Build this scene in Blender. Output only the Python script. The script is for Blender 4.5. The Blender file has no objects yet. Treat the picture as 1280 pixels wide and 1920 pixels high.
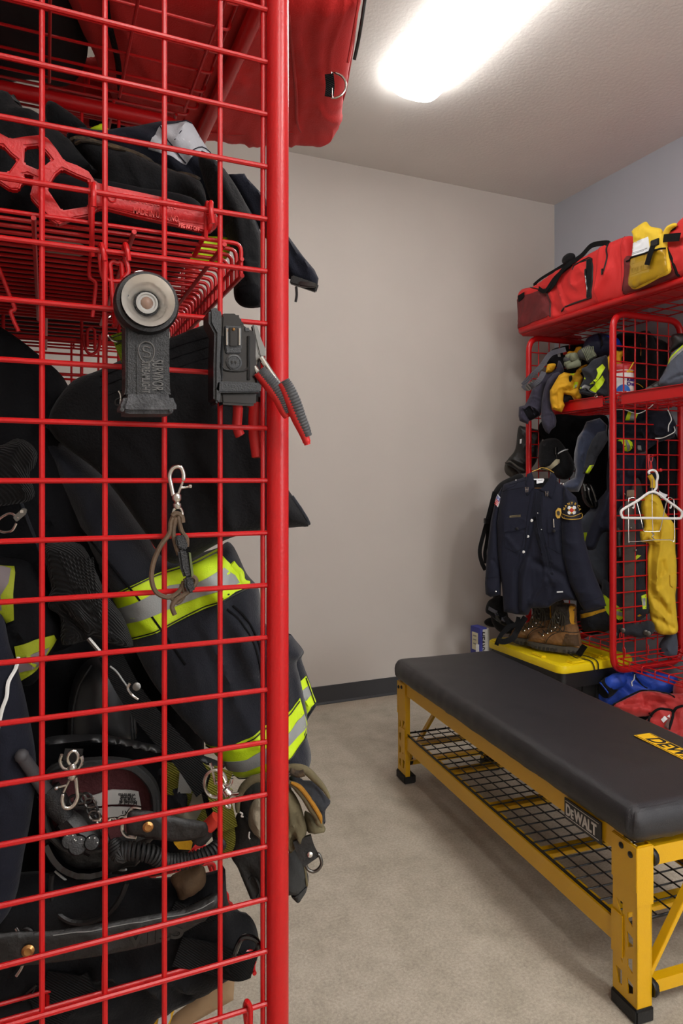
import bpy, bmesh, math, random
import numpy as np
from mathutils import Vector, Matrix, noise
from mathutils.geometry import delaunay_2d_cdt
rnd = random.Random(7)
C = bpy.context.scene.collection
# ------------------------------------------------------------------ camera
H = 1.26                                   # eye height, metres
FPX = 1280.0                               # focal length for a 1280 px wide frame
YAW = math.radians(23.44)
HOR = 898.0
FW = Vector((math.sin(YAW), math.cos(YAW), 0)); RT = Vector((math.cos(YAW), -math.sin(YAW), 0))
cam = bpy.data.objects.new('camera', bpy.data.cameras.new('camera')); C.objects.link(cam)
cam.location = (0, 0, H); cam.rotation_euler = (math.pi/2, 0, -YAW)
cam.data.sensor_fit = 'HORIZONTAL'; cam.data.sensor_width = 36; cam.data.lens = 36
cam.data.shift_y = -(960-HOR)/1280; cam.data.clip_start = .02
bpy.context.scene.camera = cam
# ------------------------------------------------------------------ world, exposure, lamps
w = bpy.data.worlds.new('world'); bpy.context.scene.world = w; w.use_nodes = True
w.node_tree.nodes['Background'].inputs[0].default_value = (.8, .85, 1, 1)
w.node_tree.nodes['Background'].inputs[1].default_value = .15
vs = bpy.context.scene.view_settings
vs.view_transform = 'Standard'; vs.look = 'None'; vs.exposure = 0.68; vs.gamma = 1; vs.use_curve_mapping = False
LAMP_NEAR = 33.0; LAMP_VIEW = 12.0          # lens emission: fixtures added behind the viewpoint, fixture over the bench
# ------------------------------------------------------------------ room measures
XL, XR, YB, YF, CE = -0.22, 3.06, 3.55, -2.6, 3.055
# added fill light by the wall behind the viewpoint; no window is there
dl = bpy.data.lights.new('rear_fill_light', 'AREA'); dl.shape = 'RECTANGLE'; dl.size = 1.1; dl.size_y = 1.3; dl.energy = 30; dl.color = (.93, .96, 1)
dlo = bpy.data.objects.new('rear_fill_light', dl); C.objects.link(dlo); dlo.location = (2.4, YF+.06, 1.55); dlo.rotation_euler = (math.pi/2, 0, 0)
# ------------------------------------------------------------------ helpers
def ray(px, py): return FW + RT*((px-640)/FPX) + Vector((0, 0, (HOR-py)/FPX))
def at(px, py, X=None, Y=None, Z=None, t=None):
    """world point seen at that spot of the photograph on a plane of the room"""
    r = ray(px, py)
    if X is not None: t = X/r.x
    elif Y is not None: t = Y/r.y
    elif Z is not None: t = (Z-H)/r.z
    return Vector((0, 0, H)) + r*t
def lin(c):
    c = c/255.0
    return c/12.92 if c <= .04045 else ((c+.055)/1.055)**2.4
MATS = {}
def mat(name, rgb, rough=.6, metal=0, bump=0, bscale=60, var=0, vscale=5, coat=0, spec=.5, kind='noise', sheen=0, emit=0, alpha=1, trans=0, stretch=None, rgb2=None):
    if name in MATS: return MATS[name]
    m = bpy.data.materials.new(name); m.use_nodes = True; nt = m.node_tree; b = nt.nodes['Principled BSDF']
    col = (lin(rgb[0]), lin(rgb[1]), lin(rgb[2]), 1)
    b.inputs['Base Color'].default_value = col; b.inputs['Roughness'].default_value = rough
    b.inputs['Metallic'].default_value = metal; b.inputs['Specular IOR Level'].default_value = spec
    b.inputs['Coat Weight'].default_value = coat; b.inputs['Coat Roughness'].default_value = .15
    b.inputs['Sheen Weight'].default_value = sheen; b.inputs['Sheen Roughness'].default_value = .5
    b.inputs['Transmission Weight'].default_value = trans; b.inputs['Alpha'].default_value = alpha
    if emit:
        b.inputs['Emission Color'].default_value = col; b.inputs['Emission Strength'].default_value = emit
    tc = nt.nodes.new('ShaderNodeTexCoord'); src = tc.outputs['Object']
    if stretch:
        mp = nt.nodes.new('ShaderNodeMapping'); mp.inputs['Scale'].default_value = stretch
        nt.links.new(src, mp.inputs['Vector']); src = mp.outputs[0]
    if var or rgb2:
        n = nt.nodes.new('ShaderNodeTexNoise'); n.inputs['Scale'].default_value = vscale; n.inputs['Detail'].default_value = 6
        nt.links.new(src, n.inputs['Vector'])
        r = nt.nodes.new('ShaderNodeValToRGB'); r.color_ramp.elements[0].position = .35; r.color_ramp.elements[1].position = .68
        if rgb2:
            r.color_ramp.elements[0].color = (lin(rgb2[0]), lin(rgb2[1]), lin(rgb2[2]), 1)
        else: r.color_ramp.elements[0].color = tuple(c*(1-var) for c in col[:3])+(1,)
        r.color_ramp.elements[1].color = col
        nt.links.new(n.outputs['Fac'], r.inputs[0]); nt.links.new(r.outputs[0], b.inputs['Base Color'])
    if bump:
        if kind == 'weave':
            n = nt.nodes.new('ShaderNodeTexWave'); n.inputs['Scale'].default_value = bscale; n.inputs['Distortion'].default_value = 1.0
            n.inputs['Detail'].default_value = 1; n.bands_direction = 'DIAGONAL'; nt.links.new(src, n.inputs['Vector']); o = n.outputs['Fac']
        else:
            n = nt.nodes.new('ShaderNodeTexNoise'); n.inputs['Scale'].default_value = bscale; n.inputs['Detail'].default_value = 5
            nt.links.new(src, n.inputs['Vector']); o = n.outputs['Fac']
        bp = nt.nodes.new('ShaderNodeBump'); bp.inputs['Strength'].default_value = min(1, bump); bp.inputs['Distance'].default_value = .002
        nt.links.new(o, bp.inputs['Height']); nt.links.new(bp.outputs[0], b.inputs['Normal'])
    MATS[name] = m; return m

class MB:
    def __init__(s): s.v = []; s.f = []
    def add(s, vs, fs):
        o = len(s.v); s.v += [Vector(x) for x in vs]; s.f += [tuple(i+o for i in f) for f in fs]; return s
    def box(s, c, d, R=None):
        c = Vector(c); vs = []
        for z in (-1, 1):
            for y in (-1, 1):
                for x in (-1, 1):
                    p = Vector((x*d[0]/2, y*d[1]/2, z*d[2]/2)); p = (R @ p) if R else p; vs.append(c+p)
        return s.add(vs, [(0, 2, 3, 1), (4, 5, 7, 6), (0, 1, 5, 4), (2, 6, 7, 3), (0, 4, 6, 2), (1, 3, 7, 5)])
    def bar(s, a, b, w, h, up=(0, 0, 1)):
        a = Vector(a); b = Vector(b); x = (b-a).normalized(); y = Vector(up).cross(x).normalized(); z = x.cross(y)
        R = Matrix((x, y, z)).transposed(); return s.box((a+b)/2, ((b-a).length, w, h), R)
    def tube(s, path, r, n=8, closed=False, flat=None, up0=None):
        P = [Vector(p) for p in path]; N = len(P); rs = r if isinstance(r, (list, tuple)) else [r]*N
        T = []
        for i in range(N):
            if closed: t = P[(i+1) % N]-P[i-1]
            else: t = P[min(i+1, N-1)]-P[max(i-1, 0)]
            T.append(t.normalized() if t.length > 1e-9 else Vector((0, 0, 1)))
        u = Vector(up0) if up0 else (Vector((0, 0, 1)) if abs(T[0].z) < .9 else Vector((1, 0, 0)))
        u = (u-T[0]*u.dot(T[0])).normalized(); vs = []
        for i in range(N):
            u = (u-T[i]*u.dot(T[i])); u = u.normalized() if u.length > 1e-6 else T[i].orthogonal().normalized()
            b = T[i].cross(u)
            for k in range(n):
                a = 2*math.pi*(k+.5)/n; fl = flat if flat else 1
                vs.append(P[i]+(u*math.cos(a)*fl+b*math.sin(a))*rs[i])
        fs = []
        for i in range(N if closed else N-1):
            j = (i+1) % N
            for k in range(n): fs.append((i*n+k, i*n+(k+1) % n, j*n+(k+1) % n, j*n+k))
        if not closed: fs += [tuple(range(n-1, -1, -1)), tuple((N-1)*n+k for k in range(n))]
        return s.add(vs, fs)
    def lathe(s, c, ax, prof, n=24, cap=(1, 1)):
        """prof: (radius, distance along ax)"""
        c = Vector(c); ax = Vector(ax).normalized(); u = ax.orthogonal().normalized(); b = ax.cross(u); vs = []; fs = []
        for r, h in prof:
            for k in range(n):
                a = 2*math.pi*k/n; vs.append(c+ax*h+(u*math.cos(a)+b*math.sin(a))*max(r, 1e-5))
        for i in range(len(prof)-1):
            for k in range(n): fs.append((i*n+k, i*n+(k+1) % n, (i+1)*n+(k+1) % n, (i+1)*n+k))
        if cap[0]: fs.append(tuple(range(n-1, -1, -1)))
        if cap[1]: fs.append(tuple((len(prof)-1)*n+k for k in range(n)))
        return s.add(vs, fs)
    def prism(s, pts, nrm, th, holes=()):
        """planar outline of world points given thickness th along nrm (centred)"""
        nrm = Vector(nrm).normalized(); o = Vector(pts[0]); u = nrm.orthogonal().normalized(); b = nrm.cross(u)
        vs = []; es = []
        for loop in [pts]+list(holes):
            st = len(vs)
            for p in loop: q = Vector(p)-o; vs.append(Vector((q.dot(u), q.dot(b))))
            L = len(loop); es += [(st+i, st+(i+1) % L) for i in range(L)]
        r = delaunay_2d_cdt(vs, es, [], 0, 1e-6)
        V2 = r[0]; n = len(V2); L = [len(l) for l in [pts]+list(holes)]; pol = []; k = 0
        for l in L: pol.append(np.array([[p.x, p.y] for p in vs[k:k+l]])); k += l
        cen = np.array([[sum(V2[i].x for i in f)/len(f), sum(V2[i].y for i in f)/len(f)] for f in r[2]])
        ok = Cloth.inside(cen, pol[0])
        for h in pol[1:]: ok &= ~Cloth.inside(cen, h)
        F2 = [tuple(f) for f, a in zip(r[2], ok) if a]
        V = [o+u*p.x+b*p.y+nrm*th/2 for p in V2]+[o+u*p.x+b*p.y-nrm*th/2 for p in V2]
        F = [tuple(f) for f in F2]+[tuple(i+n for i in reversed(f)) for f in F2]
        cnt = {}
        for f in F2:
            for i in range(len(f)):
                a, c = f[i], f[(i+1) % len(f)]; cnt[(a, c)] = 1
        for (a, c) in cnt:
            if (c, a) not in cnt: F.append((c, a, a+n, c+n))
        return s.add(V, F)
    def sphere(s, c, r, n=12, sc=(1, 1, 1)):
        c = Vector(c); vs = []; fs = []; m = n//2
        for i in range(m+1):
            th = math.pi*i/m
            for k in range(n):
                a = 2*math.pi*k/n; vs.append(c+Vector((math.sin(th)*math.cos(a)*sc[0], math.sin(th)*math.sin(a)*sc[1], math.cos(th)*sc[2]))*r)
        for i in range(m):
            for k in range(n): fs.append((i*n+k, (i+1)*n+k, (i+1)*n+(k+1) % n, i*n+(k+1) % n))
        return s.add(vs, fs)
    def build(s, name, m, parent=None, bevel=0, sharp=40, smooth=True, seg=2):
        return mk(name, s.v, s.f, m, parent, bevel, sharp, smooth, seg)

def mk(name, V, F, m, parent=None, bevel=0, sharp=40, smooth=True, seg=2, uvs=None):
    """one mesh object from world points, origin at the middle of its base"""
    xs = [v.x for v in V]; ys = [v.y for v in V]; zs = [v.z for v in V]
    o = Vector(((min(xs)+max(xs))/2, (min(ys)+max(ys))/2, min(zs)))
    me = bpy.data.meshes.new(name); me.from_pydata([v-o for v in V], [], F); me.update()
    bm = bmesh.new(); bm.from_mesh(me)
    bmesh.ops.remove_doubles(bm, verts=bm.verts, dist=1e-5)
    bmesh.ops.recalc_face_normals(bm, faces=bm.faces)
    if bevel:
        ed = [e for e in bm.edges if len(e.link_faces) == 2 and e.calc_face_angle(0) > math.radians(35)]
        bmesh.ops.bevel(bm, geom=ed, offset=bevel, segments=seg, affect='EDGES', clamp_overlap=True)
    bm.to_mesh(me); bm.free()
    if smooth:
        me.shade_smooth(); me.set_sharp_from_angle(angle=math.radians(sharp))
    if m: me.materials.append(m)
    ob = bpy.data.objects.new(name, me); C.objects.link(ob); place(ob, o, parent); return ob
def wloc(o):
    p = Vector(o.location)
    while o.parent: o = o.parent; p += o.location
    return p
def place(ob, o, parent):
    if parent: ob.parent = parent; ob.location = Vector(o)-wloc(parent)
    else: ob.location = o
def thing(name, label, cat, loc, group=None):
    o = bpy.data.objects.new(name, None); C.objects.link(o); o.location = loc; o.empty_display_size = .05
    return tag(o, label, cat, group)
def tag(o, label=None, cat=None, group=None, kind=None):
    if label: o['label'] = label
    if cat: o['category'] = cat
    if group: o['group'] = group
    if kind: o['kind'] = kind
    return o
def clone(o, off, parent=None):
    c = o.copy(); C.objects.link(c); c.location = Vector(o.location)+Vector(off)
    if parent: c.parent = parent
    return c
def smooth_path(P, n=6, closed=False):
    P = [Vector(p) for p in P]; N = len(P); out = []
    for i in range(N if closed else N-1):
        if closed: a, b, c, d = P[i-1], P[i], P[(i+1) % N], P[(i+2) % N]
        else: a, b, c, d = P[max(i-1, 0)], P[i], P[i+1], P[min(i+2, N-1)]
        for k in range(n):
            t = k/n
            out.append(.5*((2*b)+(c-a)*t+(2*a-5*b+4*c-d)*t*t+(3*b-a-3*c+d)*t**3))
    if not closed: out.append(P[-1])
    return out
def taper(n, r, a=.45, b=.35):
    return [r*(a+(1-a)*min(1, i/(n*.2)))*(b+(1-b)*min(1, (n-1-i)/(n*.2))) for i in range(n)]
def fillet(P, r, n=5):
    """polyline with its corners rounded"""
    P = [Vector(p) for p in P]; out = [P[0]]
    for i in range(1, len(P)-1):
        a = (P[i-1]-P[i]); b = (P[i+1]-P[i]); k = min(r, a.length*.48, b.length*.48)
        p0 = P[i]+a.normalized()*k; p1 = P[i]+b.normalized()*k
        for j in range(n+1):
            t = j/n; out.append(p0*(1-t)**2+P[i]*2*t*(1-t)+p1*t*t)
    out.append(P[-1]); return out

def crease(p, sc):
    """soft undulation with sharper fold lines, like slack cloth"""
    a = noise.noise(p*sc*.5); b = noise.noise(p*sc*.5+Vector((5.2, 1.3, 9.1)))
    q = p*sc*.42+Vector((a, b, 0))*.9
    r = (1-min(1, abs(noise.noise(q))*2.2))**3; r2 = (1-min(1, abs(noise.noise(q*2.3+Vector((3, 7, 1))))*2.2))**3
    return .7*a+1.15*r+.5*r2-.35
def fbm(p, sc): return noise.fractal(p*sc, .6, 2.0, 4)
class Cloth:
    """a padded body in a plane of the room: outline, swelling to thickness th, folds and creases"""
    def __init__(s, outline, point, normal, th=.03, edge=None, folds=(), namp=.004, nscale=14, res=.012, back=1.0, bend=None, stretch=(1, 1), smooth=True, seed=0, wamp=0):
        s.N = Vector(normal).normalized(); s.O = Vector(point); s.th = th; s.edge = edge or th*1.6
        z = Vector((0, 0, 1)) if abs(s.N.z) < .9 else Vector((0, 1, 0))
        s.U = z.cross(s.N).normalized(); s.W = s.N.cross(s.U).normalized()
        s.namp = namp; s.ns = nscale; s.res = res; s.back = back; s.bend = bend; s.stretch = stretch; s.seed = seed
        P = [s.to2(q) for q in outline]
        if smooth:
            P = [Vector((a.x, a.y)) for a in smooth_path([Vector((p.x, p.y, 0)) for p in P], 5, True)]
        s.poly = s.resample(P); s.pa = np.array([[p.x, p.y] for p in s.poly])
        s.folds = [([s.to2(q) for q in f[0]], f[1], f[2]) for f in folds]
    def to2(s, q):
        if isinstance(q, Vector) and len(q) == 3: w3 = q
        elif len(q) == 3: w3 = Vector(q)
        else:
            r = ray(q[0], q[1]); c = Vector((0, 0, H)); w3 = c+r*((s.O-c).dot(s.N)/r.dot(s.N))
        d = w3-s.O; return Vector((d.dot(s.U), d.dot(s.W)))
    def resample(s, P, res=None):
        res = res or s.res; out = []
        for i in range(len(P)):
            a = P[i]; b = P[(i+1) % len(P)]; n = max(1, int((b-a).length/res+.5))
            if n == 1 and out and (a-out[-1]).length < res*.5: continue
            for k in range(n): out.append(a+(b-a)*(k/n))
        return out
    @staticmethod
    def dist(pts, line, closed):
        A = line; B = np.roll(line, -1, 0)
        if not closed: A = A[:-1]; B = B[:-1]
        D = B-A; L = (D**2).sum(1)+1e-12; best = np.full(len(pts), 1e9)
        for a, d, l in zip(A, D, L):
            q = pts-a; t = np.clip((q@d)/l, 0, 1); e = q-t[:, None]*d; best = np.minimum(best, (e**2).sum(1))
        return np.sqrt(best)
    @staticmethod
    def inside(pts, poly):
        x, y = pts[:, 0], pts[:, 1]; r = np.zeros(len(pts), bool); n = len(poly)
        for i in range(n):
            x1, y1 = poly[i]; x2, y2 = poly[(i+1) % n]
            if y1 == y2: continue
            c = ((y1 > y) != (y2 > y)) & (x < (x2-x1)*(y-y1)/(y2-y1)+x1); r ^= c
        return r
    def mesh2(s, poly):
        pa = np.array([[p.x, p.y] for p in poly]); r = s.res
        x0, y0 = pa.min(0); x1, y1 = pa.max(0); g = []
        yy = y0; k = 0
        while yy < y1:
            xx = x0+(r/2 if k % 2 else 0)
            while xx < x1: g.append((xx, yy)); xx += r
            yy += r*.87; k += 1
        if g:
            g = np.array(g); m = s.inside(g, pa); g = g[m]
            if len(g): g = g[s.dist(g, pa, True) > r*.45]
        n = len(poly); V = [Vector(p) for p in poly]+[Vector((float(a), float(b))) for a, b in g]
        R = delaunay_2d_cdt(V, [(i, (i+1) % n) for i in range(n)], [], 1, 1e-7)
        return [Vector(p) for p in R[0]], [tuple(f) for f in R[2]]
    def height(s, V):
        pts = np.array([[p.x, p.y] for p in V]); d = s.dist(pts, s.pa, True); d[~s.inside(pts, s.pa)] = 0
        k = np.clip(d/s.edge, 0, 1); h = s.th*np.sqrt(np.clip(1-(1-k)**2, 0, 1))
        for line, wd, am in s.folds:
            e = s.dist(pts, np.array([[p.x, p.y] for p in line]), False); h = h+am*np.exp(-(e/wd)**2)*np.clip(k*2, 0, 1)
        if s.namp:
            nz = np.array([crease(Vector((p.x*s.stretch[0], p.y*s.stretch[1], s.seed*3.7)), s.ns) for p in V])
            h = h+s.namp*nz*np.clip(k*2, 0, 1)
        return h, k
    def world(s, p, h):
        b = s.bend(p.x, p.y) if s.bend else 0
        return s.O+s.U*p.x+s.W*p.y+s.N*(h+b)
    def build(s, name, m, parent=None):
        V, F = s.mesh2(s.poly); h, k = s.height(V); n = len(V)
        bh = -s.th*s.back*np.sqrt(np.clip(1-(1-k)**2, 0, 1))-.0015
        W3 = [s.world(p, float(a)) for p, a in zip(V, h)]+[s.world(p, float(a)) for p, a in zip(V, bh)]
        cnt = set()
        for f in F:
            for i in range(len(f)): cnt.add((f[i], f[(i+1) % len(f)]))
        FF = list(F)+[tuple(i+n for i in reversed(f)) for f in F]
        FF += [(b, a, a+n, b+n) for (a, b) in cnt if (b, a) not in cnt]
        return mk(name, W3, FF, m, parent, sharp=75)
    def patch(s, name, outline, m, parent=None, off=.0015, th=.003, smooth=False):
        P = [s.to2(q) for q in outline]
        if smooth: P = [Vector((a.x, a.y)) for a in smooth_path([Vector((p.x, p.y, 0)) for p in P], 5, True)]
        P = s.resample(P); V, F = s.mesh2(P); h, k = s.height(V); n = len(V)
        F = [f for f in F if max(k[i] for i in f) > .04 and min(k[i] for i in f) > 0]
        W3 = [s.world(p, float(a)+off) for p, a in zip(V, h)]+[s.world(p, float(a)+off-th) for p, a in zip(V, h)]
        cnt = set()
        for f in F:
            for i in range(len(f)): cnt.add((f[i], f[(i+1) % len(f)]))
        FF = list(F)+[tuple(i+n for i in reversed(f)) for f in F]+[(b, a, a+n, b+n) for (a, b) in cnt if (b, a) not in cnt]
        return mk(name, W3, FF, m, parent, sharp=60)
    def line(s, name, pts, r, m, parent=None, off=.001, n=6, flat=None, closed=False, curve=True):
        """a cord, seam or strap lying on the surface"""
        P = [Vector((a.x, a.y)) for a in smooth_path([Vector((*s.to2(q), 0)) for q in pts], 4 if curve else 1, closed)]; Q = []
        rng = range(len(P)) if closed else range(len(P)-1)
        for i in rng:
            a, b = P[i], P[(i+1) % len(P)]; c = max(1, int((b-a).length/s.res))
            for k in range(c): Q.append(a+(b-a)*(k/c))
        if not closed: Q.append(P[-1])
        h, k = s.height(Q); mb = MB(); mb.tube([s.world(p, float(a)+off) for p, a in zip(Q, h)], r, n, flat=flat, up0=s.N, closed=closed)
        return mb.build(name, m, parent)
    def on(s, q, off=0):
        p = s.to2(q); h, k = s.height([p]); return s.world(p, float(h[0])+off)

def limb(name, pts, rad, m, parent=None, n=20, namp=.004, ns=18, step=.012, openend=True, up0=None, seed=0, flat=1.0, ribs=0):
    """a soft tapering tube (sleeve, roll, strap bundle) with creases and an open end"""
    P = [Vector(p) for p in pts]; Q = []; R = []
    for i in range(len(P)-1):
        a, b, c, d = P[max(i-1, 0)], P[i], P[i+1], P[min(i+2, len(P)-1)]
        k = max(2, int((c-b).length/step))
        for j in range(k):
            t = j/k; Q.append(.5*((2*b)+(c-a)*t+(2*a-5*b+4*c-d)*t*t+(3*b-a-3*c+d)*t**3)); R.append(rad[i]*(1-t)+rad[i+1]*t)
    Q.append(P[-1]); R.append(rad[-1])
    if openend: Q += [Q[-1]-(Q[-1]-Q[-2]).normalized()*.002, Q[-1]-(Q[-1]-Q[-2]).normalized()*.03]; R += [R[-1]*.86, R[-1]*.7]
    else: Q += [Q[-1]+(Q[-1]-Q[-2]).normalized()*R[-1]*.3]; R += [R[-1]*.5]
    Q.insert(0, Q[0]-(Q[1]-Q[0]).normalized()*R[0]*.3); R.insert(0, R[0]*.5)
    mb = MB(); mb.tube(Q, R, n, flat=flat, up0=up0)
    for i, v in enumerate(mb.v):
        ring = i//n; c = Q[ring]; d = (v-c)
        if d.length > 1e-6:
            e = d.normalized(); f = fbm(v+Vector((seed*3.1, 0, 0)), ns)
            if ribs: f = math.sin(2*math.pi*ring*step/ribs)*.5+.3*f
            mb.v[i] = v+e*f*namp*(.3 if ring > len(Q)-3 and openend else 1)
    return mb.build(name, m, parent, sharp=70)

def rbox(c, d, r, R=None, n=14, disp=None):
    """rounded, dividable box; disp(p, outward) moves a point"""
    mb = MB(); c = Vector(c); hs = Vector(d)/2
    def pt(p):
        q = Vector([max(-(hs[i]-r), min(hs[i]-r, p[i])) for i in range(3)]); e = p-q
        out = e.normalized() if e.length > 1e-9 else Vector((0, 0, 1)); v = q+out*r
        if disp: v = disp(v, out)
        return c+(R @ v if R else v)
    for ax in range(3):
        a1, a2 = (ax+1) % 3, (ax+2) % 3
        n1 = max(4, int(n*d[a1]/max(d))+3); n2 = max(4, int(n*d[a2]/max(d))+3)
        for sg in (-1, 1):
            vs = []; fs = []
            def sp(k, nn, hh):                       # concentrate lines in the rounded rim
                t = k/nn; rr = min(.45, r/(2*hh)); e = .2
                if t < e: return -hh+(t/e)*rr*2*hh
                if t > 1-e: return hh-((1-t)/e)*rr*2*hh
                return -hh+rr*2*hh+(t-e)/(1-2*e)*(2*hh-4*hh*rr)
            for i in range(n1+1):
                for j in range(n2+1):
                    p = Vector((0, 0, 0)); p[ax] = sg*hs[ax]; p[a1] = sp(i, n1, hs[a1]); p[a2] = sp(j, n2, hs[a2]); vs.append(pt(p))
            for i in range(n1):
                for j in range(n2):
                    q = (i*(n2+1)+j, (i+1)*(n2+1)+j, (i+1)*(n2+1)+j+1, i*(n2+1)+j+1); fs.append(q if sg > 0 else q[::-1])
            mb.add(vs, fs)
    # weld seams between the six faces
    return mb
def text(name, body, o, u, up, size, m, parent=None, depth=.0006, shear=0, space=1, bold=0, xs=1, align='LEFT'):
    """lettering as thin raised geometry, u = reading direction"""
    cu = bpy.data.curves.new(name, 'FONT'); cu.body = body; cu.size = size; cu.extrude = depth; cu.shear = shear; cu.space_character = space; cu.offset = bold; cu.align_x = align
    t = bpy.data.objects.new(name, cu); C.objects.link(t); bpy.context.view_layer.update()
    me = bpy.data.meshes.new_from_object(t.evaluated_get(bpy.context.evaluated_depsgraph_get())); bpy.data.objects.remove(t)
    u = Vector(u).normalized(); n = u.cross(Vector(up)).normalized(); v = n.cross(u); o = Vector(o)
    V = [o+u*p.co.x*xs+v*p.co.y+n*p.co.z for p in me.vertices]; F = [tuple(p.vertices) for p in me.polygons]
    bpy.data.meshes.remove(me)
    return mk(name, V, F, m, parent, smooth=False)
# ------------------------------------------------------------------ materials
RED = mat('red_powder_coat', (182, 16, 19), .34, bump=.2, bscale=260, coat=.05, spec=.4)
YEL = mat('yellow_powder_coat', (214, 163, 0), .4, bump=.2, bscale=300, coat=.2)
VINYL = mat('black_vinyl', (38, 37, 40), .36, bump=.5, bscale=700, spec=.5)
BPL = mat('black_plastic', (14, 14, 15), .38, bump=.3, bscale=500)
BGLOSS = mat('black_gloss_plastic', (7, 7, 8), .22, coat=.5)
BRUB = mat('black_rubber', (22, 22, 22), .6, bump=.4, bscale=300)
BCLOTH = mat('black_cloth', (17, 17, 19), .85, spec=.18, bump=.7, bscale=220, var=.3, vscale=9, sheen=0.06)
DCLOTH = mat('charcoal_cloth', (44, 46, 52), .85, spec=.18, bump=.8, bscale=300, var=.3, vscale=11, sheen=0.07)
NAVY = mat('navy_cloth', (24, 26, 37), .85, spec=.18, bump=.5, bscale=350, var=.2, vscale=8, sheen=0.06)
NAVYS = mat('navy_uniform_twill', (29, 31, 45), .75, spec=.18, bump=.45, bscale=420, var=.12, vscale=6, sheen=0.05)
SWEAT = mat('faded_navy_fleece', (56, 53, 66), .95, spec=.18, bump=.7, bscale=200, var=.15, vscale=8, sheen=0.10)
KNIT = mat('black_knit', (17, 16, 16), .95, spec=.18, bump=1, bscale=90, kind='weave', sheen=0.07)
LIME = mat('lime_trim', (196, 225, 10), .6, bump=.25, bscale=400, var=.12, vscale=16)
SILV = mat('silver_reflective', (140, 142, 140), .5, bump=.25, bscale=500, metal=.1)
LGREY = mat('light_grey_patch', (165, 165, 170), .75, bump=.4, bscale=300)
CHROME = mat('nickel_steel', (200, 196, 188), .22, metal=1)
BRASSY = mat('brass_rivet', (190, 140, 85), .3, metal=1)
STEEL = mat('dark_steel', (110, 108, 104), .35, metal=1)
LEATH = mat('black_leather', (22, 21, 20), .5, bump=.6, bscale=160, var=.3, vscale=20)
BROWNL = mat('brown_leather_cord', (92, 72, 52), .65, bump=.6, bscale=260, var=.35, vscale=40)
REDNY = mat('red_nylon', (205, 28, 26), .7, bump=.6, bscale=330, var=.12, vscale=7, sheen=0.05)
REDNY2 = mat('red_nylon_worn', (188, 38, 34), .7, bump=.6, bscale=330, var=.25, vscale=9, sheen=0.05)
REDMESH = mat('dark_red_mesh', (112, 30, 32), .7, bump=.8, bscale=260, var=.35, vscale=14)
BMESH = mat('black_mesh_fabric', (34, 33, 34), .7, bump=1, bscale=300, kind='weave', var=.2, vscale=30)
WEBB = mat('black_webbing', (19, 19, 20), .75, spec=.18, bump=1, bscale=150, kind='weave')
GWEBB = mat('grey_webbing', (92, 92, 100), .75, bump=.8, bscale=150, kind='weave')
YJACK = mat('yellow_jacket_cloth', (208, 154, 8), .8, bump=.5, bscale=260, var=.15, vscale=9)
YBRIGHT = mat('yellow_nomex', (225, 188, 40), .75, bump=.5, bscale=260, var=.12, vscale=9)
YLID = mat('yellow_lid_plastic', (235, 205, 10), .4, bump=.1, bscale=200)
PAPER = mat('white_paper', (222, 224, 226), .7)
WHITEP = mat('white_plastic', (228, 226, 222), .35)
BLUECL = mat('blue_jacket_nylon', (30, 74, 190), .55, bump=.5, bscale=220, var=.2, vscale=9)
NAVYN = mat('navy_quilted_nylon', (36, 44, 72), .6, bump=.4, bscale=200)
MAROON = mat('maroon_lining', (72, 24, 27), .9, bump=.8, bscale=200, var=.2, vscale=20)
TAN = mat('tan_glove_leather', (104, 94, 66), .85, bump=.9, bscale=120, var=.35, vscale=22)
TAN2 = mat('pale_suede', (150, 138, 116), .9, bump=.8, bscale=160, var=.3, vscale=18)
AMBER = mat('amber_lining', (160, 108, 16), .9, bump=.8, bscale=200, var=.3, vscale=30)
BRSUEDE = mat('brown_suede', (142, 102, 62), .85, bump=.9, bscale=150, var=.45, vscale=22)
BRDARK = mat('dark_brown_nubuck', (52, 44, 36), .75, bump=.8, bscale=150, var=.3, vscale=22)
SOLE = mat('boot_sole_rubber', (72, 68, 62), .8, bump=.6, bscale=120)
GREYJ = mat('grey_turnout_cloth', (84, 90, 102), .85, spec=.18, bump=.6, bscale=260, var=.15, vscale=8, sheen=0.07)
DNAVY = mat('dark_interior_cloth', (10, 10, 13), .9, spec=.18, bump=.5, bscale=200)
WHITE = mat('print_white', (225, 225, 220), .6)
BLACKP = mat('print_black', (12, 12, 12), .6)
GREYP = mat('print_grey', (120, 120, 118), .7)
BLUEBOX = mat('blue_carton', (48, 52, 128), .55)
LABELBK = mat('badge_black', (30, 28, 27), .5)
PYEL = mat('print_yellow', (238, 184, 20), .5)
ORANGE = mat('orange_red_rubber', (190, 48, 34), .5)
GOLD = mat('gold_thread', (196, 158, 66), .5, metal=.3, bump=.5, bscale=300)
BLUEP = mat('print_blue', (40, 110, 200), .5)
PURP = mat('print_purple', (70, 40, 130), .5)
REDP = mat('print_red', (205, 40, 40), .5)

def wallmat(name, rgb, bs=22, st=.35, var=.04):
    m = mat(name, rgb, .82, bump=st, bscale=bs, var=var, vscale=3, spec=.25)
    return m
WALLB = wallmat('warm_grey_wall_paint', (190, 182, 174))
WALLR = wallmat('cool_grey_wall', (176, 180, 188))  # right wall set cooler and bluer than the other walls
CEIL = wallmat('ceiling_texture_paint', (222, 217, 211), bs=60, st=.7)
BASEM = mat('charcoal_vinyl_base', (48, 48, 50), .55)
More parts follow.
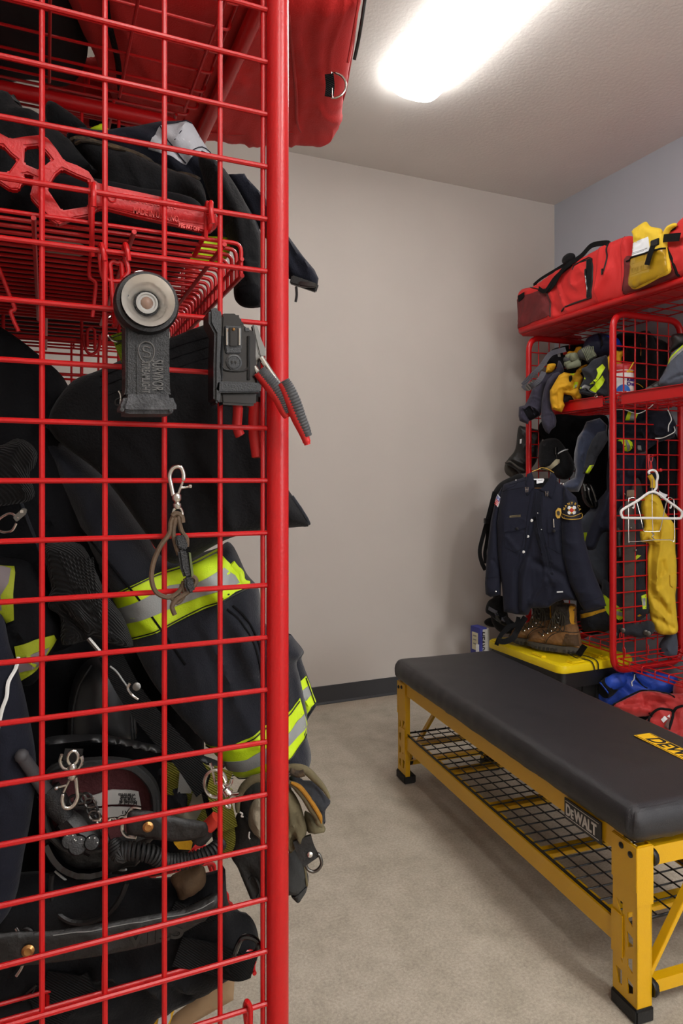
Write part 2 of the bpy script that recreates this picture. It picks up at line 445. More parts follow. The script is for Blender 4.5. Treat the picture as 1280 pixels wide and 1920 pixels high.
# sealed concrete floor
FLOOR = bpy.data.materials.new('sealed_concrete'); FLOOR.use_nodes = True
nt = FLOOR.node_tree; b = nt.nodes['Principled BSDF']; b.inputs['Roughness'].default_value = .5; b.inputs['Specular IOR Level'].default_value = .35
tc = nt.nodes.new('ShaderNodeTexCoord')
def nz(scale, det=8, rough=.6, stretch=None):
    n = nt.nodes.new('ShaderNodeTexNoise'); n.inputs['Scale'].default_value = scale; n.inputs['Detail'].default_value = det; n.inputs['Roughness'].default_value = rough
    if stretch:
        mp = nt.nodes.new('ShaderNodeMapping'); mp.inputs['Scale'].default_value = stretch; nt.links.new(tc.outputs['Object'], mp.inputs[0]); nt.links.new(mp.outputs[0], n.inputs[0])
    else: nt.links.new(tc.outputs['Object'], n.inputs['Vector'])
    return n.outputs['Fac']
def ramp(src, stops):
    r = nt.nodes.new('ShaderNodeValToRGB'); e = r.color_ramp.elements
    while len(e) < len(stops): e.new(.5)
    for k, (p, c) in enumerate(stops): e[k].position = p; e[k].color = (lin(c[0]), lin(c[1]), lin(c[2]), 1)
    nt.links.new(src, r.inputs[0]); return r.outputs[0]
def mixc(kind, fac, a, bb):
    m = nt.nodes.new('ShaderNodeMix'); m.data_type = 'RGBA'; m.blend_type = kind
    if isinstance(fac, float): m.inputs[0].default_value = fac
    else: nt.links.new(fac, m.inputs[0])
    nt.links.new(a, m.inputs[6]); nt.links.new(bb, m.inputs[7]); return m.outputs[2]
base = ramp(nz(9, 10, .7), [(.3, (172, 166, 154)), (.5, (190, 184, 173)), (.72, (203, 198, 188))])
fine = ramp(nz(130, 8, .8), [(.38, (138, 130, 115)), (.62, (212, 207, 197))])
c1 = mixc('OVERLAY', .5, base, fine)
spk = ramp(nz(240, 2, .5), [(.28, (90, 84, 76)), (.36, (180, 172, 158))])
c2 = mixc('MULTIPLY', .3, c1, spk)
# rust-brown stain near the back wall skirting
geo = nt.nodes.new('ShaderNodeMapping'); nt.links.new(tc.outputs['Object'], geo.inputs[0])
sx = nt.nodes.new('ShaderNodeSeparateXYZ'); nt.links.new(tc.outputs['Object'], sx.inputs[0])
def mth(op, a, v=None, v2=None):
    m = nt.nodes.new('ShaderNodeMath'); m.operation = op
    if isinstance(a, (int, float)): m.inputs[0].default_value = a
    else: nt.links.new(a, m.inputs[0])
    if v is not None:
        if isinstance(v, (int, float)): m.inputs[1].default_value = v
        else: nt.links.new(v, m.inputs[1])
    return m.outputs[0]
st = mth('MULTIPLY', mth('SUBTRACT', sx.outputs[1], 2.9), 2.6)
stn = mth('MULTIPLY', mth('MULTIPLY', st, nz(5, 6, .6)), 1.2)
stc = nt.nodes.new('ShaderNodeClamp'); nt.links.new(stn, stc.inputs[0])
brown = nt.nodes.new('ShaderNodeRGB'); brown.outputs[0].default_value = (lin(172), lin(132), lin(98), 1)
c3 = mixc('MIX', mth('MULTIPLY', stc.outputs[0], .9), c2, brown.outputs[0])
nt.links.new(c3, b.inputs['Base Color'])
bp = nt.nodes.new('ShaderNodeBump'); bp.inputs['Strength'].default_value = .25; bp.inputs['Distance'].default_value = .002
nt.links.new(nz(70, 6, .7), bp.inputs['Height']); nt.links.new(bp.outputs[0], b.inputs['Normal'])

# ------------------------------------------------------------------ setting
def struct(name, mb, m, **k):
    o = mb.build(name, m, **k); o['kind'] = 'structure'; return o
W_ = XR-XL; L_ = YB-YF; cx = (XR+XL)/2; cy = (YB+YF)/2
struct('floor', MB().box((cx, cy, -.05), (W_+.4, L_+.4, .1)), FLOOR)
struct('ceiling', MB().box((cx, cy, CE+.05), (W_+.4, L_+.4, .1)), CEIL)
struct('wall_back', MB().box((cx, YB+.05, CE/2), (W_+.2, .1, CE)), WALLB)
struct('wall_right', MB().box((XR+.05, cy, CE/2), (.1, L_, CE)), WALLR)
struct('wall_left', MB().box((XL-.05, cy, CE/2), (.1, L_, CE)), WALLB)
struct('wall_front', MB().box((cx, YF-.05, CE/2), (W_+.2, .1, CE)), WALLB)
bb = MB()
prof = [(0, 0), (0, .1), (-.006, .098), (-.007, .012), (-.016, .003), (-.016, 0)]
def base(name, a, b, inn):
    m = MB(); a = Vector(a); b = Vector(b); inn = Vector(inn); n = len(prof)
    vs = [p+inn*(-q[0])+Vector((0, 0, q[1])) for p in (a, b) for q in prof]
    m.add(vs, [(i, (i+1) % n, n+(i+1) % n, n+i) for i in range(n)]+[tuple(range(n)), tuple(range(2*n-1, n-1, -1))])
    struct(name, m, BASEM)
base('baseboard_back', (XL, YB, 0), (XR, YB, 0), (0, -1, 0))
base('baseboard_right', (XR, YF, 0), (XR, YB-.017, 0), (-1, 0, 0))
base('baseboard_left', (XL, YF, 0), (XL, YB-.017, 0), (1, 0, 0))

# ceiling fixtures: wraparound diffuser, 1.22 m long
def lampmat(name, s):
    m = bpy.data.materials.new(name); m.use_nodes = True; b = m.node_tree.nodes['Principled BSDF']
    b.inputs['Base Color'].default_value = (.9, .9, .9, 1); b.inputs['Emission Color'].default_value = (1, .99, .975, 1); b.inputs['Emission Strength'].default_value = s
    return m
def fixture(x, y0, y1, label, s, group=None):
    t = thing('ceiling_light', label, 'light', (x, (y0+y1)/2, CE))
    m = MB(); N = 16; prf = []
    for i in range(N+1):
        a = math.pi*i/N; prf.append((.125*math.copysign(abs(math.cos(a))**.75, math.cos(a)), -.026-.056*math.sin(a)**.9))
    ys = [(y0+.004, .86), (y0+.012, .97), (y0+.03, 1), (y1-.03, 1), (y1-.012, .97), (y1-.004, .86)]
    vs = [Vector((x+p[0]*k, y, CE+(p[1] if True else 0)*(.5+.5*k))) for y, k in ys for p in prf]; n = N+1
    fs = [(i*n+j, i*n+j+1, (i+1)*n+j+1, (i+1)*n+j) for i in range(len(ys)-1) for j in range(N)]
    fs += [(i*n+N, i*n, (i+1)*n, (i+1)*n+N) for i in range(len(ys)-1)]+[tuple(range(n)), tuple((len(ys)-1)*n+k for k in range(n-1, -1, -1))]
    MB().box((x, (y0+y1)/2, CE-.013), (.19, y1-y0-.06, .026)).build('housing', WHITEP, t, bevel=.002)
    m.add(vs, fs); m.build('diffuser', lampmat('lit_diffuser', s), t, sharp=60)
fixture(1.525, 1.50, 2.72, 'lit white wraparound ceiling light over the yellow bench', LAMP_VIEW)
fixture(1.525, -1.55, -.33, 'unseen white wraparound ceiling light added behind the viewpoint in line with the one over the bench', LAMP_NEAR)  # added out of view to brighten the room from behind
fixture(.35, -1.75, -.53, 'unseen white wraparound ceiling light added behind the viewpoint near the left wall', LAMP_NEAR*.5)  # extra unseen fixture, lifts the left-facing sides of the bench

# ------------------------------------------------------------------ wire gear lockers
PR = .0165; WR = .0037
def divider(root, y, xf, xb, zk, fine, dx, zlo=.31, zhi=2.08):
    """closed tube loop standing in the X-Z plane, with its wires"""
    m = MB(); R = .085
    if xf < xb: pass
    sg = 1 if xb > xf else -1
    P = [(xf, y, (zlo+zhi)/2)]
    cor = [(xf, zhi), (xb, zhi), (xb, zlo), (xf, zlo)]; s0 = [(0, -1), (sg, 0)], [(-sg, 0), (0, -1)], [(0, 1), (-sg, 0)], [(sg, 0), (0, 1)]
    path = []
    for (cx_, cz_), (d0, d1) in zip(cor, s0):
        a = Vector((cx_+d0[0]*R, y, cz_+d0[1]*R)); c = Vector((cx_, y, cz_)); e = Vector((cx_+d1[0]*R, y, cz_+d1[1]*R))
        for j in range(9):
            t = j/8; path.append(a*(1-t)**2+c*2*t*(1-t)+e*t*t)
    m.tube(path, PR, 20, closed=True); fr = m.build('end_frame', RED, root)
    hz = [z for z in zk if zlo+.03 < z < zhi-.02]
    vx = dx
    if fine:
        h0 = MB().tube([(xf, y, 0), (xb, y, 0)], WR, 8).build('horizontal_wire', RED, fr); base0 = h0.location.copy(); first = True
        for z in hz:
            o = h0 if first else clone(h0, (0, 0, 0)); o.location = base0+Vector((0, 0, z)); first = False
        v0 = MB().tube([(0, y+WR*1.2, zlo), (0, y+WR*1.2, zhi-.004)], WR, 8).build('vertical_wire', RED, fr); b0 = v0.location.copy(); first = True
        for x in vx:
            o = v0 if first else clone(v0, (0, 0, 0)); o.location = b0+Vector((x, 0, 0)); first = False
    else:
        m = MB()
        for z in hz: m.tube([(xf, y, z), (xb, y, z)], WR, 6)
        for x in vx: m.tube([(x, y+WR, zlo), (x, y+WR, zhi)], WR, 6)
        tag(m.build('wire_mesh', RED, fr), kind='stuff')
    return fr
def rack(root, name, y0, y1, xf, xb, z, lip, pitch=.0255, fine=True, long=True, r=.0030, bar=False):
    """wire shelf: cross wires running front to back, their ends bent by lip (up or down) at the front"""
    sg = 1 if xb > xf else -1
    m = MB(); e = .012
    m.tube([(xf, y0+e, z+lip), (xf, y1-e, z+lip)], r*1.15, 8)
    m.tube([(xf, y0+e, z+lip*.5), (xf, y1-e, z+lip*.5)], r, 8)
    for k in range(4):
        x = xf+(xb-xf)*(.06+.29*k); m.tube([(x, y0+e, z-r*2), (x, y1-e, z-r*2)], r*1.15, 8)
    for y in (y0+e*1.4, y1-e*1.4):                    # hangers onto the end panels
        for k in range(3):
            x = xf+(xb-xf)*(.12+.36*k); yy = y0+.004 if y < (y0+y1)/2 else y1-.004
            m.tube(fillet([(x, y, z), (x, y, z+.045), (x, yy, z+.05), (x, yy, z+.03)], .008, 3), r, 6)
    fr = m.build(name, RED, root)
    n = int((y1-y0-2*e)/pitch); path = fillet([(xf, 0, z+lip), (xf, 0, z+.0), (xb, 0, z), (xb, 0, z+abs(lip)*.8)], .012, 4)
    if fine:
        w0 = MB().tube(path, r, 8).build('wire', RED, fr); b0 = w0.location.copy()
        for i in range(n+1):
            o = w0 if i == 0 else clone(w0, (0, 0, 0)); o.location = b0+Vector((0, y0+e+.006+i*(y1-y0-2*e-.012)/n, 0))
    else:
        q = MB()
        for i in range(n+1): q.tube([Vector(p)+Vector((0, y0+e+.006+i*(y1-y0-2*e-.012)/n, 0)) for p in path], r, 6)
        tag(q.build('rack_wires', RED, fr), kind='stuff')
    return fr
NZ = [1.2577+.0765*k for k in range(-14, 12)]
NX = [-.004-.155, -.004-.0775, -.004, .0731, .151, .229, .2925]
XF, XB = .3135, -.19
nl = thing('gear_locker', 'red wire gear locker in the left foreground, packed with black turnout gear', 'locker', (XF/2, 1.6, .3))
divider(nl, .96, XF, XB, NZ, True, NX)
divider(nl, 1.60, XF, XB, NZ, True, NX)
divider(nl, 2.24, XF, XB, NZ, False, NX)
rack(nl, 'middle_rack', .96, 1.60, XF-.05, XB+.02, 1.605, -.048, pitch=.028)
rack(nl, 'bottom_rack', 1.05, 1.60, XF-.005, XB+.02, .50, -.035, pitch=.035)
rack(nl, 'top_rack', .96, 1.60, XF+.01, XB+.02, 2.115, .03, pitch=.075)
for z in (1.655, 2.115, .50): rack(nl, 'rear_bay_rack', 1.60, 2.24, XF-.005, XB+.02, z, .035, pitch=.05, fine=False)
MB().tube([(.357, .93, 2.118), (.357, 2.28, 2.118)], PR, 16).build('top_rail', RED, nl)
MB().tube([(XB+.02, .93, 2.118), (XB+.02, 2.28, 2.118)], PR, 16).build('top_rail', RED, nl)

XF2, XB2 = 2.57, 3.035
RZ = [1.307+.0765*k for k in range(-13, 11)]
def xat(px, Y): return at(px, HOR, Y=Y).x
RX = [xat(q, 2.56) for q in (1170, 1191.5, 1213, 1233.5, 1254)]
rl = thing('gear_locker', 'red wire gear locker row along the right wall under two red duffel bags', 'locker', ((XF2+XB2)/2, 2.6, .3))
divider(rl, 2.56, XF2, XB2, RZ, True, RX)
divider(rl, 3.20, XF2, XB2, RZ, True, RX)
divider(rl, 1.92, XF2, XB2, RZ, False, RX)
rack(rl, 'bottom_rack', 1.92, 2.56, XF2+.01, XB2-.02, .375, -.035, pitch=.075)
rack(rl, 'bottom_rack', 2.56, 3.20, XF2+.01, XB2-.02, .445, -.045, pitch=.075)
rack(rl, 'middle_rack', 1.92, 2.56, XF2+.01, XB2-.02, 1.64, .03, pitch=.05)
rack(rl, 'middle_rack', 2.56, 3.20, XF2+.01, XB2-.02, 1.64, .03, pitch=.05)
for (a, b) in ((1.98, 2.50), (2.62, 3.15)):
    m = MB().box((XF2-.006, (a+b)/2, 1.648), (.004, b-a, .052)); m.box((XF2-.010, (a+b)/2, 1.675), (.012, b-a, .004)); m.box((XF2-.010, (a+b)/2, 1.622), (.012, b-a, .004))
    m.build('name_rail', RED, rl, bevel=.001)
for k in range(11): pass
tr = rack(rl, 'top_rack', 1.95, 3.26, XF2-.01, XB2-.02, 2.118, .01, pitch=.09)
m = MB().tube(fillet([(XB2-.02, 3.27, 2.125), (XF2-.02, 3.27, 2.125), (XF2-.02, 1.2, 2.125)], .05), PR, 16); m.build('top_rail', RED, rl)
# ------------------------------------------------------------------ work bench seat
A = Vector((1.252, 1.175, 0)); Bd = Vector((1.369, 2.557, 0)); BL = (Bd-A).length
bd = (Bd-A).normalized(); bx = Vector((bd.y, -bd.x, 0))                     # along, across
def BP(a, c, z): return A+bd*a+bx*c+Vector((0, 0, z))
bench = thing('bench', 'yellow steel bench with a black vinyl padded top and a wire shelf beneath', 'bench', BP(BL/2, .22, 0))
BW = .44; LW = .078; LD = .042
def cushion_disp(v, o):
    e = v.copy()
    if abs(o.z) > .3: e.z += (-.004 if o.z > 0 else 0)*0
    g = fbm(v, 6)*.0018
    if abs(o.z) < .85: g += fbm(Vector((v.x*4, v.y*5, v.z*1.2)), 7)*.0025
    return e+o*g
Rb = Matrix((bx, bd, Vector((0, 0, 1)))).transposed()
cu = rbox(BP(BL/2, .224, .4575), (.490, BL+.03, .088), .036, Rb, n=90, disp=cushion_disp)
cushion = cu.build('cushion', VINYL, bench, sharp=80)
def leg(a0, c0, sa, sc):
    """folded column; a0,c0 outer corner, sa/sc inward directions"""
    out = [(0, .03), (LW, .03), (LW, .41), (0, .41)]
    holes = []
    for col in (0, 1):
        for k in range(7):
            z0 = .052+k*.0545+(.0 if col else .004)
            if z0+.038 > (.30): continue
            if col == 0: q = [(.046, z0), (.068, z0+.03), (.070, z0+.036), (.046, z0+.036)] if k % 2 else [(.048, z0), (.060, z0), (.070, z0+.036), (.048, z0+.036)]
            else: q = [(.014, z0), (.030, z0+.008), (.030, z0+.026), (.014, z0+.036)] if k % 2 else [(.012, z0+.01), (.028, z0), (.032, z0+.036), (.012, z0+.03)]
            holes.append(q)
    f = lambda p: BP(a0+sa*p[0], c0+sc*.0015, p[1])
    m = MB().prism([f(p) for p in out], bx, .003, [[f(p) for p in h] for h in holes])
    g = lambda p: BP(a0+sa*.0015, c0+sc*p[0], p[1])
    o2 = [(0, .03), (LD, .03), (LD, .41), (0, .41)]
    m.prism([g(p) for p in o2], bd, .003)
    m.bar(BP(a0+sa*LW, c0+sc*.012, .03), BP(a0+sa*LW, c0+sc*.012, .40), .024, .003, up=bx) if False else None
    m.prism([BP(a0+sa*LW, c0, .03), BP(a0+sa*LW, c0+sc*.02, .03), BP(a0+sa*LW, c0+sc*.02, .41), BP(a0+sa*LW, c0, .41)], bd, .003)
    m.prism([BP(a0, c0+sc*LD, .03), BP(a0+sa*.02, c0+sc*LD, .03), BP(a0+sa*.02, c0+sc*LD, .41), BP(a0, c0+sc*LD, .41)], bx, .003)
    l = m.build('leg', YEL, bench, smooth=False)
    s = MB()                                           # outer sleeve at the top
    s.prism([BP(a0-sa*.002, c0-sc*.0018, .305), BP(a0+sa*(LW+.002), c0-sc*.0018, .305), BP(a0+sa*(LW+.002), c0-sc*.0018, .408), BP(a0-sa*.002, c0-sc*.0018, .408)], bx, .003)
    s.prism([BP(a0-sa*.0018, c0-sc*.002, .272), BP(a0-sa*.0018, c0+sc*.045, .272), BP(a0-sa*.0018, c0+sc*.045, .408), BP(a0-sa*.0018, c0-sc*.002, .408)], bd, .003)
    s.prism([BP(a0+sa*.043, c0-sc*.003, .125), BP(a0+sa*(LW+.002), c0-sc*.003, .125), BP(a0+sa*(LW+.002), c0-sc*.003, .225), BP(a0+sa*.043, c0-sc*.003, .225)], bx, .003)
    s.build('sleeve', YEL, l, smooth=False)
    ft = MB().box(BP(a0+sa*(LW/2-.001), c0+sc*(LD/2-.001), .017), (LD+.01, LW+.01, .034), Rb); ft.build('rubber_foot', BRUB, l, bevel=.004)
    b = MB()
    for (aa, zz) in ((.016, .385), (.046, .392)): b.lathe(BP(a0+sa*aa, c0-sc*.0035, zz), bx*(-sc), [(.0075, 0), (.0075, .002), (.0045, .0045), (0.001, .0048)], 14)
    b.build('bolt', BPL, l)
    for zz in (.375, .068):
        k = MB(); k.lathe(BP(a0-sa*.002+sa*.012, c0+sc*(LD+.004), zz), bx*sc, [(.019, 0), (.021, .004), (.019, .012), (.008, .016), (.007, .022)], 18); k.build('knob', BPL, l)
leg(0, 0, 1, 1); leg(BL, 0, -1, 1); leg(0, BW, 1, -1); leg(BL, BW, -1, -1)
for c0, sc in ((0, 1), (BW, -1)):
    for z0, z1, nm in ((.366, .418, 'upper_side_rail'), (.143, .197, 'lower_side_rail')):
        m = MB().bar(BP(LW-.03, c0+sc*.004, (z0+z1)/2), BP(BL-LW+.03, c0+sc*.004, (z0+z1)/2), .003, z1-z0)
        m.bar(BP(LW-.03, c0+sc*.018, z0+.0015), BP(BL-LW+.03, c0+sc*.018, z0+.0015), .026, .003)
        m.bar(BP(LW-.03, c0+sc*.016, z1-.0015), BP(BL-LW+.03, c0+sc*.016, z1-.0015), .022, .003)
        m.build(nm, YEL, bench, smooth=False)
for a0, sa in ((0, 1), (BL, -1)):
    for z0, z1 in ((.350, .395), (.048, .078)):
        m = MB().bar(BP(a0+sa*.014, .03, (z0+z1)/2), BP(a0+sa*.014, BW-.03, (z0+z1)/2), .003, z1-z0); m.bar(BP(a0+sa*.026, .03, z1-.002), BP(a0+sa*.026, BW-.03, z1-.002), .024, .003)
        m.build('end_rail', YEL, bench, smooth=False)
    for s in (0, 1):
        c0, c1 = (.04, BW/2) if s == 0 else (BW-.04, BW/2)
        m = MB().bar(BP(a0+sa*.022, c0, .08), BP(a0+sa*.022, c1, .345), .012, .022, up=bd); m.build('diagonal_brace', YEL, bench, bevel=.001)
for k in range(5):
    a = .12+k*(BL-.24)/4
    m = MB().bar(BP(a, .01, .180), BP(a, BW-.01, .180), .045, .012); m.build('shelf_support', YEL, bench, bevel=.001)
# wire shelf
fr = MB().tube([BP(.05, .012, .197), BP(BL-.05, .012, .197), BP(BL-.05, BW-.012, .197), BP(.05, BW-.012, .197)], .003, 6, closed=True).build('wire_shelf', BPL, bench)
na = 27
w0 = MB().tube([BP(.05, .01, .2), BP(.05, BW-.01, .2)], .0022, 6).build('cross_wire', BPL, fr); b0 = w0.location.copy()
for i in range(na+1):
    o = w0 if i == 0 else clone(w0, (0, 0, 0)); o.location = b0+bd*(BL-.1)*i/na
w0 = MB().tube([BP(.05, .01, .204), BP(BL-.05, .01, .204)], .0022, 6).build('long_wire', BPL, fr); b0 = w0.location.copy()
for i in range(10):
    o = w0 if i == 0 else clone(w0, (0, 0, 0)); o.location = b0+bx*(BW-.02)*i/9
# badge on the upper rail
q0 = at(1062, 1505, X=1.3); 
def bench_a(px): # distance along the bench of a photo column on the near side face
    r = ray(px, 1500); n = bx; t = (A-Vector((0, 0, 0))).dot(n)/Vector((r.x, r.y, 0)).dot(n); return (Vector((r.x, r.y, 0))*t-A).dot(bd)
a0, a1 = bench_a(1061), bench_a(1130)
bg = MB().prism([BP(a0, -.004, .357), BP(a1, -.004, .357), BP(a1, -.004, .412), BP(a0, -.004, .412)], bx, .003).build('badge', LABELBK, bench, smooth=False)
SILP = mat('badge_silver', (190, 184, 176), .4)
d = -bd; o = BP(a0, -.0060, .371)+d*.006
L = abs(a1-a0)
text('badge_lettering', 'D', o, d, (0, 0, 1), .040, SILP, bg, bold=.0012, xs=.70)
text('badge_lettering', 'e'.upper(), o+d*.0215, d, (0, 0, 1), .031, SILP, bg, bold=.001, xs=.68)
text('badge_lettering', 'WALT', o+d*.036, d, (0, 0, 1), .040, SILP, bg, bold=.0012, xs=.76)
m = MB().bar(BP(a0-.005, -.0062, .365), BP(a1+.008, -.0062, .365), .0008, .0016); m.bar(BP(a0-.005, -.0062, .406), BP(a1+.008, -.0062, .406), .0008, .0016); m.build('badge_line', SILP, bg)
# printed name on the cushion
pz = .5015+.0022
P0 = at(1188, 1379, Z=pz); P1 = at(1212, 1372, Z=pz); up = bx; wv = (P1-P0).length
def PC(s, t, z=pz): q = P0-bd*s+bx*t; q.z = z; return q
pr = MB().prism([PC(0, 0), PC(.30, 0), PC(.30, wv), PC(0, wv)], (0, 0, 1), .0014).build('printed_panel', PYEL, cushion, smooth=False)
m = MB()
for t in (.004, wv-.004): m.bar(PC(.004, t, pz+.001), PC(.296, t, pz+.001), .0018, .0006)
m.build('print_line', BLACKP, cushion)
text('print_lettering', 'DEWALT', PC(.03, .012, pz+.0009), -bd, bx, wv*1.05, BLACKP, cushion, bold=.0015, xs=.92, depth=.0003, shear=.2)
# ------------------------------------------------------------------ soft goods and small gear: shared builders
def crop(x0, y0, s):
    def f(*p): return [(x0+p[i]/s, y0+p[i+1]/s) for i in range(0, len(p), 2)]
    return f
A1 = crop(0, 0, 1.829); A2 = crop(0, 450, 2); A3 = crop(0, 850, 2); A4 = crop(0, 1280, 2); A5 = crop(0, 1580, 2)
B1 = crop(900, 380, 3.368); B2 = crop(900, 600, 3.368); B3 = crop(880, 850, 3.2); B4 = crop(720, 1180, 2.286); B5 = crop(720, 1500, 2.286)
C1 = crop(0, 180, 3.048); C2 = crop(0, 440, 4.267); C3 = crop(180, 440, 3.048); C4 = crop(0, 1020, 4.8); C5 = crop(60, 1380, 3.2); C6 = crop(380, 1160, 4.571); C7 = crop(380, 1420, 4.571)
D1 = crop(960, 630, 6.4); D2 = crop(1120, 570, 8); D3 = crop(930, 780, 5.565); D4 = crop(1120, 740, 8); D5 = crop(1130, 900, 6.857); D6 = crop(880, 1100, 4.571); D7 = crop(1080, 1160, 6.4)
def mid(o): return (sum(p[0] for p in o)/len(o), sum(p[1] for p in o)/len(o))
def facing(px, py, t, yaw=0, pitch=0):
    r = ray(px, py); r.z = 0; n = -r.normalized(); n = Matrix.Rotation(math.radians(yaw), 3, 'Z') @ n
    if pitch: n = Matrix.Rotation(math.radians(pitch), 3, Vector((0, 0, 1)).cross(n)) @ n
    return at(px, py, t=t), n
def cloth(outline, t, yaw=0, pitch=0, c=None, **k):
    c = c or mid(outline); p, n = facing(c[0], c[1], t, yaw, pitch); return Cloth(outline, p, n, **k)
def soft(name, label, cat, outline, t, m, part=None, group=None, **k):
    """a thing made of one padded piece of cloth; with part= it becomes the named part of a new thing"""
    c = cloth(outline, t, **k)
    if part:
        zmin = min(c.world(p, 0).z for p in c.poly); root = thing(name, label, cat, (c.O.x, c.O.y, zmin), group)
        ob = c.build(part, m, root); return root, c, ob
    ob = c.build(name, m); tag(ob, label, cat, group); return ob, c, ob
def W(pts, t):
    """photo positions at given camera distances -> world"""
    if not isinstance(t, (list, tuple)): t = [t]*len(pts)
    return [at(p[0], p[1], t=tt) for p, tt in zip(pts, t)]
def strap(name, pts, w_, m, parent=None, th=.003, up=None, n=5, closed=False):
    """flat webbing band following points"""
    P = smooth_path(pts, n, closed); mb = MB()
    if up is None:
        d = (cam.location-P[0]); up = d.normalized()
    up = Vector(up); vs = []; fs = []; N = len(P)
    for i in range(N):
        t = (P[(i+1) % N]-P[i-1] if closed else P[min(i+1, N-1)]-P[max(i-1, 0)]).normalized(); s = up.cross(t)
        s = s.normalized() if s.length > 1e-5 else t.orthogonal().normalized(); u = t.cross(s)
        for a, b in ((-1, -1), (1, -1), (1, 1), (-1, 1)): vs.append(P[i]+s*a*w_/2+u*b*th/2)
    for i in range(N if closed else N-1):
        j = (i+1) % N
        for k in range(4): fs.append((i*4+k, i*4+(k+1) % 4, j*4+(k+1) % 4, j*4+k))
    if not closed: fs += [(3, 2, 1, 0), tuple((N-1)*4+k for k in range(4))]
    mb.add(vs, fs); return mb.build(name, m, parent, sharp=50)
def cord(name, pts, r, m, parent=None, n=6, closed=False, seg=6):
    return MB().tube(smooth_path(pts, seg, closed), r, n, closed=closed).build(name, m, parent)
def dring(name, c, nrm, w_, h, r, m, parent=None, up=(0, 0, 1)):
    """D-shaped ring lying in the plane with normal nrm"""
    n = Vector(nrm).normalized(); u = Vector(up); u = (u-n*u.dot(n)).normalized(); s = n.cross(u); P = []
    for i in range(13):
        a = math.pi*i/12; P.append(Vector(c)+s*math.cos(a)*w_/2-u*math.sin(a)*h)
    return MB().tube(P, r, 8, closed=True).build(name, m, parent)

# ================================================================== RIGHT-HAND LOCKER: top of the rack
o = B1(262, 835, 250, 700, 250, 600, 275, 545, 350, 525, 470, 440, 600, 370, 700, 320, 800, 262, 925, 212, 965, 225, 975, 300, 965, 560, 940, 600, 760, 655, 480, 760, 300, 825)
p0 = Vector((2.57, 2.9, 2.3))
dz = Cloth(o, p0, (-1, 0, 0), th=.04, edge=.06, back=10, namp=.010, nscale=9, res=.011, folds=[(B1(440, 600, 520, 690), .015, -.01), (B1(790, 250, 765, 640), .01, .008), (B1(480, 560, 500, 720), .02, .012), (B1(860, 420, 780, 560), .02, .012)])
bag = thing('duffel_bag', 'dusty red nylon duffel bag at the far end of the right locker top', 'duffel bag', (2.6, 2.9, 2.14))
body = dz.build('body', REDNY, bag)
dz.patch('mesh_pocket', B1(262, 620, 330, 590, 440, 545, 470, 610, 480, 715, 380, 755, 268, 800), REDMESH, bag, off=.004)
dz.line('piping', B1(455, 560, 470, 640, 480, 725), .004, BPL, bag)
dz.line('piping', B1(325, 535, 450, 560), .003, BPL, bag)
dz.line('piping', B1(545, 690, 600, 650, 745, 605), .005, BPL, bag)
dz.line('pocket_edge', B1(745, 605, 735, 360, 640, 400), .004, BPL, bag)
dz.patch('zip_flap', B1(708, 362, 742, 358, 748, 605, 715, 608), BCLOTH, bag, off=.004)
z = dz.line('zip', B1(712, 370, 716, 600), .0025, BGLOSS, bag, off=.006)
dz.line('zip', B1(625, 430, 640, 395, 715, 365), .004, BPL, bag)
z = dz.line('zip', B1(838, 250, 828, 300, 842, 360, 830, 440), .0045, BPL, bag, off=.003)
for q in ((714, 445), (828, 445)):
    c = dz.on(B1(*q)[0], .01); MB().box(c, (.006, .012, .03)).build('zip_pull', BGLOSS, bag, bevel=.002)
dz.line('seam', B1(775, 280, 775, 630), .0015, REDNY2, bag)
dz.line('seam', B1(925, 215, 925, 590), .0015, REDNY2, bag)
def handle(cl, pts, w_, lift, m, parent, name='handle'):
    P = [cl.on(p, .004) for p in pts]; n = len(P)
    for i in range(1, n-1): P[i] = P[i]+cl.N*lift*math.sin(math.pi*i/(n-1))
    return strap(name, P, w_, m, parent, up=cl.N)
handle(dz, B1(470, 560, 520, 520, 565, 450, 610, 400, 660, 340, 720, 275, 790, 258, 840, 262), .026, .02, WEBB, bag)
handle(dz, B1(340, 520, 400, 480, 500, 420, 600, 350), .016, .012, WEBB, bag)
handle(dz, B1(355, 520, 420, 555, 460, 560, 530, 480, 610, 395), .022, .01, WEBB, bag)
c = dz.on(B1(590, 360)[0], .035)
MB().sphere(c, .038, 16, (.6, 1.2, .75)).build('grip_wrap', BCLOTH, bag, sharp=80)
dz.patch('end_tab', B1(280, 595, 325, 570, 330, 600, 285, 632), WEBB, bag, off=.008)
# second bag nearer
o = B1(930, 590, 925, 470, 940, 340, 1000, 330, 1140, 290, 1180, 200, 1262, 125, 1330, 60, 1500, -60, 1700, -120, 1760, -60, 1760, 250, 1500, 390, 1280, 480, 1080, 545)
d2 = Cloth(o, Vector((2.56, 2.1, 2.3)), (-1, 0, 0), th=.045, edge=.05, back=9, namp=.010, nscale=9, res=.014, seed=2)
bag2 = thing('duffel_bag', 'red duffel bag with a yellow packet tucked in its mesh end pocket', 'duffel bag', (2.6, 2.0, 2.14))
d2.build('body', REDNY, bag2)
d2.patch('mesh_pocket', B1(932, 585, 930, 345, 1000, 335, 1200, 290, 1275, 470, 1080, 540), REDMESH, bag2, off=.003)
d2.line('piping', B1(1208, 200, 1220, 280, 1260, 370, 1279, 470), .007, WEBB, bag2, flat=.4)
d2.line('piping', B1(928, 350, 930, 580), .006, WEBB, bag2, flat=.4)
d2.line('piping', B1(1190, 215, 1279, 170), .005, WEBB, bag2)
strap('compression_strap', [d2.on(p, .02) for p in B1(1155, 250, 1220, 240, 1340, 232)], .034, WEBB, bag2, up=(-1, 0, 0))
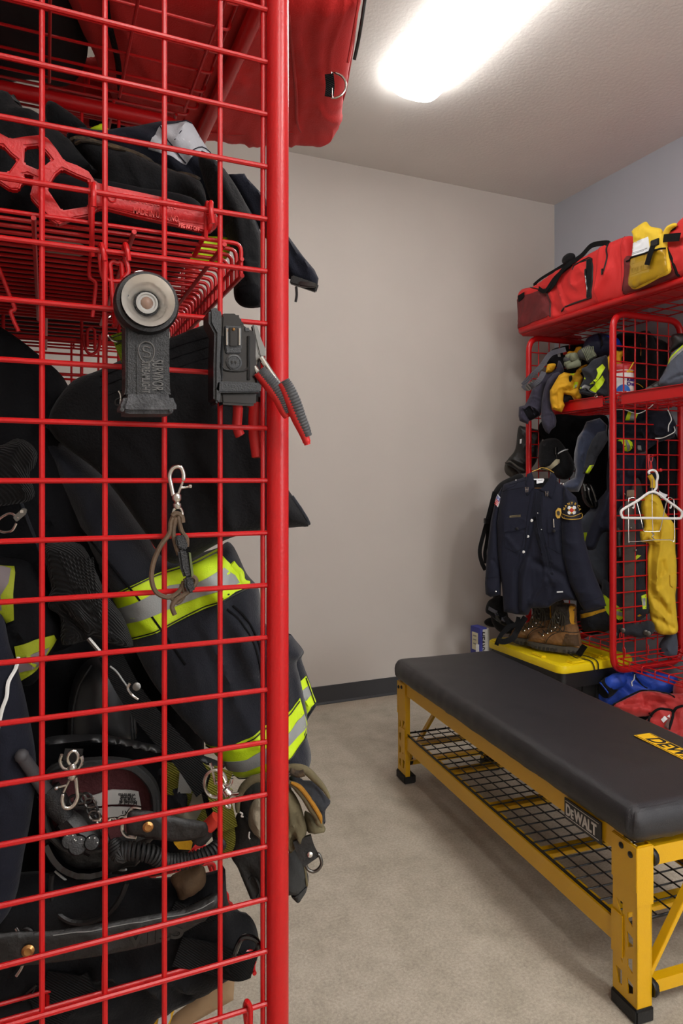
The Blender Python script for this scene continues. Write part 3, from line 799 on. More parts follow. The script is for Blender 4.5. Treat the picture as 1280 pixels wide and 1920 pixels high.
strap('strap_end', [d2.on(p, .045) for p in B1(1185, 290, 1170, 340, 1150, 410)], .028, WEBB, bag2, up=(-1, 0, 0))
MB().box(d2.on(B1(1180, 268)[0], .035), (.012, .045, .03)).build('buckle', BPL, bag2, bevel=.003)
o = B1(945, 525, 950, 440, 965, 330, 970, 230, 960, 180, 1000, 145, 1045, 120, 1075, 150, 1140, 165, 1155, 200, 1180, 150, 1225, 128, 1240, 145, 1190, 190, 1180, 290, 1200, 430, 1120, 480, 990, 545)
dp = Cloth(o, d2.on(B1(1060, 350)[0], .012), (-1, 0, 0), th=.018, edge=.03, namp=.007, nscale=22, res=.008, seed=1)
pk = thing('plastic_packet', 'crumpled yellow packet with a white label in the mesh pocket of the red bag', 'packet', dp.O)
dp.build('packet_body', YBRIGHT, pk)
dp.patch('label', B1(970, 265, 1078, 218, 1095, 300, 1085, 440, 965, 475, 960, 345), PAPER, pk)
LT = dp.line
for y0, y1, a, b_ in ((325, 290, 970, 1075), (335, 305, 970, 1050), (395, 365, 970, 1060), (300, 285, 970, 975)):
    dp.line('label_print', B1(a, y0, b_, y1), .0011, GREYP, pk, off=.002)
dp.patch('label_print', B1(1000, 350, 1060, 330, 1062, 362, 1002, 378), GREYP, pk, off=.0022, th=.002)
for i in range(9): dp.line('barcode_bar', B1(975+i*10, 420-i*2.6, 975+i*10, 448-i*2.6), .0012+.0012*(i % 3 == 1), BLACKP, pk, off=.002)
dp.line('label_print', B1(965, 462, 1075, 425), .002, BLACKP, pk, off=.002)
gm = mat('amber_clear_film', (190, 150, 30), .15, bump=1, bscale=50, var=.2, vscale=30, alpha=.55)
dp.patch('film_sleeve', B1(948, 522, 952, 350, 1180, 292, 1198, 430, 1120, 478, 990, 543), gm, pk, off=.006, th=.001)
dp.line('pocket_rim', B1(930, 372, 1000, 345, 1180, 290), .004, WEBB, pk, off=.008)

# ================================================================== shelf of the far bay
SH = 1.655
def tt(px, X): return X/ray(px, 900).x          # camera distance of the room plane x = X in that photo column
# quilted navy roll
o = B2(650, 160, 680, 110, 740, 85, 800, 90, 900, 130, 905, 200, 880, 230, 780, 225, 700, 220, 655, 190)
ob, c, _ = soft('sleeping_bag', 'navy quilted roll with a bright blue end on the upper shelf', 'sleeping bag', o, tt(1115, 2.82), NAVYN, part='quilted_shell', th=.09, edge=.08, namp=.012, nscale=16, res=.01, folds=[(B2(745, 90, 765, 180), .01, -.02)])
c.patch('blue_lining', B2(790, 110, 850, 115, 895, 150, 890, 190, 850, 185, 815, 130), mat('bright_blue_nylon', (24, 78, 215), .5, bump=.3, bscale=150), ob, off=.003)
c.line('drawcord', B2(745, 95, 760, 125, 770, 165, 760, 190), .004, BPL, ob)
# dark masses at the back of the shelf
ob, c, _ = soft('folded_blanket', 'black folded cloth behind the gloves on the upper shelf', 'cloth', B2(430, 300, 440, 200, 520, 165, 640, 150, 720, 160, 760, 260, 800, 490, 640, 500, 470, 500), tt(1070, 2.9), BCLOTH, th=.05, namp=.015, nscale=12, res=.014)
ob, c, _ = soft('backpack', 'black backpack behind the wire mesh on the upper shelf', 'backpack', D2(380, 1300, 400, 800, 440, 640, 560, 600, 620, 450, 780, 440, 880, 600, 920, 800, 900, 1150, 760, 1290, 560, 1330), tt(1195, 2.88), BCLOTH, part='body', th=.07, edge=.06, namp=.010, nscale=16, res=.01, folds=[(D2(560, 720, 620, 1250), .012, -.014)])
c.line('zip', D2(640, 620, 650, 700, 645, 810), .003, BRASSY, ob); c.line('carry_loop', D2(450, 650, 530, 630, 600, 680, 740, 660), .004, WEBB, ob); c.line('drawcord', D2(490, 1240, 600, 1220, 680, 1270), .002, YJACK, ob)
ob, c, _ = soft('hooded_jacket', 'black hooded jacket crumpled at the back of the upper shelf', 'jacket', D2(270, 760, 280, 480, 400, 430, 600, 420, 760, 400, 860, 500, 1050, 590, 1120, 760, 1000, 1000, 850, 1250, 600, 1200, 400, 1000), tt(1200, 2.97), BCLOTH, th=.04, namp=.016, nscale=12, res=.014)
# yellow folds showing either side of the post
ob, c, _ = soft('yellow_shirt', 'mustard yellow shirt stuffed behind the post on the upper shelf', 'shirt', D2(60, 1000, 90, 900, 180, 760, 250, 700, 330, 705, 390, 700, 400, 760, 360, 800, 360, 900, 300, 1000, 150, 1010), tt(1150, 2.74), YJACK, th=.03, namp=.012, nscale=30, res=.007, seed=1)
# wipes tub
tub = thing('wipes_tub', 'white tub of wipes with a red lid behind the wire mesh', 'tub', at(1170, 744, t=tt(1170, 2.67)))
tc = at(1166, 744, t=tt(1166, 2.70)); rr = .058; hh = .16
bm_ = MB().lathe(tc, (0, 0, 1), [(rr*.96, 0), (rr, .004), (rr, hh*.80), (rr*.98, hh*.82)], 28).build('tub_body', WHITEP, tub)
MB().lathe(tc+Vector((0, 0, hh*.82)), (0, 0, 1), [(rr*1.02, 0), (rr*1.03, .004), (rr*1.03, .022), (rr*.93, .031), (rr*.9, .031)], 28).build('lid', mat('tub_red_lid', (196, 46, 52), .4), tub)
def wrapband(name, a0, a1, z0, z1, m, parent, k=1.012, shape=None):
    mb = MB(); n = 12; vs = []; 
    th0 = math.atan2(-tc.y, -tc.x)
    for i in range(n+1):
        s = i/n; a = th0+math.radians(a0+(a1-a0)*s); zz0, zz1 = (z0, z1) if shape is None else shape(s)
        for r_ in (rr*k, rr*.99):
            for z_ in (zz0, zz1): vs.append(tc+Vector((math.cos(a)*r_, math.sin(a)*r_, z_)))
    fs = []
    for i in range(n):
        b0 = i*4; b1 = b0+4; fs += [(b0, b1, b1+1, b0+1), (b0+2, b0+3, b1+3, b1+2), (b0, b0+2, b1+2, b1), (b0+1, b1+1, b1+3, b0+3)]
    fs += [(0, 1, 3, 2), (n*4, n*4+2, n*4+3, n*4+1)]
    return mb.add(vs, fs).build(name, m, parent)
wrapband('red_band', -90, 90, .115, .126, REDP, tub)
wrapband('yellow_lettering', -70, -35, .117, .124, PYEL, tub, k=1.02); wrapband('yellow_lettering', 20, 60, .117, .124, PYEL, tub, k=1.02)
wrapband('blue_swoosh', -30, 40, 0, 0, BLUEP, tub, k=1.016, shape=lambda s: (.022, .026+.03*math.sin(s*math.pi)**.6))
wrapband('red_swoosh', -35, 20, 0, 0, REDP, tub, k=1.018, shape=lambda s: (.004, .006+.018*s))
wrapband('purple_label', 30, 72, .030, .100, WHITEP, tub, k=1.013)
def wraptext(body, ang, z_, size, m, parent):
    th0 = math.atan2(-tc.y, -tc.x)
    a = th0+math.radians(ang); nrm = Vector((math.cos(a), math.sin(a), 0)); u = Vector((0, 0, 1)).cross(nrm)
    return text('label_lettering', body, tc+nrm*(rr*1.015)+Vector((0, 0, z_)), u, (0, 0, 1), size, m, parent, bold=.0006, align='CENTER', depth=.002)
wraptext('Kills', 42, .072, .026, PURP, tub); wraptext('Ons', 42, .050, .026, PURP, tub)
MB().tube([tc+Vector((-.02, -.055, .115)), tc+Vector((.0, -.075, .165))], .003, 6).build('straw', YBRIGHT, tub)

# camera / radio pouch
ob, c, _ = soft('radio_pouch', 'black pouch with a red tag at the back left of the upper shelf', 'pouch', D1(410, 330, 430, 220, 560, 150, 640, 160, 665, 240, 640, 350, 600, 400, 480, 330), tt(1045, 2.72), BCLOTH, part='pouch_body', th=.03, namp=.006, res=.007, nscale=30)
c.patch('red_tag', D1(600, 190, 650, 170, 660, 225, 615, 240), ORANGE, ob); c.patch('lens', D1(540, 225, 575, 215, 580, 260, 550, 262), SILV, ob)
# grey belt with buckle
rt = thing('belt', 'grey webbing belt with a side-release buckle hanging off the upper shelf', 'belt', at(985, 740, t=tt(985, 2.47)))
P = W(D1(640, 160, 540, 185, 470, 210, 420, 260, 360, 350, 270, 440, 190, 520, 130, 590), [tt(1060, 2.66), tt(1045, 2.62), tt(1033, 2.58), tt(1025, 2.55), tt(1016, 2.53), tt(1003, 2.51), tt(990, 2.50), tt(980, 2.49)])
strap('webbing', P, .028, GWEBB, rt)
P = W(D1(130, 590, 180, 630, 250, 590, 330, 520, 380, 430), [tt(980, 2.49), tt(985, 2.47), tt(1000, 2.47), tt(1012, 2.48), tt(1020, 2.5)])
strap('webbing', P, .028, GWEBB, rt)
c_ = at(*D1(215, 600)[0], t=tt(990, 2.46)); n_ = (cam.location-c_).normalized()
R_ = n_.to_track_quat('Z', 'Y').to_matrix() @ Matrix.Rotation(math.radians(40), 3, 'Z')
b_ = MB().box(c_, (.05, .036, .012), R_); b_.build('buckle', STEEL, rt, bevel=.004)
m_ = MB()
for k in (-1, 0, 1): m_.box(c_+R_ @ Vector((k*.014, 0, .008)), (.005, .03, .006), R_)
m_.build('buckle_bars', BPL, rt, bevel=.001)

# navy sweatshirt: body over the shelf edge, two sleeves hanging
sw = thing('sweatshirt', 'faded navy sweatshirt with both sleeves hanging over the far locker post', 'sweatshirt', at(1010, 825, t=tt(1010, 2.48)))
cl = cloth(D1(280, 620, 330, 520, 420, 420, 520, 400, 560, 290, 620, 400, 600, 470, 500, 560, 450, 640, 440, 760, 380, 820, 300, 780), tt(1025, 2.56), th=.03, namp=.008, nscale=20, res=.008); cl.build('body', SWEAT, sw)
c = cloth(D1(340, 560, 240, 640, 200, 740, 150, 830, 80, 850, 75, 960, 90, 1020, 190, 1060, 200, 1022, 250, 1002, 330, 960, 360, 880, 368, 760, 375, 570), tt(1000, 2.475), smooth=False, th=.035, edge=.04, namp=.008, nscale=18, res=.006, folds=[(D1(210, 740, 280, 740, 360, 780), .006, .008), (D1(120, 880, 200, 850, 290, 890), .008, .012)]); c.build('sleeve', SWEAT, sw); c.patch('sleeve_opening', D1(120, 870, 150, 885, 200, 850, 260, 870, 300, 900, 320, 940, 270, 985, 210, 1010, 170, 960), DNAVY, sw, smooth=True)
c = cloth(D1(490, 450, 420, 530, 380, 640, 352, 780, 345, 960, 350, 1040, 372, 1100, 400, 1150, 440, 1175, 465, 1130, 520, 1085, 530, 1020, 520, 960, 470, 880, 450, 760, 455, 640, 520, 560, 600, 480, 560, 430), tt(1025, 2.49), smooth=False, th=.03, edge=.035, namp=.006, nscale=18, res=.006, folds=[(D1(465, 900, 470, 1000, 465, 1100), .005, -.012), (D1(360, 975, 460, 950), .005, -.005), (D1(400, 560, 390, 760), .008, .006)]); c.build('sleeve', SWEAT, sw)
# mustard jacket
ob, c, _ = soft('work_jacket', 'mustard yellow work jacket spilling over the red shelf edge', 'jacket', D1(590, 915, 480, 880, 455, 780, 450, 660, 500, 570, 560, 470, 620, 435, 720, 450, 760, 440, 770, 410, 830, 360, 890, 340, 905, 345, 860, 400, 815, 450, 850, 500, 830, 560, 800, 640, 830, 720, 830, 760, 780, 780, 700, 720, 620, 690, 610, 780, 630, 830, 600, 900), tt(1060, 2.53), YJACK, part='shell', smooth=False, th=.03, edge=.03, namp=.010, nscale=30, res=.006, seed=1, folds=[(D1(500, 700, 560, 630, 660, 600), .008, .012), (D1(700, 520, 740, 600, 700, 650), .008, -.016), (D1(540, 860, 530, 720), .008, -.01), (D1(620, 660, 750, 640), .007, -.012)])
c.patch('lime_stripe', D1(690, 450, 750, 450, 740, 480, 700, 470), LIME, ob); c.patch('lime_stripe', D1(740, 560, 790, 560, 780, 610, 730, 640), LIME, ob)
c.patch('silver_stripe', D1(745, 590, 775, 590, 765, 625, 725, 640), SILV, ob)
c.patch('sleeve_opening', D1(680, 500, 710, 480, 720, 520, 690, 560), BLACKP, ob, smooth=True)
ob, c, _ = soft('glove', 'yellow and black glove poking out under the mustard jacket', 'glove', D1(610, 800, 615, 720, 680, 690, 740, 690, 790, 770, 760, 790, 700, 780), tt(1068, 2.56), BCLOTH, part='palm', th=.02, namp=.006, nscale=30, res=.005)
c.patch('yellow_strip', D1(695, 700, 720, 690, 780, 770, 745, 775), YBRIGHT, ob); c.patch('silver_strip', D1(710, 710, 722, 705, 765, 760, 750, 765), SILV, ob, off=.003)
ob, c, _ = soft('yellow_cloth', 'crumpled yellow cloth behind the gloves on the upper shelf', 'cloth', D1(400, 440, 420, 350, 460, 330, 520, 335, 515, 380, 480, 430, 410, 445), tt(1035, 2.57), YJACK, th=.02, namp=.012, nscale=50, res=.005, seed=1)
ob, c, _ = soft('yellow_hood', 'mustard cloth standing up behind the grey gloves', 'cloth', D1(660, 215, 680, 180, 740, 180, 770, 135, 830, 130, 815, 180, 760, 215), tt(1075, 2.72), YJACK, th=.02, namp=.006, nscale=40, res=.006)
# grey gloves
gl = thing('glove', 'grey and green work glove with ribbed cuff lying on top of the shelf pile', 'glove', at(1090, 690, t=tt(1090, 2.55)))
GLV = mat('olive_grey_glove', (118, 122, 98), .8, bump=.7, bscale=200, var=.3, vscale=30)
GLD = mat('dark_grey_glove', (60, 60, 58), .8, bump=.7, bscale=200)
cl = cloth(D1(780, 200, 830, 150, 900, 115, 930, 115, 1015, 230, 1000, 260, 920, 320, 870, 290, 810, 270), tt(1100, 2.56), th=.035, namp=.003, res=.006); cl.build('cuff', GLD, gl)
for k in range(7): cl.line('cuff_rib', D1(835+k*22, 165-k*7, 900+k*14, 300-k*8), .003, GLV, gl)
cl.patch('cuff_end', D1(930, 115, 1015, 230, 1000, 260, 960, 230, 960, 190), GLV, gl)
cl = cloth(D1(690, 215, 780, 205, 830, 290, 800, 325, 700, 310), tt(1080, 2.55), th=.025, namp=.003, res=.006); cl.build('palm', GLV, gl)
cl.patch('wrist_strap', D1(780, 205, 810, 200, 850, 300, 820, 315), BCLOTH, gl, off=.004)
for (a, b, r_) in (((650, 255), (740, 240), .018), ((628, 290), (730, 275), .017), ((640, 345), (740, 310), .019), ((650, 375), (720, 350), .015)):
    limb('finger', W(D1(b[0], b[1], (a[0]+b[0])/2, (a[1]+b[1])/2-4, a[0], a[1]), tt(1072, 2.545)), [r_, r_, r_*.9], GLV if a[1] in (255, 345) else GLD, gl, openend=False, namp=.002, n=12)
limb('thumb', W(D1(800, 320, 740, 345, 660, 365), tt(1080, 2.535)), [.02, .018, .015], GLV, gl, openend=False, namp=.002, n=12)
# lime vest
ob, c, _ = soft('safety_vest', 'charcoal jacket with lime and silver bands bunched beside the post', 'jacket', D1(830, 400, 900, 360, 960, 290, 1060, 250, 1140, 250, 1150, 500, 1150, 740, 1000, 735, 860, 700, 810, 690, 810, 620, 860, 500), tt(1115, 2.58), DCLOTH, part='shell', th=.04, edge=.04, namp=.010, nscale=18, res=.007, folds=[(D1(860, 420, 960, 480, 990, 560), .012, .02), (D1(900, 650, 860, 720), .02, -.02)])
c.patch('lime_band', D1(1010, 410, 1080, 350, 1115, 390, 1060, 490, 990, 590, 930, 590, 1000, 530, 1025, 460), LIME, ob)
c.patch('lime_band', D1(960, 620, 1000, 580, 1080, 490, 1110, 540, 1080, 600, 1000, 690, 920, 650), LIME, ob)
c.patch('lime_band', D1(810, 640, 815, 570, 870, 500, 880, 520, 835, 590, 825, 650), LIME, ob)
c.patch('silver_band', D1(840, 610, 870, 590, 940, 620, 910, 650, 830, 640), SILV, ob)
c.line('binding', D1(815, 650, 880, 630, 950, 680, 1010, 700), .004, BPL, ob); c.line('binding', D1(990, 590, 960, 620, 920, 650), .003, BPL, ob)
cord('zip_pull', W(D1(990, 710, 1010, 705, 1020, 725, 1000, 735, 985, 720), tt(1117, 2.5)), .002, CHROME, ob)
# near bay shelf
ob, c, _ = soft('turnout_jacket', 'grey padded jacket with lime and silver stripe on the near bay shelf', 'jacket', B2(1130, 415, 1135, 370, 1165, 330, 1185, 270, 1210, 210, 1260, 170, 1330, 130, 1450, 140, 1460, 450, 1280, 445, 1180, 430), tt(1230, 2.62), GREYJ, part='shell', th=.06, edge=.06, namp=.006, nscale=10, res=.008, folds=[(B2(1190, 390, 1240, 365, 1300, 350), .006, -.012), (B2(1140, 425, 1280, 445), .01, -.012)])
c.patch('lime_stripe', B2(1183, 285, 1195, 245, 1280, 160, 1330, 130, 1330, 150, 1290, 190, 1210, 260), LIME, ob)
c.patch('silver_stripe', B2(1193, 272, 1205, 248, 1285, 172, 1330, 145, 1330, 165, 1290, 195, 1212, 262), SILV, ob, off=.003)
ob, c, _ = soft('rubber_boot', 'black boot shaft standing behind the grey padded jacket', 'boot', D2(1100, 500, 1140, 450, 1280, 440, 1340, 450, 1340, 640, 1280, 660, 1100, 720, 1060, 720, 1110, 600), tt(1272, 2.75), LEATH, th=.05, res=.01)
ob, c, _ = soft('trail_shoe', 'grey shoe sole resting on the upper shelf behind the mesh', 'shoe', D2(700, 1310, 710, 1270, 780, 1230, 900, 1160, 960, 1200, 1010, 1270, 960, 1300, 820, 1320), tt(1225, 2.66), SOLE, part='sole', th=.03, namp=.004, nscale=50, res=.006)
c.patch('upper', D2(760, 1220, 860, 1130, 920, 1160, 960, 1230, 860, 1250), LEATH, ob, off=.004)

# ================================================================== far bay below the shelf
ob, c, _ = soft('boot', 'black leather work boot hanging beside the far locker post', 'boot', D3(230, 120, 290, 110, 420, 140, 480, 150, 490, 230, 440, 330, 420, 470, 330, 580, 250, 600, 200, 560, 120, 510, 95, 490, 130, 440, 200, 340), tt(975, 2.60), LEATH, part='upper', th=.045, edge=.04, namp=.004, nscale=26, res=.007, folds=[(D3(150, 440, 280, 500), .01, .008), (D3(130, 470, 270, 540), .01, -.008)])
c.patch('pull_tag', D3(248, 245, 268, 242, 262, 290, 245, 295), PAPER, ob, off=.003)
c.line('welt', D3(100, 490, 150, 480, 230, 540, 290, 570), .006, SOLE, ob)
c2 = cloth(D3(85, 545, 100, 495, 160, 520, 230, 560, 250, 590, 180, 645, 120, 620, 95, 590), tt(958, 2.60), th=.035, res=.006, namp=.003); c2.build('sole', SOLE, ob)
ob, c, _ = soft('coat', 'black coat bundled under the shelf behind the rucksack', 'coat', D3(440, 150, 480, 50, 640, -20, 900, 0, 1150, 0, 1150, 220, 1000, 420, 850, 520, 700, 420, 520, 280), tt(1075, 2.78), DNAVY, th=.06, namp=.02, nscale=9, res=.014)
ob, c, _ = soft('rucksack', 'black rucksack with pale reflective piping inside the far bay', 'rucksack', D3(450, 300, 480, 260, 540, 235, 640, 240, 720, 330, 780, 420, 810, 500, 800, 600, 740, 660, 640, 650, 560, 580, 470, 560, 440, 440), tt(1043, 2.64), BCLOTH, part='body', th=.07, edge=.06, namp=.006, nscale=14, res=.008, folds=[(D3(640, 400, 680, 560, 720, 640), .012, -.016)])
c.line('piping', D3(640, 398, 700, 365, 750, 348), .0035, PAPER, ob); c.line('zip', D3(625, 340, 625, 400, 635, 450), .004, BGLOSS, ob)
MB().box(c.on(D3(628, 370)[0], .01), (.012, .012, .04)).build('zip_pull', BGLOSS, ob, bevel=.002)
c.patch('straw_band', D3(460, 560, 560, 520, 620, 455, 660, 455, 662, 490, 560, 570, 470, 580), mat('straw_binding', (176, 168, 140), .8), ob, off=.004)
ob, c, _ = soft('rain_jacket', 'black jacket hanging behind the blue fleece under the shelf', 'jacket', D3(840, 280, 900, 180, 1150, 40, 1150, 700, 1080, 900, 900, 960, 860, 800, 900, 700, 820, 640), tt(1110, 2.86), DNAVY, th=.04, namp=.02, nscale=10, res=.014)
ob, c, _ = soft('fleece_jacket', 'navy blue fleece jacket draped over the uniform shirt shoulder', 'jacket', D3(830, 560, 810, 480, 815, 380, 850, 220, 900, 150, 940, 60, 1080, 20, 1160, 100, 1150, 250, 1040, 360, 980, 450, 930, 600, 900, 700, 860, 790, 780, 790, 680, 760, 660, 740, 740, 680, 820, 640), tt(1085, 2.62), mat('blue_fleece', (42, 50, 72), .95, bump=.7, bscale=200, sheen=.5), part='shell', smooth=False, th=.03, edge=.03, namp=.010, nscale=18, res=.008, folds=[(D3(900, 180, 860, 300, 840, 600), .014, .012), (D3(700, 740, 860, 720), .014, .012)])
ob2, c, _ = soft('softshell_jacket', 'charcoal softshell jacket with a small lime tag beside the middle post', 'jacket', D3(900, 600, 930, 480, 950, 370, 1000, 250, 1060, 170, 1150, 150, 1165, 250, 1120, 330, 1060, 420, 1020, 520, 960, 610), tt(1105, 2.585), DCLOTH, part='shell', smooth=False, th=.02, edge=.02, namp=.008, nscale=18, res=.007, folds=[(D3(950, 370, 1020, 240), .01, .01)])
c.patch('lime_tag', D3(920, 605, 975, 515, 1030, 508, 1000, 590, 940, 600), LIME, ob2); c.patch('grey_tag', D3(960, 590, 1000, 520, 1012, 520, 985, 590), SILV, ob2, off=.003)
# navy clothing behind the middle mesh
ob, c, _ = soft('station_jacket', 'navy jacket with a lime sleeve band folded behind the mesh', 'jacket', D4(180, 240, 400, 220, 800, 230, 1080, 240, 1180, 450, 1150, 640, 900, 720, 700, 860, 560, 880, 300, 880, 180, 860), tt(1195, 2.82), NAVY, part='shell', smooth=False, th=.05, edge=.04, namp=.018, nscale=16, res=.008, folds=[(D4(260, 480, 700, 460), .012, .02), (D4(280, 640, 720, 620), .012, -.02), (D4(600, 700, 1000, 700), .01, -.015), (D4(300, 380, 560, 420, 720, 380), .012, -.02)])
c.patch('lime_patch', D4(460, 265, 610, 300, 560, 400, 415, 395), LIME, ob); c.patch('silver_patch', D4(510, 285, 570, 295, 555, 395, 480, 395), SILV, ob, off=.003)
c.patch('lime_band', D4(300, 700, 340, 670, 450, 665, 520, 720, 535, 800, 480, 850, 410, 865, 395, 780, 360, 710), LIME, ob); c.patch('silver_band', D4(415, 700, 440, 680, 490, 770, 480, 835, 450, 845, 440, 770), SILV, ob, off=.003)
c.patch('grey_tag', D4(600, 765, 650, 770, 660, 840, 600, 835), SILV, ob)
cord('white_cord', [c.on(p, .03) for p in D4(260, 240, 410, 245, 520, 285, 620, 300, 740, 235, 850, 140)], .0025, WHITE, ob)
cord('white_cord', [c.on(p, .03) for p in D4(1050, 240, 1100, 380, 1060, 470, 1050, 570)], .0025, WHITE, ob)
cord('white_cord', [c.on(p, .02) for p in D4(1140, 490, 1150, 560, 1060, 620, 960, 660, 860, 665)], .0025, WHITE, ob)
ob, c, _ = soft('trousers', 'navy trousers hanging behind the mesh below the folded jacket', 'trousers', D4(180, 880, 700, 900, 820, 900, 900, 1100, 900, 1500, 700, 1500, 640, 1300, 560, 1280, 400, 1700, 180, 1800), tt(1180, 2.78), NAVYS, th=.04, namp=.016, nscale=14, res=.01, stretch=(2, .6), folds=[(D4(280, 920, 340, 1080, 300, 1240), .012, -.02), (D4(450, 950, 480, 1200), .012, .02), (D4(700, 950, 640, 1070), .012, -.02)])
ob, c, _ = soft('dark_coat', 'black coat hanging at the back of the middle bay', 'coat', D4(760, 700, 1180, 600, 1180, 1400, 1160, 2600, 860, 2600, 800, 1600), tt(1245, 2.99), DNAVY, th=.025, namp=.012, nscale=8, res=.02)
# uniform shirt ---------------------------------------------------
sh = thing('uniform_shirt', 'navy uniform shirt with flag patch, badge and collar pins on a hanger', 'shirt', at(1010, 1150, t=3.52))
SC, SN = facing(1015, 1000, 3.52, yaw=-6)
def shirt(o, off, **k): k.setdefault('smooth', False); return Cloth(o, SC+SN*off, SN, **k)
s0 = shirt(B3(205, 185, 335, 140, 400, 150, 500, 150, 570, 200, 600, 300, 590, 420, 570, 600, 600, 760, 650, 885, 560, 878, 520, 892, 470, 926, 370, 930, 350, 972, 280, 966, 205, 950, 195, 800, 172, 620, 165, 420, 185, 260), 0,
           th=.035, edge=.06, back=.6, namp=.006, nscale=8, res=.008, stretch=(1.6, .5), folds=[(B3(390, 400, 340, 600, 290, 700, 290, 950), .012, -.018), (B3(420, 480, 440, 620, 500, 760), .014, .012), (B3(360, 640, 330, 780, 330, 960), .018, .018), (B3(370, 640, 470, 680, 580, 740), .02, -.014), (B3(460, 760, 400, 840, 370, 930), .012, .016), (B3(500, 800, 470, 900), .012, -.012), (B3(230, 500, 300, 590), .012, .006)])
s0.build('body', NAVYS, sh)
sl = shirt(B3(205, 185, 160, 260, 128, 400, 104, 600, 92, 780, 96, 845, 125, 862, 188, 850, 190, 700, 178, 600, 172, 420, 200, 260), -.02, th=.035, edge=.04, namp=.008, nscale=12, res=.008, stretch=(1, .6), folds=[(B3(150, 640, 180, 690), .01, -.01)])
l1 = sl.build('sleeve', NAVYS, sh)
sr = shirt(B3(565, 195, 640, 262, 668, 380, 690, 520, 740, 700, 800, 850, 820, 915, 760, 935, 690, 952, 662, 905, 600, 780, 560, 620, 548, 440, 560, 280), .02, th=.045, edge=.05, namp=.005, nscale=8, res=.008, folds=[(B3(600, 330, 640, 600, 720, 860), .03, .006)])
l2 = sr.build('sleeve', NAVYS, sh)
sr.line('seam', B3(655, 890, 810, 850), .0012, NAVY, l2); sl.line('seam', B3(95, 745, 185, 735), .0012, NAVY, l1)
MB().sphere(sl.on(B3(165, 822)[0], .001), .005, 8).build('cuff_button', CHROME, l1)
# inside of the neck, collar, placket
s0.patch('neck_lining', B3(350, 130, 400, 118, 480, 118, 505, 140, 470, 200, 420, 215, 380, 200), DNAVY, sh, off=.001)
for pts in (B3(340, 250, 332, 180, 345, 125, 372, 112, 385, 150, 390, 205, 345, 262), B3(500, 112, 525, 150, 512, 225, 492, 278, 440, 236, 400, 215, 440, 200, 470, 165, 485, 125)):
    k = shirt(pts, .032, th=.010, edge=.012, namp=.001, res=.006, smooth=False); kk = k.build('collar', NAVYS, sh)
    cc = mid(pts)
s0.patch('neck_back', B3(372, 112, 400, 104, 490, 106, 502, 118, 490, 135, 380, 135), NAVYS, sh, off=.004, th=.006, smooth=True)
s0.patch('label', B3(380, 136, 405, 136, 405, 160, 382, 160), PAPER, sh, off=.012); s0.patch('label', B3(405, 152, 455, 150, 445, 176, 408, 182), PAPER, sh, off=.012)
s0.patch('label', B3(405, 141, 460, 143, 460, 150, 405, 148), BLACKP, sh, off=.012); s0.line('label_print', B3(414, 162, 442, 160), .001, GREYP, sh, off=.013)
s0.line('hanger_bar', B3(395, 208, 435, 208), .002, BRASSY, sh, off=.004)
# bugle pins
for q in ((352, 216), (470, 241)):
    for dx in (-6, 6):
        c_ = at(*B3(q[0]+dx, q[1])[0], t=3.52)+SN*.055; a = Vector((.1*dx/6, 0, 1)).normalized(); m_ = MB().tube([c_-a*.014, c_+a*.012], [.0022, .004], 8); m_.build('collar_pin', CHROME, sh)
    c_ = at(*B3(*q)[0], t=3.52)+SN*.055; MB().box(c_, (.018, .004, .004)).build('collar_pin_bar', CHROME, sh)
for k in ((B3(398, 225, 380, 330, 352, 480, 330, 590, 300, 720)), (B3(372, 240, 352, 360, 330, 500, 300, 640))): s0.line('placket_seam', k, .0014, NAVY, sh)
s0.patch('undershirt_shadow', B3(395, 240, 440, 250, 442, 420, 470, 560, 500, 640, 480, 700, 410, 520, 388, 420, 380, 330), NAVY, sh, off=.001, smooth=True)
s0.line('placket_seam', B3(432, 236, 440, 420, 470, 560, 500, 720), .002, NAVYS, sh)
s0.line('placket_seam', B3(408, 236, 402, 330, 420, 470, 460, 590, 478, 720), .002, NAVYS, sh)
for q in ((376, 401), (353, 496), (328, 588)): MB().lathe(s0.on(B3(*q)[0], .002), SN, [(.0075, 0), (.0075, .002), (.004, .003)], 14).build('button', WHITEP, sh)
for q in ((418, 362), (436, 458), (465, 556), (491, 644), (497, 716)): MB().lathe(s0.on(B3(*q)[0], .002), SN, [(.008, 0), (.008, .002), (.004, .003)], 14).build('button', NAVY, sh)
for q in ((414, 356), (436, 454)): MB().sphere(s0.on(B3(*q)[0], .005), .003, 6).build('button_glint', WHITEP, sh)
# pockets and flaps
for k in (B3(212, 390, 345, 382, 340, 560, 280, 590, 220, 560), B3(474, 392, 545, 388, 548, 600, 480, 560)): s0.line('pocket_seam', k, .0016, NAVY, sh, closed=True, curve=False)
pf = s0.patch('pocket_flap', B3(212, 385, 345, 378, 345, 440, 290, 462, 215, 468), NAVYS, sh, off=.006, th=.006); s0.patch('pocket_flap', B3(474, 392, 545, 388, 545, 455, 510, 474, 472, 474), NAVYS, sh, off=.006, th=.006)
for q in ((290, 450), (511, 462)): MB().lathe(s0.on(B3(*q)[0], .007), SN, [(.008, 0), (.008, .002), (.003, .003)], 14).build('button', BPL, sh)
s0.patch('name_tag', B3(247, 372, 312, 366, 312, 380, 247, 387), mat('brass_plate', (150, 140, 110), .3, metal=.8), sh, off=.004)
s0.line('name_tag_print', B3(256, 378, 304, 372), .001, BLACKP, sh, off=.005)
cord('pen', [s0.on(p, .012) for p in B3(509, 390, 512, 440)], .0028, CHROME, sh)
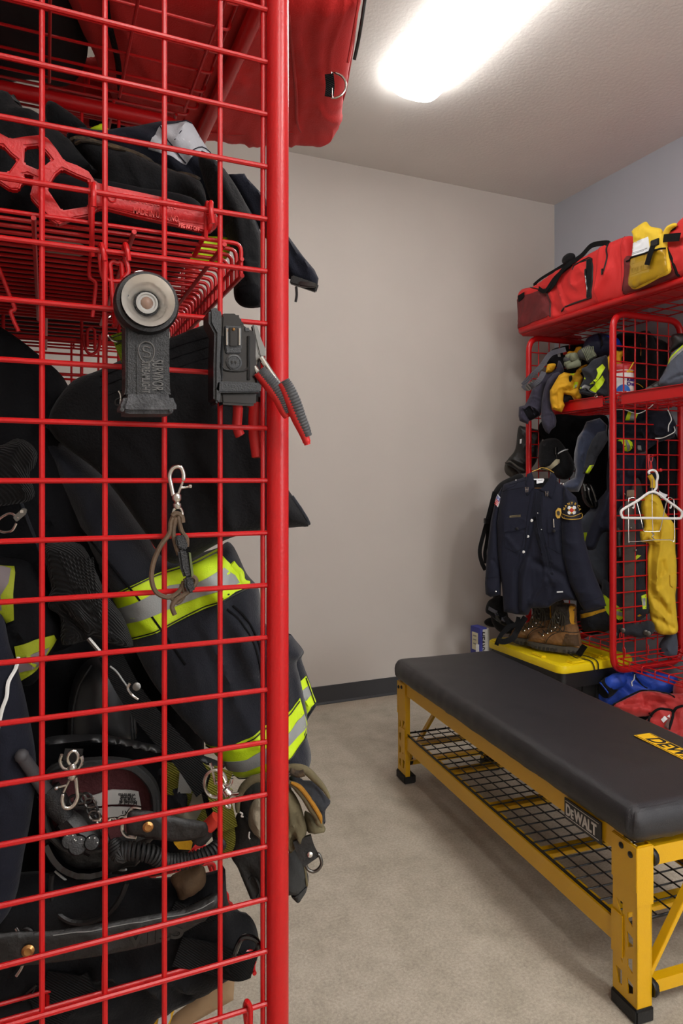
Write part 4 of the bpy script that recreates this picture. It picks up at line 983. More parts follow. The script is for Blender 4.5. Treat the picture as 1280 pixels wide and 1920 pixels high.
s0.line('shoulder_seam', B3(200, 230, 240, 208, 280, 190, 292, 165), .0016, NAVY, sh); s0.line('shoulder_seam', B3(340, 160, 240, 190), .0014, NAVY, sh); s0.line('yoke_seam', B3(205, 225, 340, 200), .0014, NAVY, sh)
for q in ((280, 161), (548, 180), (562, 184)): MB().sphere(s0.on(B3(*q)[0], .004), .004, 8).build('epaulette_button', WHITEP, sh)
s0.patch('laundry_tag', B3(527, 822, 563, 820, 564, 828, 527, 830), PAPER, sh, off=.004)
# flag
fl = sl.patch('flag_patch', B3(172, 243, 196, 270, 176, 322, 150, 298), PAPER, l1, off=.006)
sl.patch('flag_canton', B3(172, 249, 191, 271, 182, 290, 164, 270), mat('flag_blue', (110, 116, 160), .7), l1, off=.0075)
for k in range(4): sl.line('flag_stripe', B3(163-k*3.2, 275+k*8, 182-k*3.2, 292+k*7.6), .0018, REDP, l1, off=.0068)
# shoulder patch: rounded arch with gold lettering and a maltese cross
PP = B3(568, 340, 585, 300, 620, 275, 655, 298, 672, 335, 676, 365, 655, 388, 615, 396, 575, 388, 552, 370, 566, 352)
pa = sr.patch('shoulder_patch', PP, mat('patch_black', (22, 24, 34), .8), l2, off=.008)
sr.line('patch_border', B3(552, 355, 560, 384, 610, 392, 670, 388, 676, 362), .0022, GOLD, l2, off=.010)
sr.line('patch_border', B3(560, 362, 615, 376, 672, 358), .0018, GOLD, l2, off=.010)
CCp = (617, 338)
for k in range(4):
    a = math.pi/4+k*math.pi/2; b = []
    for (r_, da) in ((6, -.5), (27, -.42), (31, 0), (27, .42), (6, .5)): b += [CCp[0]+r_*math.cos(a+da), CCp[1]+r_*math.sin(a+da)]
    sr.patch('cross_arm', B3(*b), PAPER, l2, off=.010)
for k in range(4):
    a = k*math.pi/2; b = []
    for (r_, da) in ((6, -.5), (21, -.3), (21, .3), (6, .5)): b += [CCp[0]+r_*math.cos(a+da), CCp[1]+r_*math.sin(a+da)]
    sr.patch('cross_arm', B3(*b), GOLD, l2, off=.0095)
MB().lathe(sr.on(B3(*CCp)[0], .011), SN, [(.010, 0), (.010, .0015), (.004, .002)], 14).build('cross_centre', ORANGE, l2)
su = SN.cross(Vector((0, 0, 1))).normalized()*-1
for i, ch in enumerate('MANTECA'):
    a = math.radians(168-i*26); q = sr.on(B3(CCp[0]+44*math.cos(a), CCp[1]+5-44*math.sin(a)+0)[0], .011)
    ang = a-math.pi/2; u = Vector((0, 0, 1)).cross(SN).normalized(); up = Vector((0, 0, 1))
    d = u*math.cos(ang)+up*math.sin(ang); v = up*math.cos(ang)-u*math.sin(ang)
    text('patch_lettering', ch, q-d*.004-v*.004, d, v, .016, GOLD, l2, bold=.0006)
text('patch_lettering', 'FIRE DEPARTMENT', sr.on(B3(570, 386)[0], .011), u, (0, 0, 1), .009, GOLD, l2, xs=.75)
# gold chest badge
bdg = [(520, 345), (535, 325), (553, 330), (556, 355), (546, 385), (532, 388), (522, 372)]
s0.patch('chest_badge', B3(*[v for p in bdg for v in p]), GOLD, sh, off=.012, th=.006); s0.patch('badge_centre', B3(530, 345, 545, 345, 545, 368, 532, 368), mat('badge_dark', (70, 66, 60), .4, metal=.6), sh, off=.014, smooth=True)
# wire hanger neck
hg = cord('hanger', W(D3(450, 405, 478, 410, 485, 450, 470, 520, 480, 545), tt(1012, 2.56)), .0022, GOLD); tag(hg, 'gold wire hanger hook above the navy uniform shirt', 'hanger')
MB().tube(smooth_path(W(D3(375, 580, 430, 560, 480, 540, 540, 555, 600, 590), 3.53), 4), .0022, 6).build('hanger_arms', GOLD, hg)
# strap and dark bag behind the shirt on the wall side
ob, c, _ = soft('gear_bag', 'black gear bag with a hanging webbing loop beside the far wall', 'bag', B3(110, 480, 120, 300, 160, 200, 230, 150, 320, 130, 330, 300, 260, 500, 200, 700, 190, 900, 250, 1000, 330, 1060, 200, 1080, 130, 1000, 140, 840, 110, 600), 3.85, BCLOTH, part='body', th=.05, namp=.010, nscale=12, res=.012)
strap('webbing_loop', W(B3(150, 230, 108, 395, 85, 480, 62, 580, 72, 650, 95, 700), 3.74), .022, WEBB, ob); strap('webbing_loop', W(B3(150, 240, 118, 400, 105, 520, 92, 600, 98, 660), 3.76), .02, WEBB, ob)
MB().box(at(*B3(103, 405)[0], t=3.72), (.03, .02, .03)).build('strap_slider', BPL, ob, bevel=.003)
ob, c, _ = soft('belt_pouch', 'black belt pouch with a pale strap buckle above the cartons', 'pouch', D6(140, 170, 170, 115, 230, 90, 290, 90, 330, 250, 330, 330, 270, 320, 180, 250, 140, 220), 3.72, BCLOTH, part='body', th=.04, namp=.006, res=.008)
c.patch('pale_strap', D6(165, 160, 240, 195, 230, 225, 160, 190), GWEBB, ob, off=.006); c.patch('pale_strap', D6(275, 250, 325, 265, 320, 300, 270, 280), GWEBB, ob, off=.006)
c.patch('buckle', D6(215, 215, 240, 205, 275, 280, 262, 305, 225, 280), BGLOSS, ob, off=.010, th=.008)
sp = thing('shoulder_strap', 'wide black padded strap draped over the corner of the yellow lid', 'strap', at(940, 1205, t=3.75))
strap('padded_band', W(D6(300, 260, 340, 330, 330, 360, 280, 400, 250, 450, 230, 500), [3.62, 3.62, 3.60, 3.6, 3.6, 3.6]), .022, BCLOTH, sp, th=.012)
strap('padded_band', W(D6(480, 260, 440, 320, 400, 390, 370, 440, 300, 470, 240, 460), [3.6, 3.6, 3.6, 3.56, 3.56, 3.58]), .03, BCLOTH, sp, th=.012)
strap('padded_band', W(D6(420, 260, 400, 320, 330, 345, 290, 390), [3.6, 3.6, 3.6, 3.6]), .022, BCLOTH, sp, th=.012)
# items between shirt and post
ob, c, _ = soft('coat_sleeve', 'grey turnout coat with a lime band showing beside the shirt sleeve', 'coat', B3(665, 400, 690, 370, 740, 320, 830, 260, 830, 700, 820, 800, 760, 760, 700, 600, 670, 480), 3.80, GREYJ, part='shell', th=.04, namp=.010, nscale=14, res=.01)
c.patch('lime_band', B3(664, 475, 705, 472, 700, 530, 685, 545, 668, 500), LIME, ob); c.patch('silver_band', B3(672, 478, 685, 477, 685, 530, 676, 520), PAPER, ob, off=.003)
ob, c, _ = soft('navy_trousers', 'navy trouser leg hanging just left of the middle post', 'trousers', B3(690, 560, 720, 440, 770, 330, 800, 250, 860, 200, 860, 480, 825, 470, 790, 490, 750, 575), 3.62, NAVYS, th=.03, namp=.008, nscale=12, res=.009, folds=[(B3(740, 560, 800, 350, 830, 240), .015, .014)])
ob, c, _ = soft('radio_case', 'glossy black case with silver lettering behind the shirt shoulder', 'case', B3(670, 200, 700, 170, 740, 200, 770, 290, 765, 330, 720, 330, 680, 280), 3.78, BGLOSS, part='shell', th=.03, res=.01)
c.line('silver_print', B3(685, 185, 695, 225), .004, SILV, ob); c.line('silver_edge', B3(725, 190, 745, 240, 760, 290), .004, STEEL, ob)
ob, c, _ = soft('bunker_trousers', 'charcoal turnout trousers with lime and silver cuff bands by the bin', 'trousers', B3(660, 950, 700, 940, 780, 900, 800, 760, 860, 800, 900, 860, 960, 960, 900, 1040, 860, 1060, 760, 1070, 680, 1060), 3.66, DCLOTH, part='leg', th=.05, namp=.008, nscale=14, res=.009)
c.patch('yellow_band', B3(665, 960, 740, 945, 820, 920, 820, 935, 740, 965, 668, 985), YJACK, ob); c.patch('lime_band', B3(800, 850, 818, 850, 870, 895, 910, 930, 915, 975, 890, 995, 850, 975, 815, 930), LIME, ob, smooth=True)
c.patch('silver_band', B3(850, 930, 905, 940, 905, 975, 865, 960), SILV, ob, off=.003)
ob, c, _ = soft('dark_turnout_coat', 'black turnout coat filling the far bay behind the shirt', 'coat', B3(600, 200, 820, 100, 900, 400, 900, 900, 860, 1050, 660, 1060, 640, 700), 3.92, DNAVY, th=.05, namp=.02, nscale=8, res=.018)
# behind the middle mesh, lower half
ob, c, _ = soft('turnout_coat', 'worn charcoal turnout coat with lime cuffs behind the mesh', 'coat', D5(130, 700, 200, 380, 320, 300, 480, 320, 560, 620, 560, 1300, 620, 1640, 560, 1740, 400, 1840, 260, 1840, 130, 1700), tt(1180, 2.76), DCLOTH, part='shell', th=.05, edge=.05, namp=.014, nscale=12, res=.010, seed=1)
c.patch('lime_band', D5(145, 1570, 250, 1640, 255, 1760, 215, 1790, 145, 1740), LIME, ob); c.patch('silver_band', D5(145, 1660, 250, 1680, 250, 1735, 150, 1710), SILV, ob, off=.003)
c.patch('lime_band', D5(490, 1470, 560, 1450, 555, 1630, 510, 1630), LIME, ob); c.patch('silver_band', D5(500, 1500, 545, 1500, 545, 1590, 510, 1590), SILV, ob, off=.003)
c.patch('lime_band', D5(385, 1000, 440, 950, 490, 960, 430, 1010), LIME, ob); c.patch('yellow_tag', D5(440, 1720, 470, 1700, 500, 1720, 460, 1735), YJACK, ob)
strap('leather_suspender', [c.on(p, .04) for p in D5(360, 200, 350, 600, 340, 1000, 330, 1400, 330, 1780)], .05, mat('worn_leather_band', (70, 62, 56), .7, bump=.6, bscale=120, var=.3, vscale=12), ob, th=.008)
MB().box(c.on(D5(365, 170)[0], .05), (.05, .02, .035)).build('suspender_clip', mat('tan_clip', (150, 130, 108), .6), ob, bevel=.004)
for q in ((285, 180), (360, 600), (420, 880), (280, 1860)): MB().sphere(c.on(D5(*q)[0], .05), .006, 8).build('snap', CHROME, ob)
ob, c, _ = soft('fire_boot', 'scuffed black leather fire boot on the bottom rack behind the mesh', 'boot', D5(150, 640, 200, 600, 250, 640, 250, 780, 260, 930, 240, 1000, 180, 1000, 150, 900), tt(1158, 2.68), LEATH, part='upper', th=.03, res=.008, namp=.006, nscale=30)
ob, c, _ = soft('air_mask', 'grey and black breathing mask lying on the bottom rack behind the mesh', 'mask', D7(450, 240, 440, 130, 500, 60, 600, 50, 760, 60, 860, 20, 930, 60, 940, 140, 880, 210, 760, 230, 640, 200, 560, 230, 520, 260), tt(1190, 2.72), DCLOTH, part='body', th=.05, edge=.04, namp=.012, nscale=22, res=.008, seed=1)
for q in ((470, 160), (560, 110), (830, 140), (860, 150)): MB().lathe(c.on(D7(*q)[0], .004), c.N, [(.012, 0), (.012, .004), (.006, .006)], 12).build('strap_stud', STEEL, ob)
ob, c, _ = soft('grey_hose_bag', 'grey cloth bag low in the middle bay behind the mesh', 'bag', D7(1010, 440, 1000, 300, 1100, 180, 1200, 190, 1210, 430, 1100, 470), tt(1253, 2.93), GREYJ, th=.04, namp=.01, res=.012)
# hung yellow jacket
yj = thing('brush_jacket', 'bright yellow wildland jacket hanging behind the mesh and hangers', 'jacket', at(1235, 1185, t=tt(1235, 2.86)))
c = cloth(D5(500, 270, 580, 190, 680, 190, 740, 250, 800, 420, 880, 520, 930, 620, 930, 900, 945, 1050, 945, 1350, 930, 1500, 950, 1750, 955, 1960, 800, 1990, 700, 1960, 640, 1860, 600, 1720, 570, 1480, 570, 1300, 565, 1000, 580, 820, 480, 800, 455, 660, 520, 600, 490, 450), tt(1232, 2.84), th=.04, edge=.04, namp=.013, nscale=9, res=.0055, stretch=(2.6, .8), seed=2,
          folds=[(D5(620, 820, 610, 1400), .016, -.016), (D5(700, 1040, 690, 1480), .016, .016), (D5(760, 1050, 780, 1150, 740, 1200), .014, -.014), (D5(640, 1450, 760, 1600, 830, 1700), .014, -.016), (D5(720, 1400, 820, 1560), .014, .014), (D5(640, 300, 620, 600), .016, -.012), (D5(680, 250, 690, 520), .014, .010), (D5(560, 350, 540, 600), .014, .010), (D5(480, 790, 560, 700, 700, 800), .014, .012), (D5(620, 1750, 760, 1800, 900, 1900), .014, -.014)])
c.build('shell', YBRIGHT, yj)
c.patch('pocket_flap', D5(860, 1210, 945, 1210, 945, 1330, 900, 1370, 865, 1340), YBRIGHT, yj, off=.008, th=.008); c.patch('cuff', D5(460, 650, 560, 650, 570, 790, 470, 795), YBRIGHT, yj, off=.008, th=.008); c.patch('pocket_flap', D5(600, 630, 740, 640, 740, 780, 600, 790), YBRIGHT, yj, off=.006, th=.006)
MB().tube(smooth_path(W(D5(600, -60, 640, 20, 640, 100), tt(1222, 2.8)), 4), .012, 8).build('collar_loop', YBRIGHT, yj)
c.patch('care_label', D5(720, 190, 725, 130, 760, 160, 830, 190, 800, 240, 740, 230), PAPER, yj, off=.012) if False else None
MB().prism(W(D5(720, 190, 722, 135, 762, 165, 832, 190, 790, 240, 745, 232), tt(1243, 2.84)), SN, .003).build('care_label', PAPER, yj)
# white plastic hanger and wire hanger on a red hook, near side of the mesh
HT = 3.27
hk = thing('wire_hook', 'red double wire hook clipped on the mesh above the white hanger', 'hook', at(1222, 885, t=HT+.06))
def D4w(pts, t): return W(D4(*pts), t)
MB().tube(fillet(D4w((770, 890, 780, 990, 800, 1010, 820, 990, 825, 900), HT+.08), .006, 3), .003, 6).build('upper_loop', RED, hk)
MB().tube(fillet(D4w((755, 900, 770, 1120, 790, 1130, 800, 1000, 815, 1120, 790, 1160), HT+.07), .006, 3), .003, 6).build('lower_loop', RED, hk)
MB().tube(D4w((780, 935, 860, 915, 930, 895), [HT+.08, HT+.05, HT+.02]), .0035, 6).build('prong', RED, hk); MB().tube(D4w((800, 1165, 870, 1150, 950, 1130), [HT+.08, HT+.04, HT]), .0045, 6).build('prong', RED, hk)
MB().sphere(D4w((945, 1132), HT)[0], .009, 10).build('prong_tip', RED, hk)
hw = thing('clothes_hanger', 'white plastic clothes hanger hanging on the mesh by the middle post', 'hanger', at(1221, 975, t=HT))
MB().tube(smooth_path(D4w((775, 1190, 765, 1160, 790, 1140, 830, 1132, 870, 1150, 895, 1200, 900, 1250), HT)+W(D5(690, 20, 690, 90, 665, 130, 640, 160), HT), 5), .0055, 8).build('hook', WHITEP, hw)
hp = D5(640, 150, 440, 270, 260, 375, 232, 420, 245, 465, 290, 488, 640, 490, 960, 495, 1005, 478, 1018, 430, 990, 385, 840, 275)
MB().tube(smooth_path(W(hp, HT), 4, True), .0062, 8, closed=True).build('arms', WHITEP, hw)
for x_, s_ in ((395, 1), (872, 1)): MB().tube(smooth_path(W(D5(x_+5, 300, x_+5, 345, x_-5, 362, x_-17, 350), HT), 4), .003, 6).build('strap_notch', WHITEP, hw)
h2 = thing('clothes_hanger', 'bent silver wire hanger hooked behind the white plastic hanger', 'hanger', at(1221, 1010, t=HT+.03))
P = W(D5(635, -20, 632, 120, 632, 400, 640, 640, 640, 700), HT+.03); MB().tube(smooth_path(P, 4), .002, 6).build('stem', CHROME, h2)
P = W(D5(520, 640, 560, 662, 700, 660, 735, 640, 780, 440, 825, 260, 860, 225, 900, 250, 912, 300, 915, 760, 860, 770, 640, 770, 500, 785, 350, 790, 330, 760, 328, 280, 345, 235, 390, 225, 425, 260, 480, 460), HT+.03)
MB().tube(smooth_path(P, 4, True), .0022, 6, closed=True).build('frame', CHROME, h2)
MB().tube(smooth_path(W(D5(625, 670, 655, 700, 630, 730, 655, 760, 630, 775), HT+.028), 4), .003, 6).build('twist', CHROME, h2)
# ================================================================== bin, boots, cartons, jackets on the floor
bn = thing('storage_bin', 'black storage bin with a bright yellow lid under the hiking boots', 'bin', (2.55, 2.94, 0))
BX0, BX1, BY0, BY1, BZ = 2.31, 2.80, 2.635, 3.25, .315
def ring_pts(x0, x1, y0, y1, r, z, n=6):
    P = []
    for (cx_, cy_, a0_) in ((x1-r, y1-r, 0), (x0+r, y1-r, 90), (x0+r, y0+r, 180), (x1-r, y0+r, 270)):
        for k in range(n+1):
            a = math.radians(a0_+90*k/n); P.append(Vector((cx_+r*math.cos(a), cy_+r*math.sin(a), z)))
    return P
def stack(rings, cap=True):
    mb = MB(); n = len(rings[0]); vs = [p for r in rings for p in r]; fs = []
    for i in range(len(rings)-1):
        for k in range(n): fs.append((i*n+k, i*n+(k+1) % n, (i+1)*n+(k+1) % n, (i+1)*n+k))
    if cap: fs += [tuple(range(n-1, -1, -1)), tuple((len(rings)-1)*n+k for k in range(n))]
    mb.add(vs, fs); return mb
i_ = .03
m = stack([ring_pts(BX0+i_+.03, BX1-i_-.03, BY0+i_+.03, BY1-i_-.03, .03, 0), ring_pts(BX0+i_+.026, BX1-i_-.026, BY0+i_+.026, BY1-i_-.026, .03, .01), ring_pts(BX0+i_, BX1-i_, BY0+i_, BY1-i_, .03, .22), ring_pts(BX0+.01, BX1-.01, BY0+.01, BY1-.01, .035, .225), ring_pts(BX0+.01, BX1-.01, BY0+.01, BY1-.01, .035, BZ)])
bb_ = m.build('bin_body', mat('bin_black', (22, 22, 23), .38, bump=.2, bscale=200), bn)
for k in range(7):
    y = BY0+.09+k*(BY1-BY0-.18)/6; MB().bar((BX0+i_+.016, y, .01), (BX0+i_-.002, y, .222), .010, .02, up=(0, 1, 0)).build('rib', MATS['bin_black'], bn, bevel=.002)
for k in range(4):
    x = BX0+.08+k*.09; MB().bar((x, BY0+i_+.016, .01), (x, BY0+i_-.002, .222), .02, .010, up=(0, 1, 0)).build('rib', MATS['bin_black'], bn, bevel=.002)
m = stack([ring_pts(BX0, BX1, BY0, BY1, .045, BZ-.012), ring_pts(BX0-.004, BX1+.004, BY0-.004, BY1+.004, .047, BZ+.004), ring_pts(BX0, BX1, BY0, BY1, .045, BZ+.024), ring_pts(BX0+.008, BX1-.008, BY0+.008, BY1-.008, .04, BZ+.03), ring_pts(BX0+.045, BX1-.045, BY0+.045, BY1-.045, .03, BZ+.03), ring_pts(BX0+.05, BX1-.05, BY0+.05, BY1-.05, .03, BZ+.018)])
lid = m.build('lid', YLID, bn)
for (x, y, a, b_) in ((BX0+.12, BY0+.028, .09, .045), (BX0+.30, BY0+.028, .05, .03), (BX0+.03, BY0+.2, .03, .09), (BX0+.03, BY1-.09, .05, .10), (BX0+.30, BY1-.07, .08, .06)):
    MB().box((x, y, BZ+.034), (a, b_, .014)).build('raised_pad', YLID, lid, bevel=.005)
m = MB()
for k in range(5): m.box((BX0+.22+k*.035, BY0+.30, BZ+.02), (.012, .40, .008))
tag(m.build('lid_ridges', YLID, lid, bevel=.002), kind='stuff')
cord('bungee', [(2.52, BY0-.01, BZ-.02), (2.50, BY0-.002, BZ+.034), (2.48, BY0+.08, BZ+.034), (2.50, BY0+.16, BZ+.04), (2.53, BY0+.10, BZ+.04), (2.535, BY0-.002, BZ+.034), (2.54, BY0-.01, BZ-.02)], .003, BPL, bn)
o = MB().bar((2.52, 2.745, BZ+.035), (2.555, 2.735, BZ+.085), .035, .005, up=(-1, 0, 0)).build('tie_strap', WEBB); tag(o, 'short black webbing strap end standing on the yellow lid', 'strap')

# hiking boots: toe to the left, built in a side-on frame and placed twice
def hike(label, org, ang, s=1.0):
    root = thing('hiking_boot', label, 'boot', org, 'pair of hiking boots on the bin')
    n = Vector((math.sin(ang), -math.cos(ang), 0)); u = Vector((math.cos(ang), math.sin(ang), 0))   # n towards the viewer, u toe -> heel
    def F(*p): return [org+u*p[i]*s+Vector((0, 0, p[i+1]*s)) for i in range(0, len(p), 2)]
    up = Cloth(F(.012, .03, .004, .055, .02, .085, .06, .105, .105, .13, .135, .165, .142, .22, .15, .265, .235, .27, .262, .255, .266, .17, .285, .10, .292, .05, .285, .03), org+u*.15*s, n, th=.048*s, edge=.045*s, res=.006, namp=.003, nscale=40, smooth=True,
               folds=[(F(.10, .05, .12, .12), .008, -.004), (F(.13, .16, .2, .14, .27, .15), .008, -.005)])
    up.build('upper', BRSUEDE, root)
    up.patch('ankle_collar', F(.140, .17, .146, .262, .232, .268, .258, .252, .262, .175, .20, .15), BRDARK, root, off=.004, smooth=False)
    up.patch('toe_seam', F(.015, .05, .03, .075, .075, .085, .11, .06, .11, .05, .07, .07, .035, .06), mat('toe_suede', (134, 98, 60), .85, bump=.8, bscale=150, var=.3, vscale=30), root, off=.003)
    up.patch('heel_counter', F(.20, .04, .22, .11, .28, .11, .288, .05), mat('heel_brown', (78, 58, 38), .85, bump=.8, bscale=150), root, off=.003)
    up.line('seam', F(.11, .045, .14, .09, .2, .12, .28, .12), .002, BRDARK, root)
    # sole
    V = []; 
    N_ = 22; top = []; 
    for k in range(N_):
        t = k/(N_-1); x = -.004+.302*t; wd = .046*math.sin(math.pi*min(1, max(0, .06+.88*t)))**.45*(1-.18*math.sin(math.pi*min(1, max(0, (t-.35)/.4))))
        top.append((x, wd))
    outl = [(x, wd) for x, wd in top]+[(x, -wd) for x, wd in reversed(top)]
    rings = []
    for z_, k_ in ((0, .95), (.006, 1.0), (.024, 1.02), (.036, .98)):
        rings.append([org+u*(.15+(x-.15)*(k_))*s+n*(wd*k_)*s+Vector((0, 0, (z_+(.012*max(0, 1-x/.06)**2) + (.0 if k_ != .98 else .012*max(0, (x-.2)/.1)))*s)) for x, wd in outl])
    sole = stack(rings).build('sole', SOLE, root, sharp=50)
    m = MB()
    for k in range(13):
        x = .01+k*.0225
        if .175 < x < .20: continue
        wd = .047*math.sin(math.pi*min(1, max(0, .06+.88*x/.3)))**.45
        m.box(org+u*x*s+n*(wd-.002)*s+Vector((0, 0, (.012+(.01*max(0, 1-x/.06)**2))*s)), (.012*s, .008*s, .018*s), Matrix((u, -n, Vector((0, 0, 1)))).transposed())
    m.build('tread_lug', mat('tread_dark', (44, 42, 40), .8), root, bevel=.001)['kind'] = 'stuff'
    # tongue, pull tab, eyelets and laces
    c = Cloth(F(.135, .17, .128, .23, .135, .29, .175, .295, .20, .27, .19, .2, .16, .16), org+u*.15*s+n*.004, n, th=.028*s, edge=.02*s, res=.006, namp=.003, nscale=30); c.build('tongue', BRDARK, root)
    up.patch('yellow_heel_tab', F(.238, .262, .262, .252, .268, .19, .264, .165, .245, .175, .242, .22), mat('heel_yellow', (214, 156, 30), .7, bump=.4, bscale=200), root, off=.007, smooth=True)
    LC = mat('speckled_lace', (70, 62, 40), .8, bump=1, bscale=500, var=.6, vscale=260, rgb2=(20, 18, 16))
    eye = [(.075, .098), (.098, .112), (.122, .128), (.142, .15), (.156, .178), (.160, .205), (.165, .232)]
    for k, (x, z_) in enumerate(eye):
        p = F(x+.022, z_-.012)[0]; q = up.on(p, .004)
        MB().lathe(q, n, [(.0055, 0), (.0055, .003), (.003, .005)], 10).build('eyelet', CHROME if k < 4 else STEEL, root)
        a = up.on(F(x-.012 if k < 3 else x-.02, z_-.002)[0], .006)
        b = q+n*.004
        MB().tube(smooth_path([b, (a+b)/2+Vector((0, 0, .006))+n*.004, a-n*.01], 4), .0026, 6).build('lace', LC, root)
        if k < 6:
            x2, z2 = eye[k+1]; b2 = up.on(F(x2+.0, z2-.004)[0], .006); MB().tube(smooth_path([q+n*.005, (q+b2)/2+n*.006, b2], 4), .0026, 6).build('lace', LC, root)
    r0 = up.on(F(.165, .225)[0], .010)
    for k in range(3):
        a1 = [r0+Vector((0, 0, 0)), r0+u*(-.02+.01*k)+Vector((0, 0, -.05))+n*.012, r0+u*(-.035+.03*k)+Vector((0, 0, -.105+.01*k))+n*.006, r0+u*(.01+.02*k)+Vector((0, 0, -.09))+n*.012, r0+u*(.03+.01*k)+Vector((0, 0, -.02))+n*.008, r0+u*.02+Vector((0, 0, .01))]
        MB().tube(smooth_path(a1, 6), .0026, 6).build('lace_loop', LC, root)
    return root
ZL = BZ+.031
pr_ = at(992, 1232, Z=ZL); q1 = at(1080, 1224, Z=ZL)
d_ = Vector((1, -.25, 0))
o1 = at(990, 1222, Z=ZL); e1 = at(1082, 1216, Z=ZL)
ang = math.radians(-58)
hike('nearer brown suede hiking boot of the pair on the yellow lid', Vector((2.415, 3.006, ZL)), ang, .96)
hike('rear brown suede hiking boot of the pair, half hidden on the yellow lid', Vector((2.395, 3.135, ZL)), ang, .96)

# cartons against the wall
def carton(label, px, t, y, a, b, sa, m):
    """upright box with its near corner in photo column px; a/b widths of its left and right faces"""
    top = at(px, y, t=t); v = ray(px, y); v.z = 0; v.normalize(); s = Vector((v.y, -v.x, 0))
    dl = -s*math.cos(sa)+v*math.sin(sa); dr = s*math.sin(sa)+v*math.cos(sa); zt = top.z
    root = thing('carton', label, 'carton', (top.x, top.y, 0)); base_ = Vector((top.x, top.y, 0))
    MB().box(base_+dl*a/2+dr*b/2+Vector((0, 0, zt/2)), (b, a, zt), Matrix((dr, dl, Vector((0, 0, 1)))).transposed()).build('box', m, root, bevel=.002)
    def face(side, x0, x1, z0, z1, mm, nm, off=.0012):
        d, n = (dl, -dr) if side == 'L' else (dr, -dl)
        P = [base_+d*x0+n*off+Vector((0, 0, zt-z0)), base_+d*x1+n*off+Vector((0, 0, zt-z0)), base_+d*x1+n*off+Vector((0, 0, zt-z1)), base_+d*x0+n*off+Vector((0, 0, zt-z1))]
        return MB().prism(P, n, .0015).build(nm, mm, root, smooth=False)
    return root, base_, dl, dr, zt, face
r_, b0_, dl_, dr_, zt_, face = carton('blue carton with a buff paper label on the floor by the back wall', 899, 3.72, 1178, .082, .05, math.radians(52), BLUEBOX)
face('L', .015, .066, .03, .125, mat('buff_label', (196, 190, 160), .7), 'paper_label'); face('L', .004, .03, .09, .21, PAPER, 'paper_label', .002)
for k in range(3): face('L', .026, .055, .045+k*.022, .05+k*.022, GREYP, 'label_print', .003)
face('R', .02, .05, .115, .19, mat('pale_blue_label', (190, 200, 216), .7), 'paper_label', .002)
r_, b0_, dl_, dr_, zt_, face = carton('pale carton with dark lettering right of the blue carton', 914, 3.72, 1181, .05, .055, math.radians(8), mat('pale_carton', (176, 176, 170), .7))
u_ = dr_*math.cos(0); q_ = b0_-dl_*0
nn = -dl_
text('carton_lettering', 'HEAVY', b0_+dr_*.012+nn*.001+Vector((0, 0, zt_-.012)) if abs(dr_.dot(RT)) > .7 else b0_+dl_*.04-dr_*.001+Vector((0, 0, zt_-.012)), (0, 0, -1), dr_ if abs(dr_.dot(RT)) > .7 else -dl_, .036, BLACKP, r_, bold=.001)
o, c, _ = soft('cap', 'black knit cap lying on top of the cartons', 'cap', D6(130, 320, 130, 290, 180, 265, 240, 280, 240, 340, 180, 345), 3.95, BCLOTH, th=.04, res=.01)

# blue and red jackets heaped on the floor under the near bay
def heap(name, label, cat, outline, zc, m, folds=(), th=.05, edge=.05, part='shell', res=.009, namp=.014, ns=12, seed=0, tilt=32):
    """cloth lying over a pile: plane tilted back from the viewer"""
    cpx = mid(outline); p = at(cpx[0], cpx[1], Z=zc); r = ray(*cpx); r.z = 0; n = (-r.normalized()*math.sin(math.radians(90-tilt))+Vector((0, 0, math.cos(math.radians(90-tilt)))))
    c = Cloth(outline, p, n, th=th, edge=edge, folds=folds, namp=namp, nscale=ns, res=res, seed=seed)
    z0 = min(c.world(q, 0).z for q in c.poly); root = thing(name, label, cat, (p.x, p.y, max(0, z0))); ob = c.build(part, m, root); return root, c
ob, c = heap('jacket', 'bright blue jacket with a black cuff heaped under the red locker rack', 'jacket', D7(170, 935, 240, 880, 290, 820, 330, 740, 380, 660, 430, 650, 560, 600, 700, 620, 860, 640, 1000, 640, 1200, 690, 1200, 800, 1100, 900, 860, 930, 640, 960, 500, 1010, 380, 1040, 300, 1010), .20, BLUECL, th=.05, namp=.016, seed=1, folds=[(D7(450, 860, 560, 720, 600, 650), .02, .03), (D7(640, 660, 720, 780, 860, 860), .012, -.02), (D7(350, 700, 400, 760), .012, -.02), (D7(560, 860, 660, 930), .015, -.018)])
c.line('zip', D7(700, 680, 720, 740, 800, 830, 850, 860), .004, NAVY, ob); cord('drawcord', [c.on(p, .006) for p in D7(700, 700, 690, 760, 665, 800, 670, 850)], .003, WHITE, ob)
limb('cuff', [c.on(D7(560, 780)[0], .03), c.on(D7(460, 840)[0], .04), c.on(D7(390, 880)[0], .045), c.on(D7(335, 915)[0], .045)], [.03, .036, .040, .042], BLUECL, ob, namp=.006)
limb('cuff', [c.on(D7(420, 865)[0], .045), c.on(D7(370, 895)[0], .045), c.on(D7(325, 920)[0], .045)], [.042, .044, .044], BCLOTH, ob, namp=.003)
REDJ = mat('red_jacket_nylon', (186, 36, 34), .6, bump=.5, bscale=220, var=.2, vscale=9, sheen=.2)
